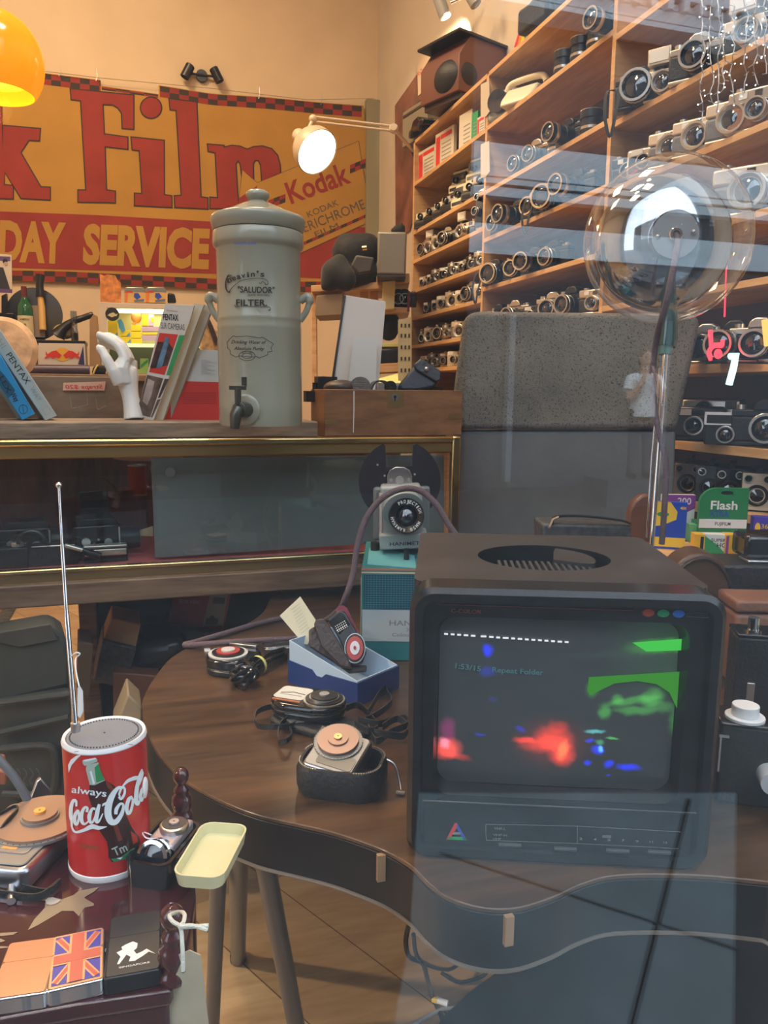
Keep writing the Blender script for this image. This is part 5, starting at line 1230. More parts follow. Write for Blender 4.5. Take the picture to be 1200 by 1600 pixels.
# wing emblem card on the bench
YR = 5.35
t = thing('emblem_card', 'white card printed with two red winged animals before a yellow disc', 'card', T(up(97, 572, YR)))
b = MB(True); b.slab([(60, 536), (132, 537), (134, 571), (61, 570)], fY(YR), .06, mat('card_white', (.62, .55, .50), .5), back=Vector((0, 1, 0))); b.build('carton', t, .002)
Q4 = lambda L: [(x / 4, 400 + y / 4) for x, y in L]
b = MB(True); Fr = fY(YR - .002); Fr2 = fY(YR - .004)
b.poly(ell(13, 10.5, 24, 97.5, 554), Fr, mat('disc_yellow', (.72, .40, .05), .5))
for s in (1, -1):
    mx_ = lambda L: [(97.5 + s * (x / 4 - 97.5), 400 + y / 4) for x, y in L]
    rd = bpy.data.materials['capsule_red'] if False else red
    b.poly(mx_([(385, 620), (350, 590), (325, 595), (300, 612), (282, 610), (292, 622), (275, 642), (292, 640), (315, 630), (330, 642), (352, 632), (368, 640)]), Fr2, rd)
    b.poly(mx_([(290, 600), (284, 596), (288, 610), (296, 612)]), Fr2, rd)
b.poly(Q4([(520, 560), (528, 680), (488, 676)]), Fr, mat('card_navy', (.03, .03, .14), .5)); b.build('emblem', t, smooth=False, fix=False)
b = MB(True); b.slab([(46, 538), (57, 538), (58, 572), (47, 572)], fY(YR), .05, mat('dark_photo_frame', (.10, .07, .05), .5)); b.slab([(49, 541), (55, 541), (55, 568), (50, 568)], fY(YR - .003), .002, black); solo(b, 'picture_frame', 'small dark upright frame left of the winged emblem card', 'frame')
b = MB(True); b.tube([up(-20, 577, 5.3), up(140, 578, 5.3)], .030, mat('violet_roll', (.07, .045, .09), .4, noise=(6, .3)), 16); solo(b, 'paper_roll', 'long dark violet roll lying along the front of the bench', 'roll')
t = thing('camera_bag', 'small black bag with two yellow piped bands behind the hand', 'bag', T(up(165, 585, 5.3)))
b = MB(True); b.slab([(146, 571), (190, 570), (192, 585), (142, 585)], fY(5.28), .12, bagm); b.build('bag_body', t, .02, 3)
b = MB(True)
for x in (149, 169): b.tube(catmull([up(x + 4, 570, 5.275), up(x + 0, 576, 5.265), up(x - 3, 584, 5.265)], 4), .006, mat('yellow_piping', (.6, .48, .15), .5), 6)
b.build('piping', t)
b = MB(True); q = PY(18, 575, 4.2)
b.lathe([(.001, .0), (.11, .0), (.118, .03), (.10, .06), (.03, .07), (.001, .07)], mat('cream_weave', (.66, .46, .30), .8, noise=(18, .25), bump=(50, .8)), T(PY(6, 548, 4.2)) @ Matrix.Rotation(pi / 2 - .1, 4, 'X') @ Matrix.Diagonal((1.35, 1.35, 1, 1)), 40)
solo(b, 'wicker_chair_back', 'cream woven round chair back behind the leaning books', 'chair')
b = MB(True); b.slab([(146, 491), (152, 494), (158, 572), (140, 572), (140, 500)], fY(5.5), .05, card); solo(b, 'leaning_board', 'brown board leaning beside the lit display case', 'board')
# lit display case
YF = 5.45
t = thing('lit_display_case', 'small lit white display case full of film boxes behind the hand', 'display case', T(up(220, 590, YF)))
fw = mat('case_white', (.66, .56, .46), .5); Ff = fY(YF)
def barq(pts, th=.3, m=fw): MB(True).slab(pts, Ff, th, m, back=Vector((0, 1, 0))).build('frame_bar', t, .003)
barq([(155, 472), (330, 477), (330, 484), (155, 481)]); barq([(155, 472), (166, 472), (170, 585), (159, 585)]); barq([(318, 477), (330, 477), (330, 585), (318, 585)])
barq([(166, 536), (322, 538), (322, 541), (166, 539)], .28, emis('glowing_shelf_edge', (1, .95, .45), 1.3))  # shelf edge glows by itself in place of the tube's light on it
MB(True).slab([(160, 476), (326, 480), (326, 584), (164, 584)], fY(YF + .3), .01, mat('case_back_green', (.62, .60, .30), .6), back=Vector((0, 1, 0))).build('back_panel', t)
b = MB(True); b.tube([up(182, 485, YF + .08), up(316, 488, YF + .08)], .016, emis('case_tube', (1, .98, .62), 5), 10); b.build('light_tube', t)
MB(True).slab([(166, 541), (322, 543), (322, 584), (168, 584)], fY(YF + .24), .01, mat('case_lower_dark', (.10, .11, .07), .6), back=Vector((0, 1, 0))).build('lower_panel', t)
b = MB(True); b.lathe([(.001, 0), (.043, 0), (.043, .004), (.001, .004)], ink, T(up(175.5, 491, YF - .006)) @ Matrix.Rotation(pi / 2, 4, 'X'), 28)
b.poly([(168, 493), (171, 490), (174, 489), (177, 488), (181, 491), (184, 490), (182, 494), (179, 494), (175, 496), (171, 494)], fY(YF - .012), mat('badge_cream', (.6, .55, .3), .5)); b.build('badge', t)
l = lamp('display_case_tube', 'AREA', up(240, 488, YF + .12), 1.5, (1, .92, .55), .3)
def fbx(px0, py0, px1, py1, m, lab, band=None, n='film_box', dy=.14):
    t2 = thing(n, lab, 'box', T(up((px0 + px1) / 2, py1, YF + dy)), 'film boxes in the lit case')
    b = MB(True); b.slab([(px0, py0), (px1, py0 + .3), (px1, py1), (px0, py1)], fY(YF + dy), .07, m, back=Vector((0, 1, 0))); b.build('carton', t2, .001)
    if band: b = MB(True); b.poly(band[0], fY(YF + dy - .002), band[1]); b.build('print', t2, smooth=False, fix=False)
byl = mat('bright_yellow_box', (.85, .60, .02), .4); lilac = mat('lilac_box', (.50, .33, .50), .4); cyanm = mat('cyan_print', (.10, .35, .6), .4)
fbx(166, 501, 184, 524, byl, 'tall yellow film box under the round badge in the lit case', ([(179, 524), (184, 519), (184, 524)], cyanm))
fbx(167, 525, 186, 536, byl, 'low yellow film box at the bottom left of the lit case', ([(181, 536), (186, 529), (186, 536)], blue))
fbx(188, 516, 203, 525, byl, 'yellow and blue film box stacked in the lit case', ([(197, 525), (203, 519), (203, 525)], cyanm), dy=.10)
fbx(189, 526, 204, 536, byl, 'yellow and blue film box at the bottom of its stack in the lit case', ([(198, 536), (204, 530), (204, 536)], cyanm), dy=.10)
fbx(205, 508, 220, 517, byl, 'plain yellow film box on top of the middle stack in the lit case')
fbx(205, 518, 220, 528, byl, 'plain yellow film box in the middle of the lit case stack')
fbx(205, 529, 222, 536, byl, 'plain yellow film box at the foot of the middle stack in the lit case')
fbx(222, 491, 231, 509, byl, 'tall yellow film box at the upper right of the lit case')
fbx(232, 491, 240, 509, mat('pink_lilac_box', (.66, .42, .62), .4), 'pink and yellow film box at the upper right of the lit case', ([(236, 496), (240, 496), (240, 504), (236, 503)], byl))
fbx(222, 510, 250, 518, lilac, 'upper long lilac film box in the lit case'); fbx(222, 519, 250, 523, byl, 'thin yellow box between two lilac film boxes')
fbx(222, 523.5, 250, 532, lilac, 'lower long lilac film box in the lit case')
fbx(219, 560, 232, 577, mat('lime_box', (.30, .50, .14), .4), 'green striped film box in the dark lower part of the case', ([(220, 570), (231, 561), (231, 566), (220, 575)], green), dy=.05)
fbx(211, 577, 232, 584, bpy.data.materials['lime_box'], 'long lime film box at the bottom of the display case', None, dy=.05)
b = MB(True); b.poly([(183, 501), (189, 498), (193, 505), (196, 516), (192, 520), (186, 512)], fY(YF + .09), cyanm); b.slab([(183, 501), (189, 498), (193, 505), (196, 516), (192, 520), (186, 512)], fY(YF + .092), .03, mat('pale_blue_foil', (.35, .50, .66), .3)); solo(b, 'blue_foil_pack', 'crumpled pale blue foil pack beside the yellow boxes in the lit case', 'pack')
b = MB(True); q = up(213, 496, YF + .2); b.ball(q, (.035, .02, .04), mat('orange_toy', (.62, .26, .06), .5), 12, 8); b.cyl(q - Vector((.02, 0, .05)), q - Vector((.0, 0, .02)), .01, bpy.data.materials['orange_toy']); solo(b, 'orange_ornament', 'small orange ornament at the top middle of the lit case', 'ornament')
# on top of the lit case
t = thing('flower_card', 'orange flower patterned card standing on the lit display case', 'card', T(up(173, 472, YF + .1)))
ofl = mat('orange_flowers', (.60, .22, .05), .6, noise=(26, .45)); b = MB(True); b.slab([(156, 428), (163, 431), (168, 429), (180, 430), (184, 438), (189, 442), (189, 472), (157, 472)], fY(YF + .1), .03, ofl, back=Vector((0, 1, 0))); b.build('card', t)
for i, x in enumerate((194, 227)):
    t = thing('storage_tin', ('left' if i == 0 else 'right') + ' of two round topped tins with blue and yellow wrappers', 'tin', T(up(x + 16, 473, YF + .1)), 'tins on the lit case')
    b = MB(True); b.slab([(x, 473), (x, 453), (x + 3, 448), (x + 29, 448), (x + 33, 454), (x + 33, 473)], fY(YF + .08), .09, mat('tin_grey', (.26, .30, .30), .3, .4), back=Vector((0, 1, 0))); b.build('tin', t, .008)
    b = MB(True); Ft = fY(YF + .076); Ft2 = fY(YF + .074); b.poly([(x, 473), (x, 456), (x + 33, 457), (x + 33, 473)], Ft, mat('tin_wrap', (.66, .40, .14), .5)); b.poly([(x + .5, 472), (x + 1, 457), (x + 6, 457), (x + 5, 472)], Ft2, mat('tin_orange', (.7, .2, .04), .5)); b.poly([(x + 16, 458), (x + 22, 458), (x + 26, 464), (x + 20, 468), (x + 15, 464)], Ft2, blue); b.poly([(x + 15, 469), (x + 31, 467), (x + 31, 471), (x + 16, 472)], Ft2, mat('tin_slate', (.12, .16, .26), .5)); b.poly([(x, 456), (x + 12, 454), (x + 14, 457), (x, 457)], Ft2, red); b.build('wrapper', t, smooth=False, fix=False)
b = MB(True); b.slab([(262, 457), (273, 459), (276, 473), (262, 473)], fY(YF + .1), .06, black); solo(b, 'black_box', 'small black rounded box right of the two tins', 'box', bevel=.01)
t = thing('tote_bag', 'brown patterned tote bag between the magazines and the filter', 'bag', T(up(330, 585, 5.35)))
b = MB(True); b.slab([(312, 500), (345, 520), (348, 585), (314, 585)], fY(5.35), .08, mat('tote_pattern', (.36, .24, .12), .7, noise=(22, .6))); b.build('bag_body', t, .01); b = MB(True); b.ribbon([up(322, 495, 5.33), up(330, 512, 5.33), up(338, 535, 5.33)], .03, .006, leather_d, Vector((1, 0, 0))); b.build('strap', t)
# ============================================================ kidney shaped table
zT = .56
ol = [(541, 914), (470, 917), (440, 923), (422, 936), (412, 955), (390, 972), (350, 990), (303, 1007), (267, 1028), (243, 1056), (227, 1083), (222, 1105), (230, 1143), (250, 1180), (287, 1217), (340, 1248), (400, 1272), (460, 1286), (520, 1300), (577, 1319), (610, 1333), (643, 1354), (668, 1379), (693, 1398), (727, 1412), (770, 1420), (815, 1417), (867, 1400), (908, 1381), (967, 1367), (1087, 1367), (1200, 1377), (1330, 1390), (1330, 1080), (1220, 985), (1100, 950), (900, 935), (700, 925)]
kp = [PZ(x, y, zT) for x, y in ol]; kc = catmull([(p.x, p.y, 0) for p in kp], 4, closed=True)
kt = thing('kidney_table', 'kidney shaped walnut table with a deep black edge in the shop window', 'table', T((.35, 1.2, 0)))
edgem = mat('black_table_edge', (.008, .0075, .007), .3, spec=.2); rimm = mat('worn_rim', (.16, .13, .10), .35, .3)
MB(True).prism([(p.x, p.y) for p in kc], zT - .006, zT, walnut).build('tabletop', kt, .0015)
kc2 = [(p.x, p.y) for p in kc]
MB(True).prism(kc2, zT - .074, zT - .0065, edgem).build('apron', kt, .0015)
b = MB(True); b.tube([(x, y, zT - .0735) for x, y in kc2], .0028, rimm, 6, closed=True); b.build('rim_trim', kt)
for px, py in ((594, 1338), (793, 1432)):
    b = MB(True); q = PZ(px, py - 12, zT); z0 = zT - .004
    b.box((q.x - .0, q.y - .004, zT - .022), (.010, .006, .034), mat('worn_patch_wood', (.30, .18, .09), .5), None); b.build('worn_patch', kt)
legm = mat('gunmetal_tube', (.085, .085, .09), .3, .2)
def leg(x0, y0, zt_, x1, y1, z1, r=.014):
    a = PZ(x0, y0, zt_) + FWD * .03; c = PZ(x1, y1, z1); o = MB(True).tube([a, c], r, legm, 16).build('leg', kt)
    MB(True).tube([c, c + Vector((0, 0, .012))], r * 1.12, black, 16).build('foot', o)
leg(366, 1345, .487, 372, 1500, 0.0); leg(405, 1352, .487, 470, 1640, 0.0); leg(336, 1330, .487, 331, 1625, .0, .012)
a = PZ(1240, 1300, .487); o = MB(True).tube([a, Vector((a.x + .02, a.y, 0))], .014, legm, 16).build('leg', kt)

# ============================================================ television
tz = -21.1; TO = Vector((.432, .719, zT))
TM = T(TO, tz)
tv = thing('television', 'small black cube television with a dim picture and three coloured dots', 'television', TM)
Wt, Ht, Dt = .345, .326, .365
tvp = mat('tv_black_plastic', (.007, .0075, .008), .22); tvtop = mat('tv_dusty_top', (.035, .032, .031), .38, noise=(14, .3))
hc = (.0, .20); hrx, hry = .088, .080
out = [(x, y + .046 + (Dt - .046) / 2) for x, y in rrect(Wt - .006, Dt - .046, .018, 4)]
hole = ell(hrx, hry, 40, hc[0], hc[1])
b = MB(); b.plate(out, [hole], tvtop, T((0, 0, Ht - .004)))
n_ = len(out); b.rings([[(x, y, 0.004) for x, y in out], [(x, y, Ht - .004) for x, y in out]], tvp, caps=False); b.add([(x, y, .004) for x, y in out], [tuple(range(n_))], tvp)
b.rings([[(x, y, Ht - .004) for x, y in hole], [(hc[0] + (x - hc[0]) * .97, hc[1] + (y - hc[1]) * .97, Ht - .034) for x, y in hole]], tvp, caps=False)
b.add([(hc[0] + (x - hc[0]) * .97, hc[1] + (y - hc[1]) * .97, Ht - .034) for x, y in hole], [tuple(range(len(hole)))], tvp)
b.build('casing', tv, fix=True)
b = MB()
for i in range(15): b.box((hc[0] - .060 + i * .0082, hc[1] - .035, Ht - .012), (.0035, .062, .006), dgrey)
b.build('vent_grille', tv)
b = MB(); b.prism([(hc[0] - .01 + .078 * cos(R(a)), hc[1] + .074 * sin(R(a))) for a in range(-25, 70, 8)] + [(hc[0] + .02, hc[1] + .045), (hc[0] + .012, hc[1] - .01), (hc[0] + .045, hc[1] - .03)], Ht - .014, Ht - .005, tvtop); b.build('handle_cover', tv)
# front: outer frame, stepped bezel, screen, control strip (x, z in the front plane)
def ringY(b, o_, i_, y0, y1, m):
    """frame between two outlines, from depth y0 (outer) to y1 (inner)"""
    b.rings([[(x, y0, z) for x, z in o_], [(x, y1, z) for x, z in i_]], m, caps=False)
b = MB(); o1 = rrect(Wt, Ht, .026, 6, 0, Ht / 2); o2 = rrect(Wt - .012, Ht - .012, .022, 6, 0, Ht / 2); o3 = rrect(Wt - .030, Ht - .030, .014, 6, 0, Ht / 2)
ringY(b, o1, o1, .048, .006, tvp); ringY(b, o1, o2, .006, .0, tvp); ringY(b, o2, o3, .0, .0, tvp); ringY(b, o3, rrect(Wt - .034, Ht - .034, .012, 6, 0, Ht / 2), 0, .012, tvp)
b.build('front_frame', tv, angle=50)
sx0, sx1, sz0, sz1 = -.138, .132, .082, .285
scr = rrect(sx1 - sx0, sz1 - sz0, .018, 6, (sx0 + sx1) / 2, (sz0 + sz1) / 2); scro = rrect(sx1 - sx0 + .010, sz1 - sz0 + .012, .02, 6, (sx0 + sx1) / 2, (sz0 + sz1) / 2)
b = MB(); b.plate(rrect(Wt - .034, Ht - .034, .012, 6, 0, Ht / 2), [scro], tvp, T((0, .012, 0)) @ FR); ringY(b, scro, scr, .012, .034, tvp); b.build('bezel', tv, angle=30)
# the picture: glowing blobs of colour; reflections put into the tube's grey base
sm = bpy.data.materials.new('tube_picture'); sm.use_nodes = True; nt = sm.node_tree; bs = nt.nodes['Principled BSDF']
bs.inputs['Base Color'].default_value = (.055, .063, .063, 1); bs.inputs['Roughness'].default_value = .12; bs.inputs['Coat Weight'].default_value = .5
tc = nt.nodes.new('ShaderNodeTexCoord'); prev = None
inv = TM.inverted(); tfn = (TM.to_3x3() @ Vector((0, 1, 0)))
FTV = lambda y: fN(TM @ Vector((0, y, 0)), tfn)
nz = nt.nodes.new('ShaderNodeTexNoise'); nz.inputs['Scale'].default_value = 70; nt.links.new(tc.outputs['Object'], nz.inputs['Vector'])
wob = nt.nodes.new('ShaderNodeMix'); wob.data_type = 'RGBA'; wob.blend_type = 'LINEAR_LIGHT'; wob.inputs[0].default_value = .004; nt.links.new(tc.outputs['Object'], wob.inputs[6]); nt.links.new(nz.outputs['Color'], wob.inputs[7])
def blob(px, py, rx, ry, col, st, rot=0, hard=.75):
    global prev
    c = inv @ FTV(.03)(px, py); k = 1 / 1330
    mp = nt.nodes.new('ShaderNodeMapping'); mp.vector_type = 'TEXTURE'; mp.inputs['Location'].default_value = c; mp.inputs['Rotation'].default_value = (0, R(rot), 0); mp.inputs['Scale'].default_value = (rx * k, 1, ry * k)
    nt.links.new(wob.outputs[2], mp.inputs[0])
    g = nt.nodes.new('ShaderNodeTexGradient'); g.gradient_type = 'SPHERICAL'; nt.links.new(mp.outputs[0], g.inputs[0])
    mr = nt.nodes.new('ShaderNodeMapRange'); mr.interpolation_type = 'SMOOTHSTEP'; mr.inputs[2].default_value = hard; nt.links.new(g.outputs['Fac'], mr.inputs[0])
    v = nt.nodes.new('ShaderNodeVectorMath'); v.operation = 'SCALE'; v.inputs[0].default_value = Vector(col) * st; nt.links.new(mr.outputs[0], v.inputs['Scale'])
    if prev is None: prev = v.outputs[0]
    else:
        a = nt.nodes.new('ShaderNodeVectorMath'); a.operation = 'ADD'; nt.links.new(prev, a.inputs[0]); nt.links.new(v.outputs[0], a.inputs[1]); prev = a.outputs[0]
RD_, BL_, GR_ = (1, .05, .02), (.0, .02, 1), (.08, .55, .06)
blob(700, 1170, 26, 24, (1, .08, .05), 1.2); blob(695, 1162, 12, 12, (.5, .25, .4), 1.0); blob(712, 1182, 30, 8, RD_, .4, 12); blob(700, 1140, 16, 26, (.6, .02, .3), .3)
blob(865, 1155, 38, 27, RD_, .75, 10); blob(850, 1162, 50, 17, RD_, .65, -6); blob(878, 1178, 26, 26, RD_, .9, 30); blob(880, 1172, 11, 20, (1, .4, .1), .45, 15); blob(820, 1156, 22, 8, RD_, .8); blob(862, 1160, 75, 55, RD_, .12, 0, 1); blob(872, 1135, 22, 14, RD_, .35)
blob(762, 1016, 11, 13, BL_, 1.1); blob(762, 1050, 16, 11, BL_, .25); blob(770, 1093, 10, 6, BL_, .12); blob(750, 1146, 11, 3.5, BL_, .45, 0, .8); blob(812, 1139, 12, 5, BL_, .4, 12, .8)
blob(922, 1158, 9, 5, BL_, .8); blob(935, 1172, 13, 10, BL_, 1.0); blob(938, 1171, 6, 7, (.2, .8, .9), .8); blob(918, 1193, 8, 7, BL_, .9); blob(952, 1194, 10, 9, BL_, .9); blob(983, 1200, 24, 8, BL_, 1.0, 4); blob(950, 1212, 6, 2.5, BL_, .6)
blob(930, 1143, 20, 5, (.15, .7, .7), .7); blob(937, 1160, 9, 8, (.1, .6, .25), .5); blob(957, 1153, 13, 3, GR_, .8, 5)
blob(1055, 1010, 90, 15, GR_, .35, -4, .6); blob(1000, 1020, 160, 12, (.10, .22, .10), .10, -5, 1); blob(1040, 1020, 120, 120, GR_, .05, 0, 1)
blob(990, 1110, 42, 10, GR_, .42, 0); blob(985, 1095, 56, 9, GR_, .45, -10); blob(945, 1112, 13, 16, GR_, .5); blob(1020, 1090, 24, 18, GR_, .5, -20); blob(965, 1092, 14, 10, GR_, .4); blob(1030, 1105, 34, 12, GR_, .3); blob(1058, 1130, 16, 30, GR_, .35); blob(925, 1077, 14, 16, GR_, .35)
nt.links.new(prev, bs.inputs['Emission Color']); bs.inputs['Emission Strength'].default_value = 1
b = MB(); nx, nzz = 14, 11; vs = []
for j in range(nzz):
    for i in range(nx):
        x = sx0 + (sx1 - sx0) * i / (nx - 1); z = sz0 + (sz1 - sz0) * j / (nzz - 1); vs.append((x, .0345 - .006 * (1 - (2 * i / (nx - 1) - 1) ** 2 * .5 - (2 * j / (nzz - 1) - 1) ** 2 * .5), z))
b.add(vs, [(j * nx + i, j * nx + i + 1, (j + 1) * nx + i + 1, (j + 1) * nx + i) for j in range(nzz - 1) for i in range(nx - 1)], sm); scn = b.build('screen', tv, fix=False)
b = MB(True); Fs = FTV(.0275); gsharp = emis('picture_green', (.10, .62, .06), .42); gs2 = emis('picture_bright_green', (.08, .80, .10), .75); wsh = emis('picture_white', (.9, .95, 1), .95); tsh = emis('picture_teal', (.10, .25, .28), .55)
b.poly([(988, 1004), (1069, 998), (1069, 1016), (1010, 1018)], Fs, gs2)
arc = [(1062 - 62 + 62 * cos(R(a)), 1090 + 26 * -sin(R(a))) for a in range(0, 181, 15)]
b.poly([(920, 1058), (1069, 1049), (1069, 1145), (1058, 1108), (1046, 1082), (1026, 1069), (996, 1064), (960, 1068), (935, 1080), (922, 1087), (918, 1080)], Fs, gsharp)
x = 694
for wv in [6, 6, 6, 7, 7, 0, 9, 7, 6, 9, 6, 7, 6, 6, 6, 6, 6, 7, 6]:
    if wv: y = 990.5 + (x - 694) * .068; b.poly([(x, y - 1.6), (x + wv, y - 1.3), (x + wv, y + 1.6), (x, y + 1.3)], Fs, wsh)
    x += wv + 4.2 if wv else 4
b.text('1:53/15', (711, 1044), (751, 1049), 8, Fs, tsh, .02); b.text('Repeat Folder', (769, 1050), (849, 1055), 8, Fs, tsh, .02)
b.build('bright_picture_marks', scn, smooth=False, fix=False)
b = MB(True); Fb = FTV(.0112)
for x, y, c in ((1013, 957.5, (.30, .04, .012)), (1036.5, 958.5, (.01, .25, .10)), (1060.5, 959, (.01, .12, .50))): b.poly(ell(9.5, 6, 22, x, y), Fb, mat('indicator_dot', c, .3))
b.build('coloured_dots', tv, smooth=False, fix=False)
b = MB(True); cr = mat('bezel_faint_red', (.14, .02, .02), .4); stroke(b, [(678, 944), (800, 948), (990, 954)], 1.2, Fb, cr, 3); stroke(b, [(1072, 957), (1112, 959), (1114, 965), (1072, 963)], .8, Fb, dgrey, 3); b.text('C-COLOR', (705, 957), (752, 959), 6, Fb, cr, .01); b.build('bezel_print', tv, smooth=False, fix=False)
b = MB(); b.box((0, .009, .043), (Wt - .04, .008, .062), tvp); b.box((0, .005, .0735), (Wt - .036, .014, .004), tvp); b.build('control_strip', tv, .0015)
Fc = FTV(.0046); b = MB(True); lg = mat('panel_print_grey', (.20, .21, .21), .5)
A_, B_, C_ = (714, 1286), (697, 1312), (730, 1313)
b.poly([A_, (710.5, 1286), B_, (702, 1312), (713.5, 1294)], Fc, red); b.poly([A_, C_, (724, 1312.5), (713.5, 1294)], Fc, blue); b.poly([B_, C_, (727, 1308), (701, 1307)], Fc, green); b.poly([(706, 1304), (722, 1304), (719, 1300), (709, 1300)], Fc, lg)
b.text('MAX VOLUME MIN', (680, 1327), (741, 1330), 3.2, Fc, lg, .005)
fr_ = [(759, 1288), (905, 1291), (1064, 1300)]; stroke(b, fr_, .7, Fc, lg, 2); stroke(b, [(759, 1288), (759, 1301), (760, 1313)], .7, Fc, lg, 2); stroke(b, [(760, 1313), (902, 1318), (1060, 1326)], .7, Fc, lg, 2); stroke(b, [(902, 1290), (902, 1304), (902, 1318)], .6, Fc, lg, 2)
b.text('VHF-L', (772, 1296), (790, 1297), 3.4, Fc, lg, .01); b.text('VHF-H', (770, 1306), (792, 1307), 3.4, Fc, lg, .01); b.text('UHF', (770, 1312), (783, 1312.5), 3, Fc, lg, .01)
for i, x in enumerate(range(905, 1050, 22)): b.text('2 4 5 7 9 11 13'.split()[i % 7], (x, 1312 + i), (x + 5, 1312.3 + i), 3.4, Fc, lg, .01)
b.text('OFF  TIMER', (760, 1333), (800, 1334), 3.4, Fc, lg, .01); b.text('TUNING', (845, 1337), (890, 1338.5), 3.2, Fc, lg, .01); b.text('BAND', (950, 1340), (975, 1341), 3.2, Fc, lg, .01); b.text('ON POWER OFF', (1000, 1342), (1058, 1344), 3.2, Fc, lg, .01)
b.build('panel_print', tv, smooth=False, fix=False)
for x, y in ((797, 1320), (883, 1326), (965, 1329), (1030, 1331)):
    q = inv @ FTV(.004)(x, y); b = MB(); b.box((q.x, .004, q.z), (.026, .006, .0035), dgrey); b.build('button', tv, .0008)
q = inv @ FTV(.004)(948, 1307); b = MB(); b.box((q.x, .0045, q.z), (.010, .002, .003), steel); b.build('tuning_slider', tv)

# ============================================================ globe lamp behind the television
gd = 1.5
gc = P(1042, 376, gd); gr = 127 / 1200 * gd
gl = thing('globe_lamp', 'clear globe lamp with a chrome reflector and green handle on a chrome pole', 'lamp', T(PZ(1003, 1045, zT)))
ps = [P(1043, 505, gd), P(1030, 700, gd + .01), PZ(1003, 1045, zT)]
MB(True).ball(gc, gr, globe_m, 48, 32).build('clear_globe', gl)
gax = (EYE - gc).normalized(); gax = (gax + RGT * .22 + Vector((0, 0, .16))).normalized()
GM = Matrix.Translation(gc - gax * .035) @ gax.to_track_quat('Z', 'Y').to_matrix().to_4x4()
rg = gr * .84
b = MB(True); b.lathe([(rg * cos(R(a)), rg * .62 * sin(R(a))) for a in range(0, 86, 6)] + [(.046, rg * .62), (.046, rg * .62 + .012), (.045, rg * .62 + .015), (.001, rg * .62 + .015)], mat('smoked_chrome', (.42, .43, .45), .06, 1), GM, 48); b.build('reflector', gl, angle=30)
zt_ = rg * .62 + .015
b = MB(True); b.lathe([(.001, zt_ + .0003), (.043, zt_ + .0003), (.043, zt_ + .002), (.040, zt_ + .002), (.001, zt_ + .0012)], grey, GM, 40); b.build('back_plate', gl)
b = MB(True); b.lathe([(.007, zt_ + .002), (.013, zt_ + .002), (.013, zt_ + .008), (.011, zt_ + .010), (.0065, zt_ + .010)], chrome, GM, 24); b.build('cable_bush', gl)
for s in (-1, 1): b = MB(True); b.ball(GM @ Vector((s * .032, .004 * s, zt_ + .004)), .005, steel, 12, 8); b.build('bolt', gl)
cabm = mat('plum_cloth_cable', (.13, .085, .095), .8, bump=(300, .6))
c0_ = GM @ Vector((0, 0, zt_ + .004))
b = MB(True); b.tube(catmull([c0_, c0_ + gax * .02 + Vector((0, 0, -.015)), P(1056, 400, gd - .17), P(1042, 470, gd - .16), P(1026, 530, gd - .06), P(1020, 590, gd - .02), P(1026, 660, gd - .02), P(1040, 720, gd - .01), P(1039, 780, gd), P(1034, 850, gd + .02)], 5), .0058, cabm, 10); b.build('cable', gl)
gm_ = mat('dark_green_handle', (.006, .05, .035), .12, coat=.6)
k = gd / 1200
b = MB(True); b.tube([P(1047, 425, gd - .02), P(1046, 460, gd - .01), P(1044, 500, gd), P(1042, 528, gd), P(1040, 542, gd)], [7.5 * k, 10 * k, 14.5 * k, 16.5 * k, 15 * k], gm_, 20); b.build('handle', gl)
b = MB(True); b.tube([P(1040, 541, gd), P(1039, 554, gd)], [12 * k, 9.5 * k], mat('pale_green_collar', (.10, .22, .17), .15, coat=.4), 18); b.build('collar', gl)
b = MB(True); b.tube([P(1040, 552, gd), PZ(1004, 1040, zT + .012)], .0054, chrome, 14); b.build('pole', gl)
b = MB(True); b.tube([P(1031, 575, gd - .004), P(1018, 720, gd), P(1010, 840, gd + .02)], .002, chrome, 10); b.build('side_rod', gl)
b = MB(True); b.lathe([(.001, 0), (.05, 0), (.05, .008), (.02, .016), (.001, .016)], dgrey, T(PZ(1003, 1045, zT + .0005)), 32); b.build('base', gl)

# ============================================================ slide projector on its carton
teal = mat('teal_carton', (.015, .16, .17), .5, noise=(6, .12)); tealp = mat('pale_teal_print', (.12, .38, .40), .5)
BO = PZ(564, 1032, zT); bz = -17.5
bx = thing('projector_carton', 'teal slide projector carton with a blue grid panel beside the television', 'box', T(BO, bz))
bw, bd, bh = .205, .30, .188
MB().box((bw / 2, bd / 2, bh / 2), (bw, bd, bh), teal).build('carton', bx, .002)
BM = MW[bx.name]; Fbx = fN(BO + (BM.to_3x3() @ Vector((0, -.0008, 0))), BM.to_3x3() @ Vector((0, 1, 0)))
b = MB(); navy = mat('grid_navy', (.006, .05, .08), .5); lineb = mat('grid_line_blue', (.03, .17, .22), .5); wht = mat('carton_white', (.40, .44, .44), .5); redl = mat('carton_red_line', (.45, .16, .10), .5); crm = mat('carton_cream_edge', (.55, .46, .30), .6)
z_ = lambda y: (inv_b @ Fbx(600, y)).z
inv_b = BM.inverted()
b.box((bw / 2, -.0006, (z_(952) + z_(898)) / 2), (bw - .01, .001, z_(898) - z_(952)), navy)
b.box((bw / 2 + .0, -.0008, (z_(1002) + z_(953)) / 2), (bw - .004, .001, z_(953) - z_(1002)), wht)
for i in range(34): b.box((.008 + i * (bw - .016) / 33, -.0013, (z_(952) + z_(898)) / 2), (.0011, .001, z_(898) - z_(952)), lineb)
for i in range(16): b.box((bw / 2, -.0013, z_(952) + (z_(898) - z_(952)) * i / 15), (bw - .014, .001, .0011), lineb)
b.box((bw / 2, -.0006, z_(890)), (bw, .001, .004), redl); b.box((bw / 2, -.0006, z_(895)), (bw, .001, .003), crm)
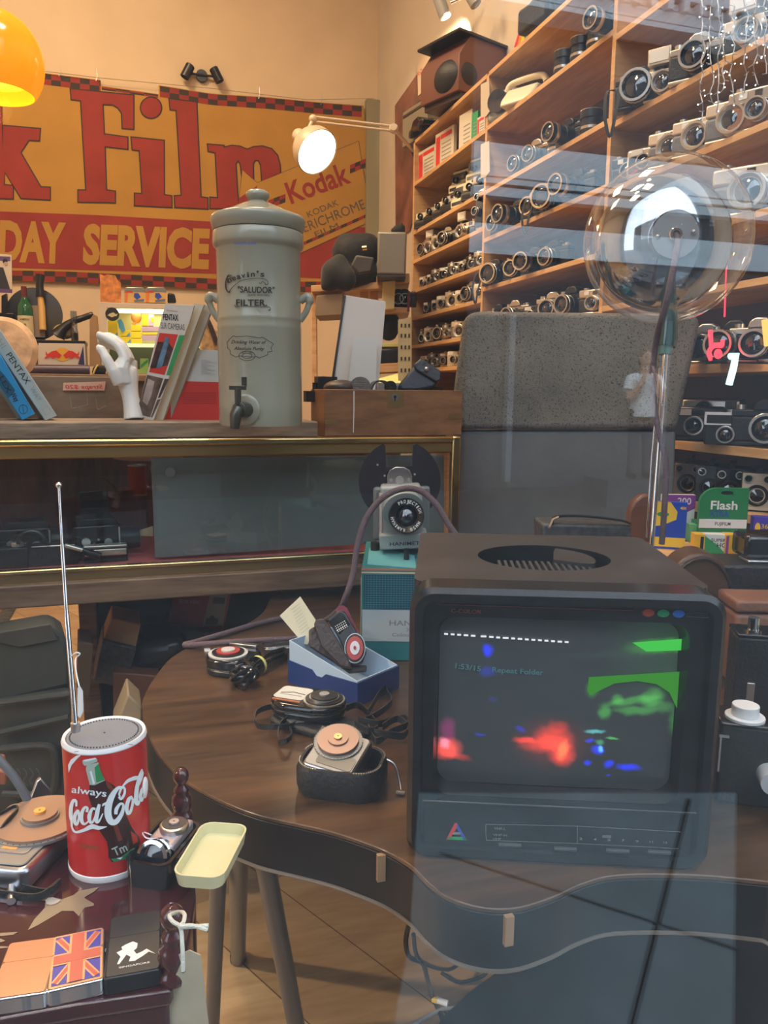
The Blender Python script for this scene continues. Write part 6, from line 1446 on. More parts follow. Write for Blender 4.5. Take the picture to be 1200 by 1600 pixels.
b.ltext('HANIMETTE', T((bw / 2 + .012, -.0016, z_(977))) @ FR, .115, .0105, mat('carton_grey_text', (.22, .21, .20), .5), .012); b.ltext('35', T((bw / 2 - .005, -.0016, z_(986))) @ FR, .014, .007, bpy.data.materials['carton_grey_text']); b.ltext('Colour', T((bw / 2 - .02, -.0016, z_(994))) @ FR, .04, .007, bpy.data.materials['carton_grey_text'], .01)
b.build('front_print', bx, smooth=False, fix=False)
b = MB(); b.box((-.0006, .012, bh * .45), (.001, .022, bh * .9), crm); b.box((-.0012, .012, bh * .33), (.001, .012, bh * .3), ink); b.box((-.0006, .10, bh * .6), (.001, .1, bh * .7), mat('dark_teal_side', (.02, .09, .08), .5)); b.build('side_print', bx)
b = MB(); b.prism([(.01, .05), (.11, .02), (.11, .14), (.06, .2), (.01, .22)], bh + .0002, bh + .001, tealp); b.build('top_print', bx)
ZPJ = zT + bh
pj = thing('slide_projector', 'grey slide projector with a black notched disc standing on the teal carton', 'projector', T(BO, bz))
PD = 1.66
pF = lambda d: fN(EYE + FWD * d, FWD)
gpj = mat('projector_grey', (.30, .33, .32), .4); gpd = mat('projector_dark_grey', (.16, .175, .17), .42)
b = MB(True); b.slab([(583, 762), (672, 760), (672, 842), (583, 845)], pF(PD + .05), .15, gpd); b.build('housing', pj, .006)
b = MB(True); b.slab([(594, 761), (658, 759), (662, 800), (660, 836), (596, 838)], pF(PD), .12, gpj); b.build('front_body', pj, .006)
b = MB(True); b.slab([(592, 836), (668, 833), (668, 857), (594, 860)], pF(PD - .02), .14, gpj); b.build('base', pj, .004)
b = MB(True); b.text('HANIMETTE', (609, 853), (668, 851), 5.5, pF(PD - .0205), ink, .012); b.build('lettering', pj, smooth=False, fix=False)
b = MB(True); q = P(628, 785, PD - .03); b.tube([P(627, 788, PD + .01), P(630, 797, PD - .006)], [.042, .045], gpj, 26); b.build('lens_hood', pj)
lq = P(635, 806, PD - .03); lx = (EYE - lq).normalized(); LM = Matrix.Translation(lq - lx * .03) @ lx.to_track_quat('Z', 'Y').to_matrix().to_4x4(); lr = 27.5 / 1200 * PD
b = MB(True); b.lathe([(lr, 0), (lr, .035), (lr * .97, .038), (lr * .93, .038), (lr * .62, .028), (lr * .60, .012), (.001, .012)], black, LM, 36); o = b.build('lens_barrel', pj, angle=30)
b = MB(True); b.lathe([(lr * .60, .016), (lr * .35, .024), (.001, .027)], lensg, LM, 30); b.build('lens_glass', o)
b = MB(True); arctext(b, 'HANIMAR', 635, 806, 20, -100, -170, 5, pF(PD - .068), paper, .02); arctext(b, 'PROJECTION', 635, 806, 20, -30, 75, 5, pF(PD - .068), paper, .02); arctext(b, '85MM', 635, 806, 20, 160, 120, 5, pF(PD - .068), paper, .02); b.build('lens_lettering', o, smooth=False, fix=False)
cx_, cy_, r_ = 624.5, 752, 64
disc = [(cx_ + r_ * cos(R(a)), cy_ - r_ * .98 * sin(R(a))) for a in list(range(108, 433, 6))]
disc = [(602, 697)] + [(cx_ + r_ * cos(R(a)), cy_ - r_ * sin(R(a))) for a in range(114, 428, 6)] + [(645, 696), (644, 728), (603, 730)]
b = MB(True); b.slab(disc, pF(PD + .065), .006, mat('disc_dark_violet', (.020, .018, .024), .45)); b.build('slide_disc', pj)
b = MB(True); b.slab([(605, 761), (605, 744), (609, 735), (618, 730), (631, 730), (640, 735), (644, 744), (644, 760)], pF(PD + .055), .006, steel); b.build('pivot_bracket', pj, .001)
b = MB(True)
for x, y, r2 in ((624.5, 750, 6.5), (611, 750, 2.4), (639, 749, 2.4), (601, 743, 1.6), (648, 741, 1.6), (602, 757, 1.6), (590, 726, 1.6)): q = P(x, y, PD + .05); b.cyl(q, q - FWD * .006, r2 * PD / 1200, satin, n=16)
b.build('screws', pj)
b = MB(True); b.tube([P(595, 770, PD - .012), P(596, 830, PD - .012)], .004, satin, 8); b.build('side_rod', pj)
b = MB(True); q = P(635, 883, PD - .03); b.cyl(q + Vector((0, 0, .036)), q + Vector((0, 0, .0)), .006, black); b.cyl(q + Vector((0, 0, .008)), q + Vector((0, 0, .0)), .017, black, n=20); b.cyl(q, q - Vector((0, 0, .014)), .008, black); b.build('levelling_foot', pj)
b = MB(True); q = P(586, 847, PD + .06); b.cyl(q, q - Vector((0, 0, .03)), .010, black); b.build('rear_foot', pj)

# cloth covered cable
b = MB(True)
cp = [P(712, 835, 1.50), P(700, 818, 1.50), P(683, 790, 1.50), P(662, 770, 1.50), P(640, 763, 1.50), P(615, 768, 1.50), P(590, 785, 1.50), P(570, 815, 1.50), P(558, 855, 1.50), P(552, 895, 1.50), P(541, 930, 1.50), P(528, 955, 1.55), PZ(500, 972, zT + .02), PZ(470, 965, zT + .007), PZ(440, 966, zT + .007), PZ(400, 975, zT + .007), PZ(350, 990, zT + .007), PZ(305, 1003, zT + .007), PZ(289, 1007, zT + .007), PZ(300, 1008, zT + .008), PZ(350, 1004, zT + .018), PZ(410, 1000, zT + .02), PZ(470, 997, zT + .012)]
b.tube(catmull(cp, 5), .0062, cabm, 10); solo(b, 'cloth_cable', 'thick plum cloth covered cable arching over the projector and along the table', 'cable')

dulls = mat('dull_silver', (.24, .235, .23), .4, .4)
# ============================================================ light meters on the table
def ang(p, q, z=zT): a, c = PZ(*p, z), PZ(*q, z); return math.degrees(math.atan2(c.y - a.y, c.x - a.x))
dialr = mat('dial_red', (.40, .05, .04), .4); dialw = mat('dial_pale', (.55, .54, .52), .4); crystal = glass_mat('meter_glass', refl=1.2)
def dial(t, M, r, cols, name='dial', ticks=36, tm=None):
    b = MB(); h = 0
    for i, (f, m) in enumerate(cols):
        b.lathe([(.001, h), (r * f, h), (r * f, h + .0025), (.001, h + .0025)], m, M, 32); h += .0024
    if ticks:
        for k in range(ticks):
            a = 2 * pi * k / ticks; rr2 = r * (cols[1][0] + cols[0][0]) / 2 if len(cols) > 1 else r * .9
            b.box((rr2 * cos(a), rr2 * sin(a), .0026), (.0008, .0008, .0006), tm or paper, M)
    b.build(name, t)
# round red-dial meter at the back left
t = thing('light_meter', 'black round light meter with a red dial at the back left of the table', 'light meter', T(PZ(366, 1046, zT), -35))
MB().prism(rrect(.094, .098, .035, 6), 0, .014, black).build('lower_case', t, .004); MB().prism(rrect(.096, .10, .036, 6), .0148, .034, gloss).build('upper_case', t, .004); MB().prism(rrect(.0955, .0995, .036, 6), .0138, .0150, steel).build('seam_band', t)
dial(t, T((-.008, -.008, .034)), .038, [(1, dialw), (.82, black), (.6, dialr), (.35, dialw)])
MB().box((0, .042, .037), (.06, .014, .006), steel).build('top_plate', t, .001)
# coiled cable
t = thing('coiled_cable', 'coiled thin black cable held by a pale yellow band', 'cable', T(PZ(380, 1075, zT)))
b = MB(True)
c1_ = PZ(380, 1070, zT)
for k in range(7):
    ph = random.uniform(0, 6); rr1 = .026 + .004 * random.random()
    tilt = Matrix.Translation(c1_ + Vector((random.uniform(-.004, .004), random.uniform(-.004, .004), .020 + .001 * k))) @ Euler((R(35 + random.uniform(-28, 28)), R(random.uniform(-30, 30)), ph)).to_matrix().to_4x4()
    b.tube([tilt @ Vector((rr1 * cos(2 * pi * j / 18), rr1 * .8 * sin(2 * pi * j / 18), 0)) for j in range(18)], .0034, gloss, 7, closed=True)
b.build('coil', t)
b = MB(True)
for k in range(6):
    o_ = Vector((0, 0, .008 + .005 * (k % 3))); s_2 = (k - 2.5) * 2.2
    b.tube(catmull([PZ(398, 1052 + s_2, zT) + o_, PZ(420, 1040 + s_2 * 1.6, zT) + o_ * 1.3, PZ(444, 1028 + s_2, zT) + o_, PZ(447, 1036 + s_2 * .4, zT) + o_], 4), .0034, gloss, 7)
b.build('bundle', t)
b = MB(True); q = PZ(403, 1052, zT) + Vector((0, 0, .016)); dv = (PZ(430, 1036, zT) - PZ(398, 1054, zT)).normalized(); TMx = Matrix.Translation(q) @ dv.to_track_quat('Z', 'Y').to_matrix().to_4x4()
b.rings([[TMx @ Vector((.019 * cos(2 * pi * j / 20), .019 * sin(2 * pi * j / 20), z)) for j in range(20)] for z in (-.0035, .0035)], mat('pale_yellow_band', (.66, .66, .22), .5), caps=False); b.build('band', t)
b = MB(True); b.box(PZ(437, 1018, zT) + Vector((0, 0, .009)), (.07, .045, .016), glass_mat('clear_bag', (.80, .82, .84), 1.5, .1, .06)); solo(b, 'clear_packet', 'small clear plastic packet behind the coiled cable', 'packet', bevel=.005)
b = MB(True); b.box(PZ(324, 1017, zT) + Vector((0, 0, .002)), (.012, .018, .003), white); solo(b, 'paper_scrap', 'tiny white paper scrap at the left rim of the table', 'paper')

# blue carton with slanted pale lining
BM2 = T(PZ(450, 1066, zT), -57)
bb = thing('meter_carton', 'dark blue open carton with a pale blue lining holding a leather meter case', 'box', BM2)
dkb = mat('navy_carton', (.012, .035, .16), .45); lbl = mat('pale_blue_lining', (.40, .52, .66), .5)
w2, d2 = .175, .115
b = MB(); th_ = .002
notch = [(0, 0), (w2, 0), (w2, .043), (w2 * .56, .040), (w2 * .50, .031), (w2 * .42, .031), (w2 * .36, .040), (0, .044)]
b.prismY(notch, 0, th_, dkb); b.prismY([(0, 0), (w2, 0), (w2, .043), (0, .044)], d2 - th_, d2, dkb)
b.box((th_ / 2, d2 / 2, .022), (th_, d2 - .004, .044), dkb); b.box((w2 - th_ / 2, d2 / 2, .0215), (th_, d2 - .004, .043), dkb); b.box((w2 / 2, d2 / 2, .001), (w2 - .004, d2 - .004, .002), dkb); b.build('outer_sleeve', bb)
b = MB(); sl = [(.0025, .004), (w2 - .0025, .004), (w2 - .0025, .045), (.0025, .082)]
b.prismY(sl, .0022, .0042, lbl); b.prismY(sl, d2 - .0042, d2 - .0022, lbl); b.box((.0035, d2 / 2, .043), (.002, d2 - .009, .078), lbl); b.box((w2 - .0035, d2 / 2, .0245), (.002, d2 - .009, .041), lbl); b.box((w2 / 2, d2 / 2, .005), (w2 - .008, d2 - .009, .002), lbl); b.build('inner_tray', bb)
mn = (FWD + Vector((0, 0, -.45))).normalized()
mp0 = BM2 @ Vector((w2 * .55, d2 * .48, .06))
md = (mp0 - EYE).dot(FWD)
MF = lambda o: fN(mp0 + mn * o, mn)
t = thing('leather_light_meter', 'light meter in a dark brown leather case leaning in the blue carton', 'light meter', T(mp0))
Y8 = lambda L: [(480 + x / 8.57, 940 + y / 8.57) for x, y in L]
b = MB(True); b.slab(Y8([(20, 380), (90, 330), (260, 650), (640, 850), (800, 850), (790, 940), (560, 960), (330, 800), (20, 600)]), MF(.004), .02, leather_d); b.slab(Y8([(90, 300), (110, 250), (160, 222), (240, 230), (560, 760), (600, 900), (440, 870), (180, 590)]), MF(-.016), .018, leather_d); b.build('leather_case', t, .003, 3)
b = MB(True); b.slab(Y8([(375, 120), (420, 65), (480, 50), (530, 80), (640, 300), (740, 520), (700, 480)]), MF(.004), .004, mat('wine_lining', (.16, .01, .03), .6)); b.build('lining', t)
b = MB(True); b.slab(Y8([(265, 225), (420, 120), (460, 115), (510, 140), (660, 400), (770, 560), (790, 680), (740, 820), (640, 860), (560, 790), (410, 470)]), MF(-.012), .02, black); b.build('body', t, .003, 3)
b = MB(True); b.slab(Y8([(300, 255), (440, 150), (480, 170), (575, 300), (430, 440)]), MF(-.0135), .001, gloss); 
for i in range(6):
    for j in range(4): c = Y8([(370 + i * 24 + j * 13, 330 - i * 14 + j * 24)])[0]; b.poly([(c[0], c[1]), (c[0] + 1.6, c[1] - .8), (c[0] + 2.0, c[1] + (1.2 if j == 2 else .2)), (c[0] + .4, c[1] + (2.0 if j == 2 else .9))], MF(-.0145), paper)
b.build('scale_window', t)
dc_ = MF(-.0125)(*Y8([(640, 625)])[0]); DM = Matrix.Translation(dc_) @ (-mn).to_track_quat('Z', 'Y').to_matrix().to_4x4() @ Matrix.Diagonal((.80, 1.14, 1, 1))
dial(t, MW[t.name].inverted() @ DM, .0235, [(1.02, steel), (.95, black), (.80, dialr), (.46, mat('dial_white', (.62, .62, .66), .4)), (.13, dialr)])
PF2 = fN(BM2 @ Vector((w2 * .12, d2 * .45, .09)), (FWD + RGT * .3 - Vector((0, 0, .3))).normalized())
b = MB(True); b.slab([(437, 962), (469, 932), (494, 970), (481, 1007), (474, 1006)], PF2, .001, mat('cream_leaflet', (.62, .58, .42), .7))
for i in range(9): stroke(b, [(455 + i * 1.9, 953 + i * 4.6), (460 + i * 1.9, 949 + i * 4.6), (468 + i * 1.9, 943 + i * 4.6)], .5, PF2, gtx, 2, .001)
solo(b, 'paper_leaflet', 'folded cream leaflet printed with small text sticking out of the blue carton', 'leaflet', smooth=False, fix=False)
t = thing('plug_connector', 'small black plug lying behind the blue carton', 'plug', T(PZ(588, 1020, zT)))
b = MB(True); b.ball(PZ(577, 1018, zT) + Vector((0, 0, .035)), (.018, .018, .016), black); b.build('knob', t); b = MB(True); b.tube(catmull([PZ(577, 1018, zT) + Vector((0, 0, .03)), PZ(590, 1025, zT) + Vector((0, 0, .02)), PZ(600, 1030, zT) + Vector((0, 0, .004))], 4), .003, black, 6); b.build('lead', t)

# oval meter on a flat pouch
pa = ang((425, 1100), (538, 1118))
t = thing('leather_pouch', 'flat black leather pouch with straps under the oval light meter', 'pouch', T(PZ(500, 1138, zT), pa - 12))
b = MB(); b.prism(rrect(.17, .075, .02, 4), 0, .013, leather); b.build('pouch', t, .005, 3)
b = MB(); b.prism([(-.08, -.02), (-.03, -.036), (-.015, -.02), (-.06, .005)], .0132, .016, mat('worn_grey_leather', (.10, .095, .09), .6)); b.build('flap', t, .001)
b = MB(True); zz = zT
for pts in ([(478, 1122), (440, 1116), (403, 1124), (402, 1140), (430, 1150), (456, 1146), (474, 1130)], [(470, 1120), (452, 1135), (437, 1148), (436, 1166), (448, 1172), (456, 1160), (452, 1140), (468, 1122)]):
    b.ribbon(catmull([PZ(x, y, zz) + Vector((0, 0, .006 + .010 * abs(sin(i * 1.1)))) for i, (x, y) in enumerate(pts)], 5), .009, .0016, leather)
b.build('thin_strap', t)
t = thing('light_meter', 'oval black light meter with a white scale lying on the leather pouch', 'light meter', T(PZ(482, 1111, zT + .0165), pa))
MB().prism(rrect(.125, .082, .040, 8), 0, .012, gloss).build('lower_case', t, .004, 3); MB().prism(rrect(.127, .084, .041, 8), .0124, .0245, gloss).build('upper_case', t, .005, 3); MB().prism(rrect(.1275, .0845, .041, 8), .0115, .0128, steel).build('seam_band', t)
b = MB(); b.prism(rrect(.055, .050, .008, 3, -.030, .006), .0246, .0252, mat('scale_white', (.60, .60, .56), .35)); stroke_pts = [(-.05, .0), (-.03, .008), (-.008, .004)]
b.tube([(x, y, .0255) for x, y in stroke_pts], .0007, ink, 5); b.box((-.03, -.004, .0255), (.04, .0008, .0003), ink); b.build('scale', t)
MB().box((-.028, -.026, .0248), (.05, .004, .002), mat('orange_strip', (.45, .14, .05), .4)).build('colour_strip', t)
dial(t, T((.030, -.003, .0245)), .034, [(1, cool_silver), (.9, black), (.72, cool_silver), (.66, black), (.24, grey)], ticks=40)
b = MB(True)
for pts in ([(575, 1128), (592, 1100), (602, 1085), (606, 1095), (612, 1112), (596, 1125), (572, 1132)], [(560, 1140), (590, 1148), (612, 1135), (634, 1134), (636, 1150), (610, 1158), (588, 1166), (575, 1152)], [(540, 1122), (560, 1118), (580, 1130), (590, 1150), (575, 1160), (555, 1145)], [(585, 1160), (606, 1165), (630, 1160), (637, 1148), (620, 1140), (598, 1150)]):
    b.ribbon(catmull([PZ(x, y, zz) + Vector((0, 0, .007 + .012 * abs(sin(i * .9 + 1)))) for i, (x, y) in enumerate(pts)], 5), .011, .0018, leather)
solo(b, 'carry_strap', 'looped black leather carry strap between the oval meter and the television', 'strap', fix=True)

# silver meter in a zipped pouch
zp = thing('zip_pouch', 'black zipped leather pouch with a silver light meter set in it', 'pouch', T(PZ(535, 1228, zT), CAMRZ - 12))
pz_ = [(.115, .085, .0), (.120, .090, .012), (.120, .090, .034), (.114, .084, .042)]
b = MB(); rs = [[(x, y, z) for x, y in rrect(w_, d_, .03, 6)] for w_, d_, z in pz_]; rs += [[(x, y, .042) for x, y in rrect(.106, .076, .028, 6)], [(x, y, .012) for x, y in rrect(.104, .074, .028, 6)]]; b.rings(rs, leather); b.build('pouch', zp, angle=60)
b = MB(); pts = rrect(.113, .083, .03, 14); 
for i, (x, y) in enumerate(pts): b.box((x, y, .0425), (.0018, .0018, .0014), cool_silver)
o = b.build('zip_teeth', zp); o['kind'] = 'stuff'
b = MB(); b.tube(catmull([(.058, .02, .036), (.070, .018, .030), (.078, .010, .012), (.082, .0, .004)], 4), .0016, steel, 6); b.box((.083, -.006, .004), (.012, .006, .002), steel); b.build('zip_pull', zp)
SMx = Matrix.Translation(PZ(533, 1228, zT) + Vector((-.002, .006, .028))) @ Euler((R(18), R(6), R(CAMRZ - 22))).to_matrix().to_4x4()
sl_ = thing('light_meter', 'silver light meter with a copper toned dial in the zipped pouch', 'light meter', SMx)
MB().prism(rrect(.074, .076, .008, 4), 0.002, .026, steel).build('case', sl_, .004, 3); MB().prism(rrect(.068, .070, .006, 4), .0262, .0275, dulls).build('face', sl_, .001)
MB().prism(rrect(.052, .024, .004, 3, .006, -.018), .0276, .0284, mat('meter_window', (.22, .20, .16), .1, coat=.5)).build('scale_window', sl_)
rosec = mat('rose_copper_dial', (.30, .185, .14), .35, .3)
dial(sl_, T((-.006, .014, .0276)), .034, [(1, dulls), (.96, clear_m), (.84, rosec), (.42, rosec), (.16, copper)], ticks=44, tm=ink)
MB().box((-.036, .02, .020), (.014, .03, .02), black).build('side_grip', sl_, .003)

# ============================================================ right of the television
t = thing('plate_camera', 'black plate camera with a white winding knob at the right edge of the table', 'camera', T(PZ(1180, 1262, zT), -32))
MB().box((.03, .03, .055), (.16, .06, .11), mat('crackle_black', (.030, .033, .033), .45, bump=(90, .5))).build('body', t, .004); MB().box((.03, .03, .1115), (.162, .064, .006), gloss).build('top_plate', t, .003)
b = MB(); b.cyl((-.018, .02, .114), (-.018, .02, .119), .025, white, n=26); b.cyl((-.018, .02, .119), (-.018, .02, .134), .017, white, n=26); b.build('winding_knob', t, .001)
b = MB(); b.cyl((.012, -.030, .05), (.012, 0, .05), .015, mat('ribbed_pale_knob', (.55, .57, .58), .4), n=20); b.build('focus_knob', t)
b = MB(); b.prismX([(0, .0), (-.05, .01), (-.05, .075), (0, .09)], .02, .10, leather); b.build('bellows', t)
b = MB(); b.box((-.049, -.001, .07), (.002, .003, .05), satin); b.box((-.045, -.001, .095), (.012, .003, .003), satin); b.build('chrome_clips', t)
t = thing('folding_plate_camera', 'black folding camera with a pale round dial behind the plate camera', 'camera', T(PZ(1172, 1128, zT), -28))
zt2 = 1.1 - .0; hgt = P(1165, 1012, (PZ(1172, 1128, zT) - EYE).dot(FWD)).z - zT
MB().box((.05, .03, hgt / 2), (.16, .06, hgt), leather).build('body', t, .004); MB().box((.05, .03, hgt + .003), (.16, .062, .006), gloss).build('top_plate', t, .002)
b = MB(); b.cyl((-.002, .02, hgt + .006), (-.002, .02, hgt + .030), .009, chrome); b.cyl((-.002, .02, hgt + .006), (-.002, .02, hgt + .010), .014, chrome); b.cyl((.05, .02, hgt + .006), (.05, .02, hgt + .012), .026, satin, n=26); b.build('top_controls', t)
b = MB(); b.lathe([(.028, 0), (.028, .008), (.016, .008), (.014, .002)], mat('pale_shutter_dial', (.50, .52, .53), .4), T((.055, -.002, hgt * .78)) @ FR, 28); b.lathe([(.014, .002), (.001, .004)], lensg, T((.055, -.002, hgt * .78)) @ FR, 20); b.build('shutter_dial', t); MB().box((-.004, -.001, hgt * .3), (.012, .004, .05), cool_silver).build('catch', t, .001)
t = thing('leather_case', 'tan leather camera case with a round boss at the right edge of the table', 'case', T(PZ(1190, 1075, zT), -20)); lct = mat('tan_case_leather', (.30, .14, .085), .5, noise=(9, .2), bump=(120, .4))
hz = P(1170, 950, (PZ(1190, 1075, zT) - EYE).dot(FWD)).z - zT
MB().box((.04, .05, hz * .42), (.19, .09, hz * .84), lct).build('body', t, .008, 3); MB().box((.04, .05, hz * .93), (.194, .094, hz * .14), lct).build('lid', t, .006, 3)
b = MB(); b.lathe([(.001, 0), (.05, 0), (.05, .012), (.044, .016), (.001, .016)], lct, T((.04, .004, hz * .5)) @ FR, 30); b.lathe([(.051, .002), (.054, .002), (.054, .006), (.051, .006)], leather_d, T((.04, .004, hz * .5)) @ FR, 30); b.build('round_boss', t)
t = thing('bellows_camera', 'old black bellows camera with a bright metal rail behind the tan case', 'camera', T(PZ(1165, 1040, zT), -20))
hz2 = P(1165, 888, (PZ(1165, 1040, zT) - EYE).dot(FWD)).z - zT
MB().box((.03, .05, hz2 / 2), (.20, .12, hz2), leather).build('body', t, .006)
b = MB(); b.box((.04, .03, hz2 + .004), (.10, .05, .006), steel); b.build('metal_rail', t, .002); b = MB(); b.box((.05, .06, hz2 + .03), (.12, .08, .05), gloss); b.build('front_standard', t, .01)
t = thing('round_leather_case', 'dark brown leather case with a rounded top behind the television corner', 'case', T(PZ(1075, 1030, zT), -20))
hz3 = P(1075, 862, (PZ(1075, 1030, zT) - EYE).dot(FWD)).z - zT
b = MB(); b.prismY([(-.075, 0), (.075, 0), (.075, hz3 * .5)] + [(.075 * cos(R(a)), hz3 * .5 + hz3 * .5 * sin(R(a))) for a in range(10, 171, 10)] + [(-.075, hz3 * .5)], -.04, .04, mat('dark_saddle_leather', (.09, .045, .025), .4)); b.build('body', t, .008, 3)
b = MB(); b.tube([(.066 * cos(R(a)), -.042, hz3 * .5 + hz3 * .45 * sin(R(a))) for a in range(0, 181, 12)], .003, leather_d, 6); b.build('seam', t)
t = thing('wooden_chair', 'brown rounded wooden chair back behind the chrome pole and the television', 'chair', T(PZ(1005, 960, zT)))
b = MB(True); b.slab([(981, 850), (983, 800), (990, 785), (1003, 774), (1014, 772), (1020, 780), (1024, 850), (1020, 960), (985, 960)], fD(1.80), .03, mat('chair_brown', (.16, .06, .03), .4)); b.build('back_panel', t, .006)
t = thing('portable_case', 'black textured portable case with a metal handle behind the television', 'case', T(PZ(915, 965, zT)))
hz4 = P(915, 828, 1.68); b = MB(True); b.slab([(847, 818), (988, 822), (984, 1000), (852, 1000)], fD(1.66), .10, mat('crackle_case', (.05, .052, .054), .5, bump=(60, .8), noise=(50, .5))); b.build('case_body', t, .006)
b = MB(True); b.ribbon(catmull([P(862, 820, 1.69), P(868, 808, 1.69), P(905, 806, 1.69), P(965, 812, 1.69), P(985, 818, 1.69)], 5), .014, .004, gloss, FWD); b.build('handle', t)
b = MB(True); b.tube([P(858, 824, 1.655), P(863, 812, 1.67), P(872, 808, 1.68)], .003, chrome, 8); b.build('handle_bracket', t)
# ============================================================ small red lacquer table at the left
zL = .68
lt_ = thing('lacquer_table', 'dark red lacquered side table with bird inlay and turned corner posts', 'table', T((-.1, .62, 0)))
lo = [(-330, 1290), (298, 1290), (306, 1400), (290, 1500), (266, 1549), (120, 1570), (0, 1592), (-330, 1650)]
lp = [PZ(x, y, zL) for x, y in lo]
MB(True).prism([(p.x, p.y) for p in lp], zL - .012, zL, redlac).build('tabletop', lt_, .002)
inner = [Vector((p.x, p.y)) for p in lp]; cen = sum(inner, Vector((0, 0))) / len(inner)
MB(True).prism([tuple(cen + (p - cen) * .97) for p in inner], zL - .055, zL - .0125, redlac).build('apron', lt_, .002)
MB(True).prism([tuple(cen + (p - cen) * .95) for p in inner], zL - .24, zL - .225, redlac).build('lower_shelf', lt_, .002)
bird = mat('bird_inlay', (.26, .19, .12), .35); birdp = mat('bird_inlay_pale', (.42, .38, .33), .35); 
Y3 = lambda L: [(x / 3, 1090 + y / 3) for x, y in L]
FL = fZ(zL + .0003); FL2 = fZ(zL + .0009); FL3 = fZ(zL + .0006)
def birdpart(o_, nm='bird_inlay'):
    b = MB(True); o_(b); b.build(nm, lt_, smooth=False, fix=False)
birdpart(lambda b: (b.poly(Y3([(215, 945), (245, 935), (290, 945), (345, 925), (380, 930), (440, 965), (440, 975), (395, 985), (370, 1025), (345, 1000), (290, 1000), (240, 1030), (180, 1065), (130, 1090), (160, 1040), (210, 985)]), FL, bird), b.poly(Y3([(345, 925), (370, 905), (465, 888), (440, 910), (405, 930), (380, 950)]), FL3, bird), b.poly(Y3([(212, 950), (225, 938), (248, 936), (285, 948), (270, 962), (240, 972), (220, 968)]), FL2, birdp)))
birdpart(lambda b: (b.poly(Y3([(0, 1103), (85, 1098), (60, 1112), (0, 1118)]), FL, bird), b.poly(Y3([(0, 1128), (25, 1140), (0, 1148)]), FL, bird), b.poly(Y3([(0, 1165), (70, 1168), (0, 1176)]), FL, bird)))
def finial(px, py, h, lab=None):
    q = PZ(px, py, zL)
    b = MB(); b.lathe([(.001, 0), (.011, 0), (.0115, .004), (.0105, .007), (.0085, .009), (.0095, .013), (.0112, .019), (.0100, .026), (.0068, .030), (.0085, .033), (.0075, .036), (.005, .039), (.0046, .041), (.0078, .0455), (.0086, .050), (.0078, .0545), (.0045, .058), (.001, .059)], finialm, Matrix.Translation(q - Vector(MW[lt_.name].translation)) @ Matrix.Diagonal((h / .059, h / .059, h / .059, 1)), 24)
    b.build('corner_post', lt_, angle=70)
    return q
f1 = finial(285, 1279, .054); f2 = finial(272, 1528, .058)
for x, y in ((270, 1500), (285, 1310)):
    q = PZ(x, y, zL); c_ = Vector((cen.x, cen.y, 0)); d_ = (Vector((q.x, q.y, 0)) - c_) * .93 + c_
    MB(True).tube([(d_.x, d_.y, zL - .0555), (d_.x, d_.y, 0)], [.018, .012], finialm, 12).build('leg', lt_)
q = PZ(-320, 1330, zL); MB(True).tube([(q.x + .03, q.y, zL - .0555), (q.x + .03, q.y, 0)], [.018, .012], finialm, 12).build('leg', lt_)
q = PZ(-300, 1600, zL); MB(True).tube([(q.x + .03, q.y + .03, zL - .0555), (q.x + .03, q.y + .03, 0)], [.018, .012], finialm, 12).build('leg', lt_)

# soda can radio
CB = PZ(173, 1343, zL); crad = .0356
cv_ = ray(166, 1144); chh = EYE.z + cv_.z * (CB - EYE).dot(FWD) / cv_.dot(FWD) - zL
rad = thing('can_radio', 'red soda can shaped radio with a white rim and grey speaker top', 'radio', T(CB, CAMRZ))
MB().lathe([(.001, 0), (crad * .97, 0), (crad * 1.0, .003), (crad, .006), (crad * .985, .0065)], white, None, 48).build('bottom_rim', rad)
redcan = mat('can_red', (.50, .016, .012), .28, coat=.25)
MB().lathe([(crad * .985, .006), (crad * .985, chh - .0044)], redcan, None, 64).build('can_wall', rad)
MB().lathe([(crad * .985, chh - .0046), (crad * 1.0, chh - .0042), (crad * 1.0, chh - .0028), (crad * .97, chh), (crad * .90, chh - .001), (crad * .895, chh - .004)], white, None, 64).build('top_rim', rad, angle=60)
MB().lathe([(.001, chh - .0005), (crad * .86, chh - .001), (crad * .895, chh - .003), (.001, chh - .004)], mat('speaker_grille', (.34, .36, .40), .45, .3, bump=(900, .8)), None, 48).build('speaker_grille', rad)
b = MB()
for k in range(70): a = 2 * pi * k / 70; b.cyl((crad * .80 * cos(a), crad * .80 * sin(a), chh - .001), (crad * .80 * cos(a), crad * .80 * sin(a), chh), .0006, dgrey, n=6)
o = b.build('grille_holes', rad); o['kind'] = 'stuff'
b = MB(); b.ball((crad * .985, -.004, chh * .60), (.0022, .006, .009), white); b.build('tuning_wheel', rad)
def FK(px, py, rr_=crad * .9875):
    v = ray(px, py); ox, oy = EYE.x - CB.x, EYE.y - CB.y
    A = v.x * v.x + v.y * v.y; B = 2 * (ox * v.x + oy * v.y); Cc = ox * ox + oy * oy - rr_ * rr_
    t_ = (-B - math.sqrt(max(B * B - 4 * A * Cc, 0))) / (2 * A); return EYE + v * t_
K = lambda L: [(90 + x / 7.275, 1150 + y / 7.275) for x, y in L]
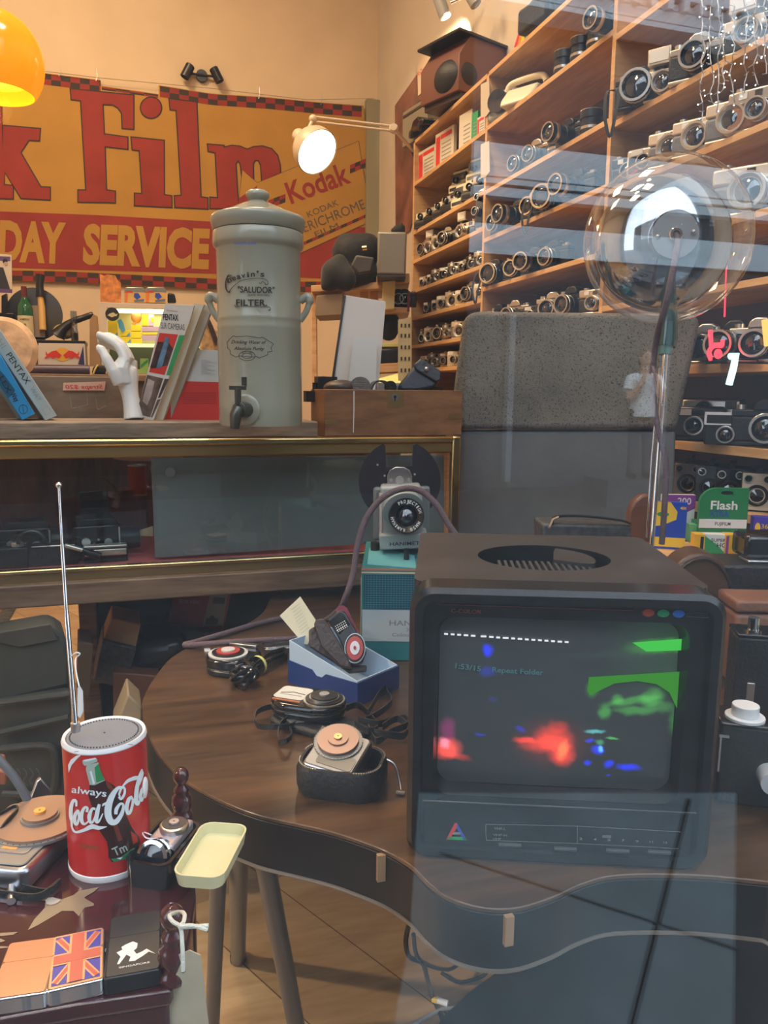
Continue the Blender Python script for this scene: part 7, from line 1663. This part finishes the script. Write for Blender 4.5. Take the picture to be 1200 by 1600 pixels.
def strip_poly(b, L, m, lift, n=10):
    """traced outline cut into narrow upright strips so that it follows the round wall"""
    bm = bmesh.new(); vs = [bm.verts.new((x, y, 0)) for x, y in K(L)]; bm.faces.new(vs)
    xs = [v.co.x for v in vs]; x0, x1 = min(xs), max(xs)
    for k in range(1, int((x1 - x0) / 4) + 1):
        bmesh.ops.bisect_plane(bm, geom=bm.verts[:] + bm.edges[:] + bm.faces[:], plane_co=(x0 + 4 * k, 0, 0), plane_no=(1, 0, 0))
    bm.verts.index_update(); pts = []
    for v in bm.verts: g = FK(v.co.x, v.co.y); pts.append(g + (EYE - g).normalized() * lift)
    b.add(pts, [tuple(v.index for v in f.verts) for f in bm.faces], m); bm.free()
cola = mat('cola_brown', (.035, .008, .006), .2); colal = mat('cola_amber', (.16, .025, .012), .25); bgreen = mat('bottle_neck_green', (.02, .22, .07), .3); bpale = mat('bottle_neck_pale', (.36, .44, .38), .3); script = mat('script_white', (.70, .76, .78), .4); dred = mat('dark_red_outline', (.25, .01, .01), .4)
b = MB(True)
strip_poly(b, [(365, 555), (540, 505), (640, 560), (740, 700), (780, 900), (850, 1050), (930, 1150), (940, 1220), (860, 1330), (760, 1400), (620, 1435), (580, 1380), (575, 1280), (560, 1200), (480, 1080), (420, 900), (350, 680)], cola, .0004)
strip_poly(b, [(540, 505), (600, 550), (690, 650), (640, 640), (570, 590)], colal, .0006); strip_poly(b, [(600, 900), (660, 950), (740, 1180), (690, 1200), (640, 1050)], colal, .0006); strip_poly(b, [(830, 1080), (900, 1130), (915, 1200), (860, 1230)], mat('cola_glow', (.40, .03, .01), .3), .0006)
strip_poly(b, [(365, 555), (320, 380), (330, 330), (465, 300), (475, 370), (540, 505), (420, 560)], bpale, .0006); strip_poly(b, [(420, 360), (470, 310), (480, 370), (535, 500), (440, 530)], bgreen, .0008); strip_poly(b, [(365, 405), (385, 395), (425, 540), (402, 548)], script, .001)
strip_poly(b, [(280, 290), (290, 275), (430, 245), (450, 265), (452, 292), (310, 340), (290, 325)], bpale, .0008); strip_poly(b, [(285, 285), (300, 270), (430, 247), (440, 262), (330, 290)], script, .001)
strip_poly(b, [(605, 1395), (700, 1390), (850, 1280), (880, 1270), (850, 1340), (760, 1400), (640, 1435)], bgreen, .0006); strip_poly(b, [(670, 1390), (740, 1375), (715, 1405)], script, .0008)
b.build('bottle_picture', rad, smooth=False, fix=False)
b = MB(True)
strip_poly(b, [(118, 330), (150, 270), (210, 225), (280, 205), (220, 260), (160, 330), (125, 420)], script, .0006)
b.text('always', *K([(155, 642), (552, 692)]), 10.5, FK, script, .012)
def kst(L, w, n=6): stroke(b, K(L), w, FK, script, n, .0012)
kst([(212, 800), (210, 745), (180, 735), (155, 800), (150, 900), (160, 960)], [3, 4, 5, 6, 6, 5]); kst([(160, 960), (165, 1040), (205, 1092), (300, 1070), (390, 1030), (470, 1045), (560, 1030)], [4, 3, 3.5, 5, 7.5, 6, .6])
kst([(228, 850), (198, 900), (196, 985), (222, 1000), (243, 920), (232, 850), (215, 858)], [4, 6, 5, 4, 4, 4, 3]); kst([(235, 880), (262, 880), (290, 840)], [1.6, 1.6, 1.6])
kst([(330, 865), (338, 820), (305, 815), (272, 890), (278, 975), (310, 1000), (360, 960)], [4, 4, 4, 6, 5.5, 3.5, 1.6])
kst([(430, 830), (392, 830), (362, 905), (368, 975), (400, 975), (440, 880)], [3.5, 4, 6.5, 5, 3.5, 2]); kst([(475, 775), (450, 870), (440, 965), (470, 970), (515, 880)], [4, 7, 6, 3, 1.6])
strip_poly(b, [(510, 772), (562, 742), (556, 772), (505, 803)], script, .0012)
kst([(715, 690), (700, 660), (735, 580), (762, 600), (758, 660), (722, 715), (695, 690)], [2, 3, 3.5, 3.5, 4, 4, 3]); kst([(752, 590), (690, 590), (620, 680), (578, 800), (575, 900), (610, 975), (670, 970), (730, 880), (748, 790), (715, 770), (670, 830), (662, 890)], [2.5, 5, 9, 11, 11, 10, 8, 6, 4, 3.5, 6, 5])
kst([(740, 570), (800, 510), (880, 478), (940, 470)], [2, 5, 6.5, 3])
kst([(852, 690), (810, 720), (785, 810), (800, 880), (832, 850), (856, 740), (838, 690)], [4, 6, 6, 5, 4.5, 4, 3]); kst([(850, 740), (885, 740), (910, 690)], [1.6, 1.6, 1.6])
kst([(962, 375), (945, 420), (925, 480), (900, 600), (893, 740), (915, 775), (945, 700)], [2, 4, 5, 6.5, 7, 4, 2]); kst([(955, 390), (968, 420), (955, 480), (925, 560)], [2, 3, 3, 2])
kst([(985, 590), (958, 610), (940, 690), (955, 735), (980, 680)], [3, 4.5, 5.5, 4, 2]); kst([(1002, 500), (990, 620), (985, 690), (1005, 680), (1020, 610)], [3, 4.5, 4.5, 3, 1.5])
b.text('Tm', *K([(650, 1368), (800, 1300)]), 13, FK, bpale, .01)
stroke(b, K([(120, 240), (170, 190), (240, 172)]), .8, FK, dred, 4, .0006); stroke(b, K([(800, 95), (930, 110), (1000, 170)]), .8, FK, dred, 4, .0006)
b.text('DRINK', *K([(245, 1262), (475, 1295)]), 4.4, FK, mat('olive_print', (.20, .12, .01), .5), .015)
b.build('script_lettering', rad, smooth=False, fix=False)
ab = P(120, 1132, (CB - EYE).dot(FWD) - .005)
b = MB(True); pts = [P(118, 1136, .66), P(104, 960, .665), P(97, 850, .668), P(92, 758, .67)]
b.tube([pts[0], pts[1]], .0022, chrome, 12); b.tube([pts[1], pts[2]], .0017, chrome, 12); b.tube([pts[2], pts[3]], .0012, chrome, 10); b.ball(pts[3], .0028, chrome, 12, 8); b.cyl(pts[0] + Vector((0, 0, -.004)), pts[0] + Vector((0, 0, .004)), .004, steel); b.build('antenna', rad)
tg = thing('price_tag', 'small white price tag tied to the radio antenna', 'tag', T(P(122, 1075, .655)))
b = MB(True); b.slab([(121, 1075), (124, 1072), (129, 1080), (130, 1112), (125, 1122), (121, 1118)], fD(.60), .0008, paper); b.build('card', tg)
b = MB(True); b.tube(catmull([P(110, 1027, .655), P(118, 1020, .65), P(125, 1022, .65), P(118, 1030, .65), P(119, 1050, .64), P(124, 1074, .633)], 4), .0006, white, 5); b.build('thread', tg)

# silver light meter with copper dial, left edge
t = thing('light_meter', 'silver light meter with a copper dial at the left edge beside the soda can', 'light meter', T(PZ(35, 1338, zL), CAMRZ - 8) )
MB().prism(rrect(.078, .10, .008, 4, -.003, 0), .001, .022, steel).build('case', t, .004, 3); MB().prism(rrect(.070, .090, .006, 4, -.003, 0), .0222, .0238, bpy.data.materials['dull_silver']).build('face', t, .001)
b = MB(); b.prism(rrect(.058, .026, .004, 3, -.004, -.018), .0239, .0246, mat('meter_window_b', (.25, .24, .22), .1, coat=.5)); b.box((.006, -.022, .0249), (.014, .010, .0004), mat('painted_orange_reflection', (.8, .32, .08), .4)); b.build('scale_window', t)  # orange reflection laid on the window as a coloured patch
copd = mat('copper_dial', (.32, .20, .14), .35, .3)
dial(t, T((.008, .018, .0238)), .042, [(1, bpy.data.materials['dull_silver']), (.94, copd), (.40, bpy.data.materials['dull_silver']), (.36, copd), (.12, mat('amber_pin', (.9, .4, .08), .3))], ticks=44, tm=ink)
b = MB(); b.cyl((.022, -.048, .006), (.032, -.064, .004), .0035, steel); b.build('strap_lug', t)
b = MB(True)
for pts in ([(95, 1388), (75, 1404), (40, 1398), (0, 1385), (-40, 1370)], [(92, 1390), (60, 1412), (10, 1408), (-40, 1400)], [(-30, 1330), (0, 1320), (25, 1306), (30, 1312), (10, 1336), (-20, 1352)]):
    b.ribbon(catmull([PZ(x, y, zL) + Vector((0, 0, .006 + (.022 if y < 1350 else 0))) for x, y in pts], 5), .007, .0014, leather)
solo(b, 'wrist_strap', 'black leather wrist strap curling round the silver light meter', 'strap')
# aluminium bracket and grey cable
t = thing('flash_bracket', 'bare aluminium bracket with a slot standing behind the silver light meter', 'bracket', T(PZ(45, 1300, zL)))
BF = fN(P(60, 1260, .79), (FWD - RGT * .7).normalized())
b = MB(True)
bo = [(30, 1300), (62, 1218), (83, 1237), (60, 1300)]; b.slab([(28, 1302), (58, 1222), (64, 1216), (82, 1238), (82, 1244), (62, 1302)], BF, .006, steel); b.build('plate', t, .001)
b = MB(True); b.slab([(50, 1272), (54, 1258), (60, 1252), (62, 1260), (58, 1274), (52, 1278)], fN(P(60, 1260, .788), (FWD - RGT * .7).normalized()), .003, black); b.build('slot', t)
b = MB(True); b.tube(catmull([PZ(58, 1300, zL) + Vector((0, 0, .003)), P(50, 1272, .74), P(38, 1240, .74), P(15, 1205, .74), P(-20, 1170, .74), P(-60, 1150, .74)], 5), .004, mat('grey_cable', (.10, .11, .125), .45), 10); solo(b, 'grey_cable', 'grey cable running down to the table behind the silver light meter', 'cable')

# miniature camera in its black case, pale lid open beside it
MP = PZ(258, 1352, zL); mz = CAMRZ - 12
t = thing('camera_case', 'small black hinged case with its pale yellow lid open beside it', 'case', T(MP, mz))
b = MB(); w3, d3, h3 = .040, .068, .024
rs = [rrect(w3, d3, .008, 4), rrect(w3 + .002, d3 + .002, .009, 4), rrect(w3 - .004, d3 - .004, .007, 4), rrect(w3 - .006, d3 - .006, .006, 4)]
b.rings([[(x, y, z) for x, y in r_] for r_, z in zip(rs, (0, h3, h3, .006))], gloss); b.build('case_base', t, angle=50)
lidm = mat('pale_yellow_lid', (.66, .62, .36), .35, coat=.3)
LX = (PZ(336, 1330, zL + .02) - MP); LM2 = T((.0475, -.004, .014), 6, 0, 0)
lw, ld, lh = .044, .080, .012
b = MB(); rs = [rrect(lw - .004, ld - .004, .010, 4), rrect(lw, ld, .011, 4), rrect(lw - .003, ld - .003, .010, 4), rrect(lw - .006, ld - .006, .008, 4)]
b.rings([[(x, y, z) for x, y in r_] for r_, z in zip(rs, (0, lh, lh, .003))], lidm, M=LM2); b.build('case_lid', t, angle=50)
b = MB(); b.cyl((.0225, -.02, .021), (.0225, .02, .021), .0022, black); b.build('hinge', t)
ms = thing('miniature_camera', 'tiny pale silver camera with a ringed lens and dial in the open case', 'camera', T(MP + Vector((0, 0, .010)), mz) @ Matrix.Scale(.88, 4))
pinks = mat('pale_pink_silver', (.55, .46, .46), .35, .5)
MB().box((0, .012, .014), (.030, .050, .012), pinks).build('body', ms, .003)
b = MB(); M = T((.003, .016, .020)); b.lathe([(.001, 0), (.0145, 0), (.0145, .005), (.0125, .006), (.001, .006)], steel, M, 28); b.lathe([(.001, .0062), (.012, .0062), (.012, .0066), (.001, .0066)], mat('dial_dark', (.06, .05, .05), .4), M, 28); b.lathe([(.001, .0068), (.005, .0068), (.005, .0085), (.001, .0085)], pinks, M, 20); b.build('speed_dial', ms)
b = MB(); M = T((0, -.020, .011)) @ Matrix.Rotation(R(70), 4, 'X'); b.lathe([(.001, -.010), (.016, -.010), (.016, -.004), (.0145, -.003), (.0145, 0), (.0165, .001), (.0165, .006), (.013, .007), (.012, .003), (.001, .002)], chrome, M, 32); o = b.build('lens_barrel', ms, angle=30)
b = MB(); b.lathe([(.012, .0035), (.006, .006), (.001, .0065)], lensg, M, 24); b.build('lens_glass', o)
b = MB(); b.tube(catmull([(-.014, .0, .02), (-.02, -.006, .026), (-.012, -.012, .024), (.0, -.006, .022)], 5), .0007, white, 5); b.build('wrist_cord', ms)

# lighters in a row
def lighter(a, c, lab, face, edge, prn=None, sz=(.0375, .056, .013)):
    p, q_ = PZ(*a, zL), PZ(*c, zL); rz = math.degrees(math.atan2(q_.y - p.y, q_.x - p.x))
    M = Matrix.Translation((p + q_) / 2) @ Matrix.Rotation(R(rz), 4, 'Z'); t = thing('lighter', lab, 'lighter', M, 'lighters in a row')
    w_, d_, h_ = sz
    MB().prism(rrect(w_, d_, .003, 3, 0, d_ / 2), 0, h_, edge).build('body', t, .0016, 3)
    MB().prism(rrect(w_ - .003, d_ * .60, .002, 3, 0, d_ * .315), h_ + .0001, h_ + .0006, face).build('lower_face', t); MB().prism(rrect(w_ - .003, d_ * .36, .002, 3, 0, d_ * .80), h_ + .0001, h_ + .0006, face).build('lid_face', t)
    MB().cyl((w_ / 2, d_ * .60, h_ * .5), (w_ / 2, d_ * .66, h_ * .5), .0022, edge).build('hinge', t)
    if prn: b = MB(); prn(b, w_, d_, h_ + .0008); b.build('face_print', t, smooth=False, fix=False)
lighter((-12, 1590), (68, 1578), 'polished copper coloured lighter, leftmost of the row', mat('copper_face', (.44, .21, .125), .28, .5), chrome)
ub = mat('flag_blue', (.04, .035, .33), .4); ur = mat('flag_red', (.55, .10, .06), .4); uw = mat('flag_edge', (.55, .30, .18), .35, .5)
def flag(b, w, d, z):
    x0, x1, y0, y1 = -w / 2 + .003, w / 2 - .003, .003, d - .003; cx, cy = 0, (y0 + y1) / 2
    r = lambda a, c, zz, m: b.add([(a[0], a[1], zz), (c[0], a[1], zz), (c[0], c[1], zz), (a[0], c[1], zz)], [(0, 1, 2, 3)], m)
    r((x0, y0), (x1, y1), z, ub)
    def diag(p, q, w_, zz, m):
        p, q = Vector(p), Vector(q); n = Vector((-(q - p).y, (q - p).x)).normalized() * w_; b.add([(*(p + n * (1 if 1 else 0)), zz), (*(q + n), zz), (*(q - n), zz), (*(p - n), zz)], [(0, 1, 2, 3)], m)
    for p, q in (((x0 + .002, y0 + .002), (x1 - .002, y1 - .002)), ((x0 + .002, y1 - .002), (x1 - .002, y0 + .002))): diag(p, q, .0026, z + .0001, uw); diag(p, q, .0014, z + .0002, ur)
    r((cx - .0058, y0), (cx + .0058, y1), z + .0003, uw); r((x0, cy - .0058), (x1, cy + .0058), z + .0004, uw); r((cx - .0042, y0), (cx + .0042, y1), z + .0005, ur); r((x0, cy - .0042), (x1, cy + .0042), z + .0006, ur)
lighter((76, 1576), (162, 1556), 'chrome lighter with a blue and red crossed flag on its face', uw, chrome, flag)
fig = [(-.012, .012), (-.010, .019), (-.013, .024), (-.009, .026), (-.010, .029), (-.007, .031), (-.002, .033), (.0015, .030), (.001, .025), (-.001, .023), (.001, .019), (.004, .020), (.008, .0225), (.0145, .0155), (.0095, .019), (.006, .016), (.0, .012), (-.004, .0125), (-.003, .017), (-.006, .020), (-.008, .016), (-.0105, .0115)]
def figp(b, w, d, z):
    b.add([(x + .001, y, z) for x, y in fig], [tuple(range(len(fig)))], white); b.ltext('SINGAPORE', T((.001, .0072, z)), .021, .0016, white, .01)
lighter((166, 1558), (250, 1542), 'matt black lighter with a white reclining figure printed on it', mat('matt_black_face', (.022, .021, .022), .45), black, figp, (.0385, .066, .014))
b = MB(True); q = PZ(85, 1592, zL - .22); b.prism(rrect(.04, .05, .004, 3, q.x - .012, q.y - .01), zL - .2245, zL - .21, copper); solo(b, 'copper_lighter', 'copper lighter on the lower shelf of the red table', 'lighter', bevel=.002)
# luggage label tied to the near post
tg = thing('luggage_label', 'plain buff card label tied with white string to the near corner post', 'label', T(f2 + Vector((0, 0, .01))))
fd = (f2 - EYE).dot(FWD) - .022
b = MB(True); b.slab([(278, 1492), (296, 1485), (313, 1493), (328, 1620), (262, 1640), (254, 1545)], fN(EYE + FWD * fd, (FWD + RGT * .1).normalized()), .0009, mat('buff_card', (.40, .35, .25), .7, noise=(60, .06))); b.build('card', tg)
b = MB(True); q = fN(EYE + FWD * (fd - .0012), (FWD + RGT * .1).normalized())(286, 1517); b.ball(q, (.0014, .0006, .0016), ink, 10, 6); b.build('eyelet', tg)
tw = mat('white_twine', (.72, .73, .64), .8, bump=(900, .6)); fdn = fd + .008
b = MB(True); b.tube(catmull([P(286, 1517, fd - .002), P(285, 1480, fd - .002), P(282, 1450, fdn - .006), P(270, 1440, fdn - .004), P(265, 1430, fdn + .004), P(280, 1425, fdn + .03), P(288, 1428, fdn + .006), P(287, 1440, fdn - .004), P(281, 1448, fdn - .007), P(300, 1448, fdn - .006), P(326, 1446, fdn - .005)], 5), .0013, tw, 7); b.tube(catmull([P(280, 1448, fdn - .008), P(300, 1446, fdn - .008), P(324, 1453, fdn - .006)], 4), .0012, tw, 7); b.build('string', tg)

# ============================================================ under the counter and on the floor
b = MB(True); zz = .004
b.prism([(PZ(x, y, 0).x, PZ(x, y, 0).y) for x, y in ((-120, 932), (36, 930), (-8, 1008), (-200, 1010))], .0005, .008, mat('rug_rust', (.22, .07, .04), .95)); rg_ = thing('patterned_rug', 'rust coloured rug with a dark patterned border on the floor behind the counter', 'rug', T(PZ(0, 960, 0)))
b.build('pile', rg_)
b = MB(True); b.prism([(PZ(x, y, 0).x, PZ(x, y, 0).y) for x, y in ((20, 930), (37, 930), (-6, 1008), (-30, 1008))], .008, .0085, mat('rug_border', (.05, .045, .035), .95, noise=(60, .7)))
b.build('border', rg_)
def cbox(lab, fr, d, th, m, name='box', cat='box', rot=0, extra=None, bev=.004, depth=None):
    F = fN(EYE + FWD * d, (FWD + RGT * rot).normalized()); t = thing(name, lab, cat, T(F(*fr[-1])))
    b = MB(True); cv = F(*fr[0]) + F(*fr[2]) - EYE * 2; cv.z = 0; b.slab(fr, F, th, m, back=cv.normalized()); b.build('body', t, bev)
    if extra: extra(t, F, d)
    return t
oliv = mat('dark_olive_case', (.030, .032, .026), .55, bump=(30, .5), noise=(6, .35)); oliv2 = mat('dark_green_canvas', (.024, .028, .022), .7, noise=(7, .3))
def trunk(t, F, d):
    G = fN(EYE + FWD * (d - .012), FWD)
    b = MB(True); b.tube(catmull([G(x, y) for x, y in ((2, 1170), (70, 1165), (86, 1180), (86, 1225), (70, 1242), (5, 1240))], 5), .008, oliv, 8); b.build('raised_frame', t)
    b = MB(True); b.tube([G(0, 1145), G(108, 1120)], .006, oliv2, 8); b.tube([G(-10, 1100), G(110, 1085)], .005, oliv2, 8); b.build('ribs', t)
    b = MB(True)
    for i in range(4): stroke(b, [(26 + i * 10, 1200), (32 + i * 10, 1210), (26 + i * 10, 1220), (34 + i * 10, 1228)], 2, G, mat('faded_letter', (.06, .062, .055), .6), 3)
    b.build('faded_print', t, smooth=False, fix=False)
cbox('large dark olive trunk with a raised frame at the left behind the soda can', [(-60, 1105), (112, 1080), (112, 1330), (-60, 1330)], 1.50, .2, oliv, 'equipment_trunk', 'trunk', 0, trunk, .01)
cbox('dark green canvas case with a pointed flap lying on the olive trunk', [(-60, 1000), (80, 976), (100, 990), (112, 1030), (112, 1075), (0, 1100), (-60, 1105)], 1.52, .10, oliv2, 'canvas_case', 'case', 0, lambda t, F, d: MB(True).slab([(-40, 995), (78, 975), (90, 1000), (30, 1012)], fN(EYE + FWD * (d - .006), FWD), .004, oliv).build('flap', t, .002), .012)
cbox('small kraft cardboard box tipped up behind the antenna', [(174, 966), (220, 976), (212, 1012), (161, 1000)], 1.80, .14, card, 'cardboard_box', 'box', .3)
cbox('dark speckled case beneath the tipped cardboard box', [(160, 1001), (213, 1014), (196, 1076), (146, 1066)], 1.78, .16, mat('speckled_dark_case', (.05, .045, .04), .6, noise=(60, .5)), 'dark_case', 'case', .3)
cbox('narrow brown box beside the antenna tag', [(122, 1002), (146, 1006), (140, 1090), (120, 1086)], 1.9, .12, mat('narrow_brown', (.12, .07, .035), .6), 'narrow_box', 'box')
cbox('low reddish brown wooden box on the floor left of the table', [(176, 1050), (250, 1056), (248, 1140), (178, 1128)], 1.95, .2, mat('reddish_box', (.13, .05, .025), .5, noise=(8, .2)), 'wooden_box', 'box')
def eos(t, F, d):
    G = fN(EYE + FWD * (d - .001), (FWD + RGT * .12).normalized()); b = MB(True)
    b.poly([(329, 926), (356, 928), (348, 978), (316, 978)], G, mat('grey_box_panel', (.20, .20, .20), .5)); b.poly([(334, 933), (352, 934), (350, 944), (332, 943)], fN(EYE + FWD * (d - .002), (FWD + RGT * .12).normalized()), dgrey); b.poly([(322, 966), (327, 966), (329, 962), (334, 962), (336, 966), (341, 967), (339, 976), (320, 976)], fN(EYE + FWD * (d - .002), (FWD + RGT * .12).normalized()), ink)
    b.text('EOS 650D', (281, 942), (314, 944), 5.5, G, mat('box_text_grey', (.30, .20, .20), .5), .01); b.build('print', t, smooth=False, fix=False)
cbox('dark red camera box with a grey picture panel under the counter', [(278, 915), (364, 918), (348, 988), (262, 978)], 2.08, .16, mat('camera_box_red', (.20, .008, .014), .45), 'camera_box', 'box', .12, eos)
cbox('grey black case under the red camera box', [(262, 980), (350, 990), (340, 1020), (250, 1010)], 2.06, .2, mat('grey_black_case', (.035, .038, .042), .5), 'flat_case', 'case', .1)
cbox('black bag in the shadow behind the kidney table', [(205, 1010), (262, 1000), (300, 1005), (250, 1050), (200, 1056)], 2.0, .2, black, 'black_bag', 'bag', 0, None, .03)
cbox('folded brown paper bag between the soda can and the table', [(178, 1500), (178, 1140), (200, 1085), (222, 1106), (222, 1500)], 1.45, .10, mat('brown_paper', (.22, .17, .10), .75), 'paper_bag', 'bag')
cbox('reddish wooden object at the left edge behind the grey cable', [(-30, 1200), (12, 1206), (10, 1228), (-30, 1225)], 1.3, .08, mat('red_wood_edge', (.22, .07, .04), .5), 'wooden_block', 'block')
# cables and a black mat, widened over the floor to stand for shade
b = MB(True); f0 = .006
b.tube(catmull([P(640, 1440, 1.18), P(634, 1470, 1.2), P(640, 1495, 1.24), P(660, 1505, 1.27), P(668, 1530, 1.33), PZ(676, 1560, f0), PZ(690, 1590, f0), PZ(700, 1640, f0)], 5), .004, black, 8)
b.tube(catmull([P(646, 1460, 1.2), P(656, 1500, 1.26), PZ(700, 1515, .05), PZ(730, 1500, .03), PZ(760, 1520, .02), PZ(720, 1535, f0), PZ(690, 1520, f0)], 5), .0035, black, 8)
solo(b, 'tangled_cables', 'tangled black cables hanging to the floor under the kidney table', 'cable', kind=None) if False else tag(b.build('hanging_cables'), 'tangled black cables hanging to the floor under the kidney table', 'cable')
b = MB(True); b.tube(catmull([PZ(640, 1605, f0), PZ(665, 1590, f0), PZ(690, 1578, f0), PZ(720, 1574, f0)], 5), .0035, grey, 8); solo(b, 'grey_lead', 'grey lead with a white plug lying on the floor', 'cable')
b = MB(True); b.prism([(PZ(x, y, 0).x, PZ(x, y, 0).y) for x, y in ((738, 1555), (850, 1475), (1000, 1440), (1340, 1440), (1340, 1720), (640, 1720), (690, 1600))], .001, .012, mat('mat_and_shade_black', (.012, .013, .013), .8)); solo(b, 'floor_mat_and_shade', 'black mat lying on the oak floor under the kidney table', 'mat')
b = MB(True); b.cyl(PZ(684, 1563, .008), PZ(700, 1568, .008), .006, white, n=12); b.cyl(PZ(676, 1560, .008), PZ(684, 1563, .008), .0065, yellow, n=12); solo(b, 'cable_plugs', 'small white and yellow plug at the end of the cables', 'plug')
# ============================================================ the passer-by across the street, seen reflected in the pane
pvt = lambda x, y, d: mir(P(x, y, d))
hd0 = pvt(1009, 556, 10.4)
fx, fy, stz = hd0.x, hd0.y, hd0.z - 1.66
struct(MB(True).box((fx, fy - .12, (stz + ZS) / 2), (1.2, .6, stz - ZS), facade_s), 'trim_3')
pm_ = T((fx, fy, stz), 12)       # faces the shop window (+y is towards it)
ps_ = thing('person', 'person in a white t-shirt across the street reflected in the window, hands raised to chin', 'person', pm_)
skin = mat('skin', (.58, .34, .25), .5); tee = mat('white_cotton', (.80, .80, .80), .8); jean = mat('dark_denim', (.05, .06, .09), .8); hairm = mat('brown_hair', (.10, .06, .035), .6)
b = MB()
b.tube(catmull([(0, 0, .86), (0, .0, 1.0), (0, .0, 1.15), (0, .0, 1.30), (0, -.01, 1.40)], 3), [.155, .155, .15, .145, .14, .14, .145, .15, .155, .16, .15, .11, .08], skin, 14)
b.tube([(0, -.01, 1.36), (0, .005, 1.47), (0, .012, 1.55)], [.065, .055, .055], skin, 12)
b.ball((0, .02, 1.63), (.075, .092, .115), skin, 18, 14); b.ball((0, .085, 1.575), (.045, .03, .04), skin); b.cyl((0, .10, 1.655), (0, .128, 1.615), .010, skin, .016, 8)
for s in (-1, 1):
    b.ball((s * .076, .01, 1.625), (.012, .022, .03), skin, 8, 6)
    b.tube(catmull([(s * .09, -.01, 1.37), (s * .185, 0, 1.34), (s * .23, .05, 1.18), (s * .235, .12, 1.08)], 3), [.06, .065, .062, .058, .055, .050, .047, .044, .042, .040], skin, 12)
    b.tube([(s * .235, .12, 1.08), (s * .13, .20, 1.27), (s * .065, .185, 1.42)], [.042, .036, .026], skin, 12)
    b.ball((s * .05, .175, 1.455), (.022, .028, .042), skin)
    for k in range(4): b.tube([(s * (.056 - k * .010), .172 + .006 * (k % 2), 1.475), (s * (.046 - k * .009), .162, 1.515 + .006 * (1.5 - abs(k - 1.5))), (s * (.034 - k * .007), .146, 1.527)], [.0095, .0085, .007], skin, 8)
    b.tube([(s * .055, .165, 1.45), (s * .066, .148, 1.485), (s * .056, .138, 1.505)], [.011, .009, .008], skin, 8)
    b.tube(catmull([(s * .08, 0, .88), (s * .10, .01, .50), (s * .11, -.015, .09)], 4), [.092, .088, .08, .07, .062, .056, .05, .044, .040], skin, 12)
    b.tube([(s * .11, -.03, .05), (s * .12, .06, .04), (s * .125, .14, .03)], [.045, .042, .03], skin, 10)
b.build('body', ps_, remesh=.010, smooth_it=3)
b = MB(); b.tube(catmull([(0, 0, .84), (0, 0, 1.0), (0, .0, 1.18), (0, .0, 1.32), (0, -.01, 1.405)], 3), [.172, .172, .168, .165, .160, .158, .162, .168, .174, .178, .168, .13, .085], tee, 16)
for s in (-1, 1): b.tube([(s * .08, -.01, 1.37), (s * .185, 0, 1.345), (s * .235, .05, 1.19)], [.075, .082, .078], tee, 12)
b.build('t_shirt', ps_, remesh=.012, smooth_it=3)
b = MB()
for s in (-1, 1): b.tube(catmull([(s * .075, 0, .92), (s * .10, .01, .50), (s * .11, -.015, .07)], 4), [.11, .105, .095, .085, .078, .07, .064, .060, .058], jean, 14)
b.tube([(0, 0, .82), (0, 0, .98)], [.165, .165], jean, 16); b.build('trousers', ps_, remesh=.014, smooth_it=2)
for s in (-1, 1): b = MB(); b.tube([(s * .11, -.05, .045), (s * .12, .06, .045), (s * .127, .16, .035)], [.05, .05, .034], black, 12); b.build('shoe', ps_)
b = MB(); b.ball((0, -.005, 1.665), (.086, .098, .105), hairm, 18, 12); b.ball((0, -.05, 1.60), (.08, .06, .11), hairm); b.build('hair', ps_, remesh=.010, smooth_it=2)
b = MB()
for s in (-1, 1): b.ball((s * .03, .104, 1.645), (.011, .007, .007), ink, 10, 6); b.box((s * .03, .107, 1.668), (.03, .006, .005), hairm)
b.tube([(-.022, .106, 1.578), (0, .114, 1.574), (.022, .106, 1.578)], .0045, mat('lips', (.35, .10, .09), .5), 8); b.build('face_features', ps_)
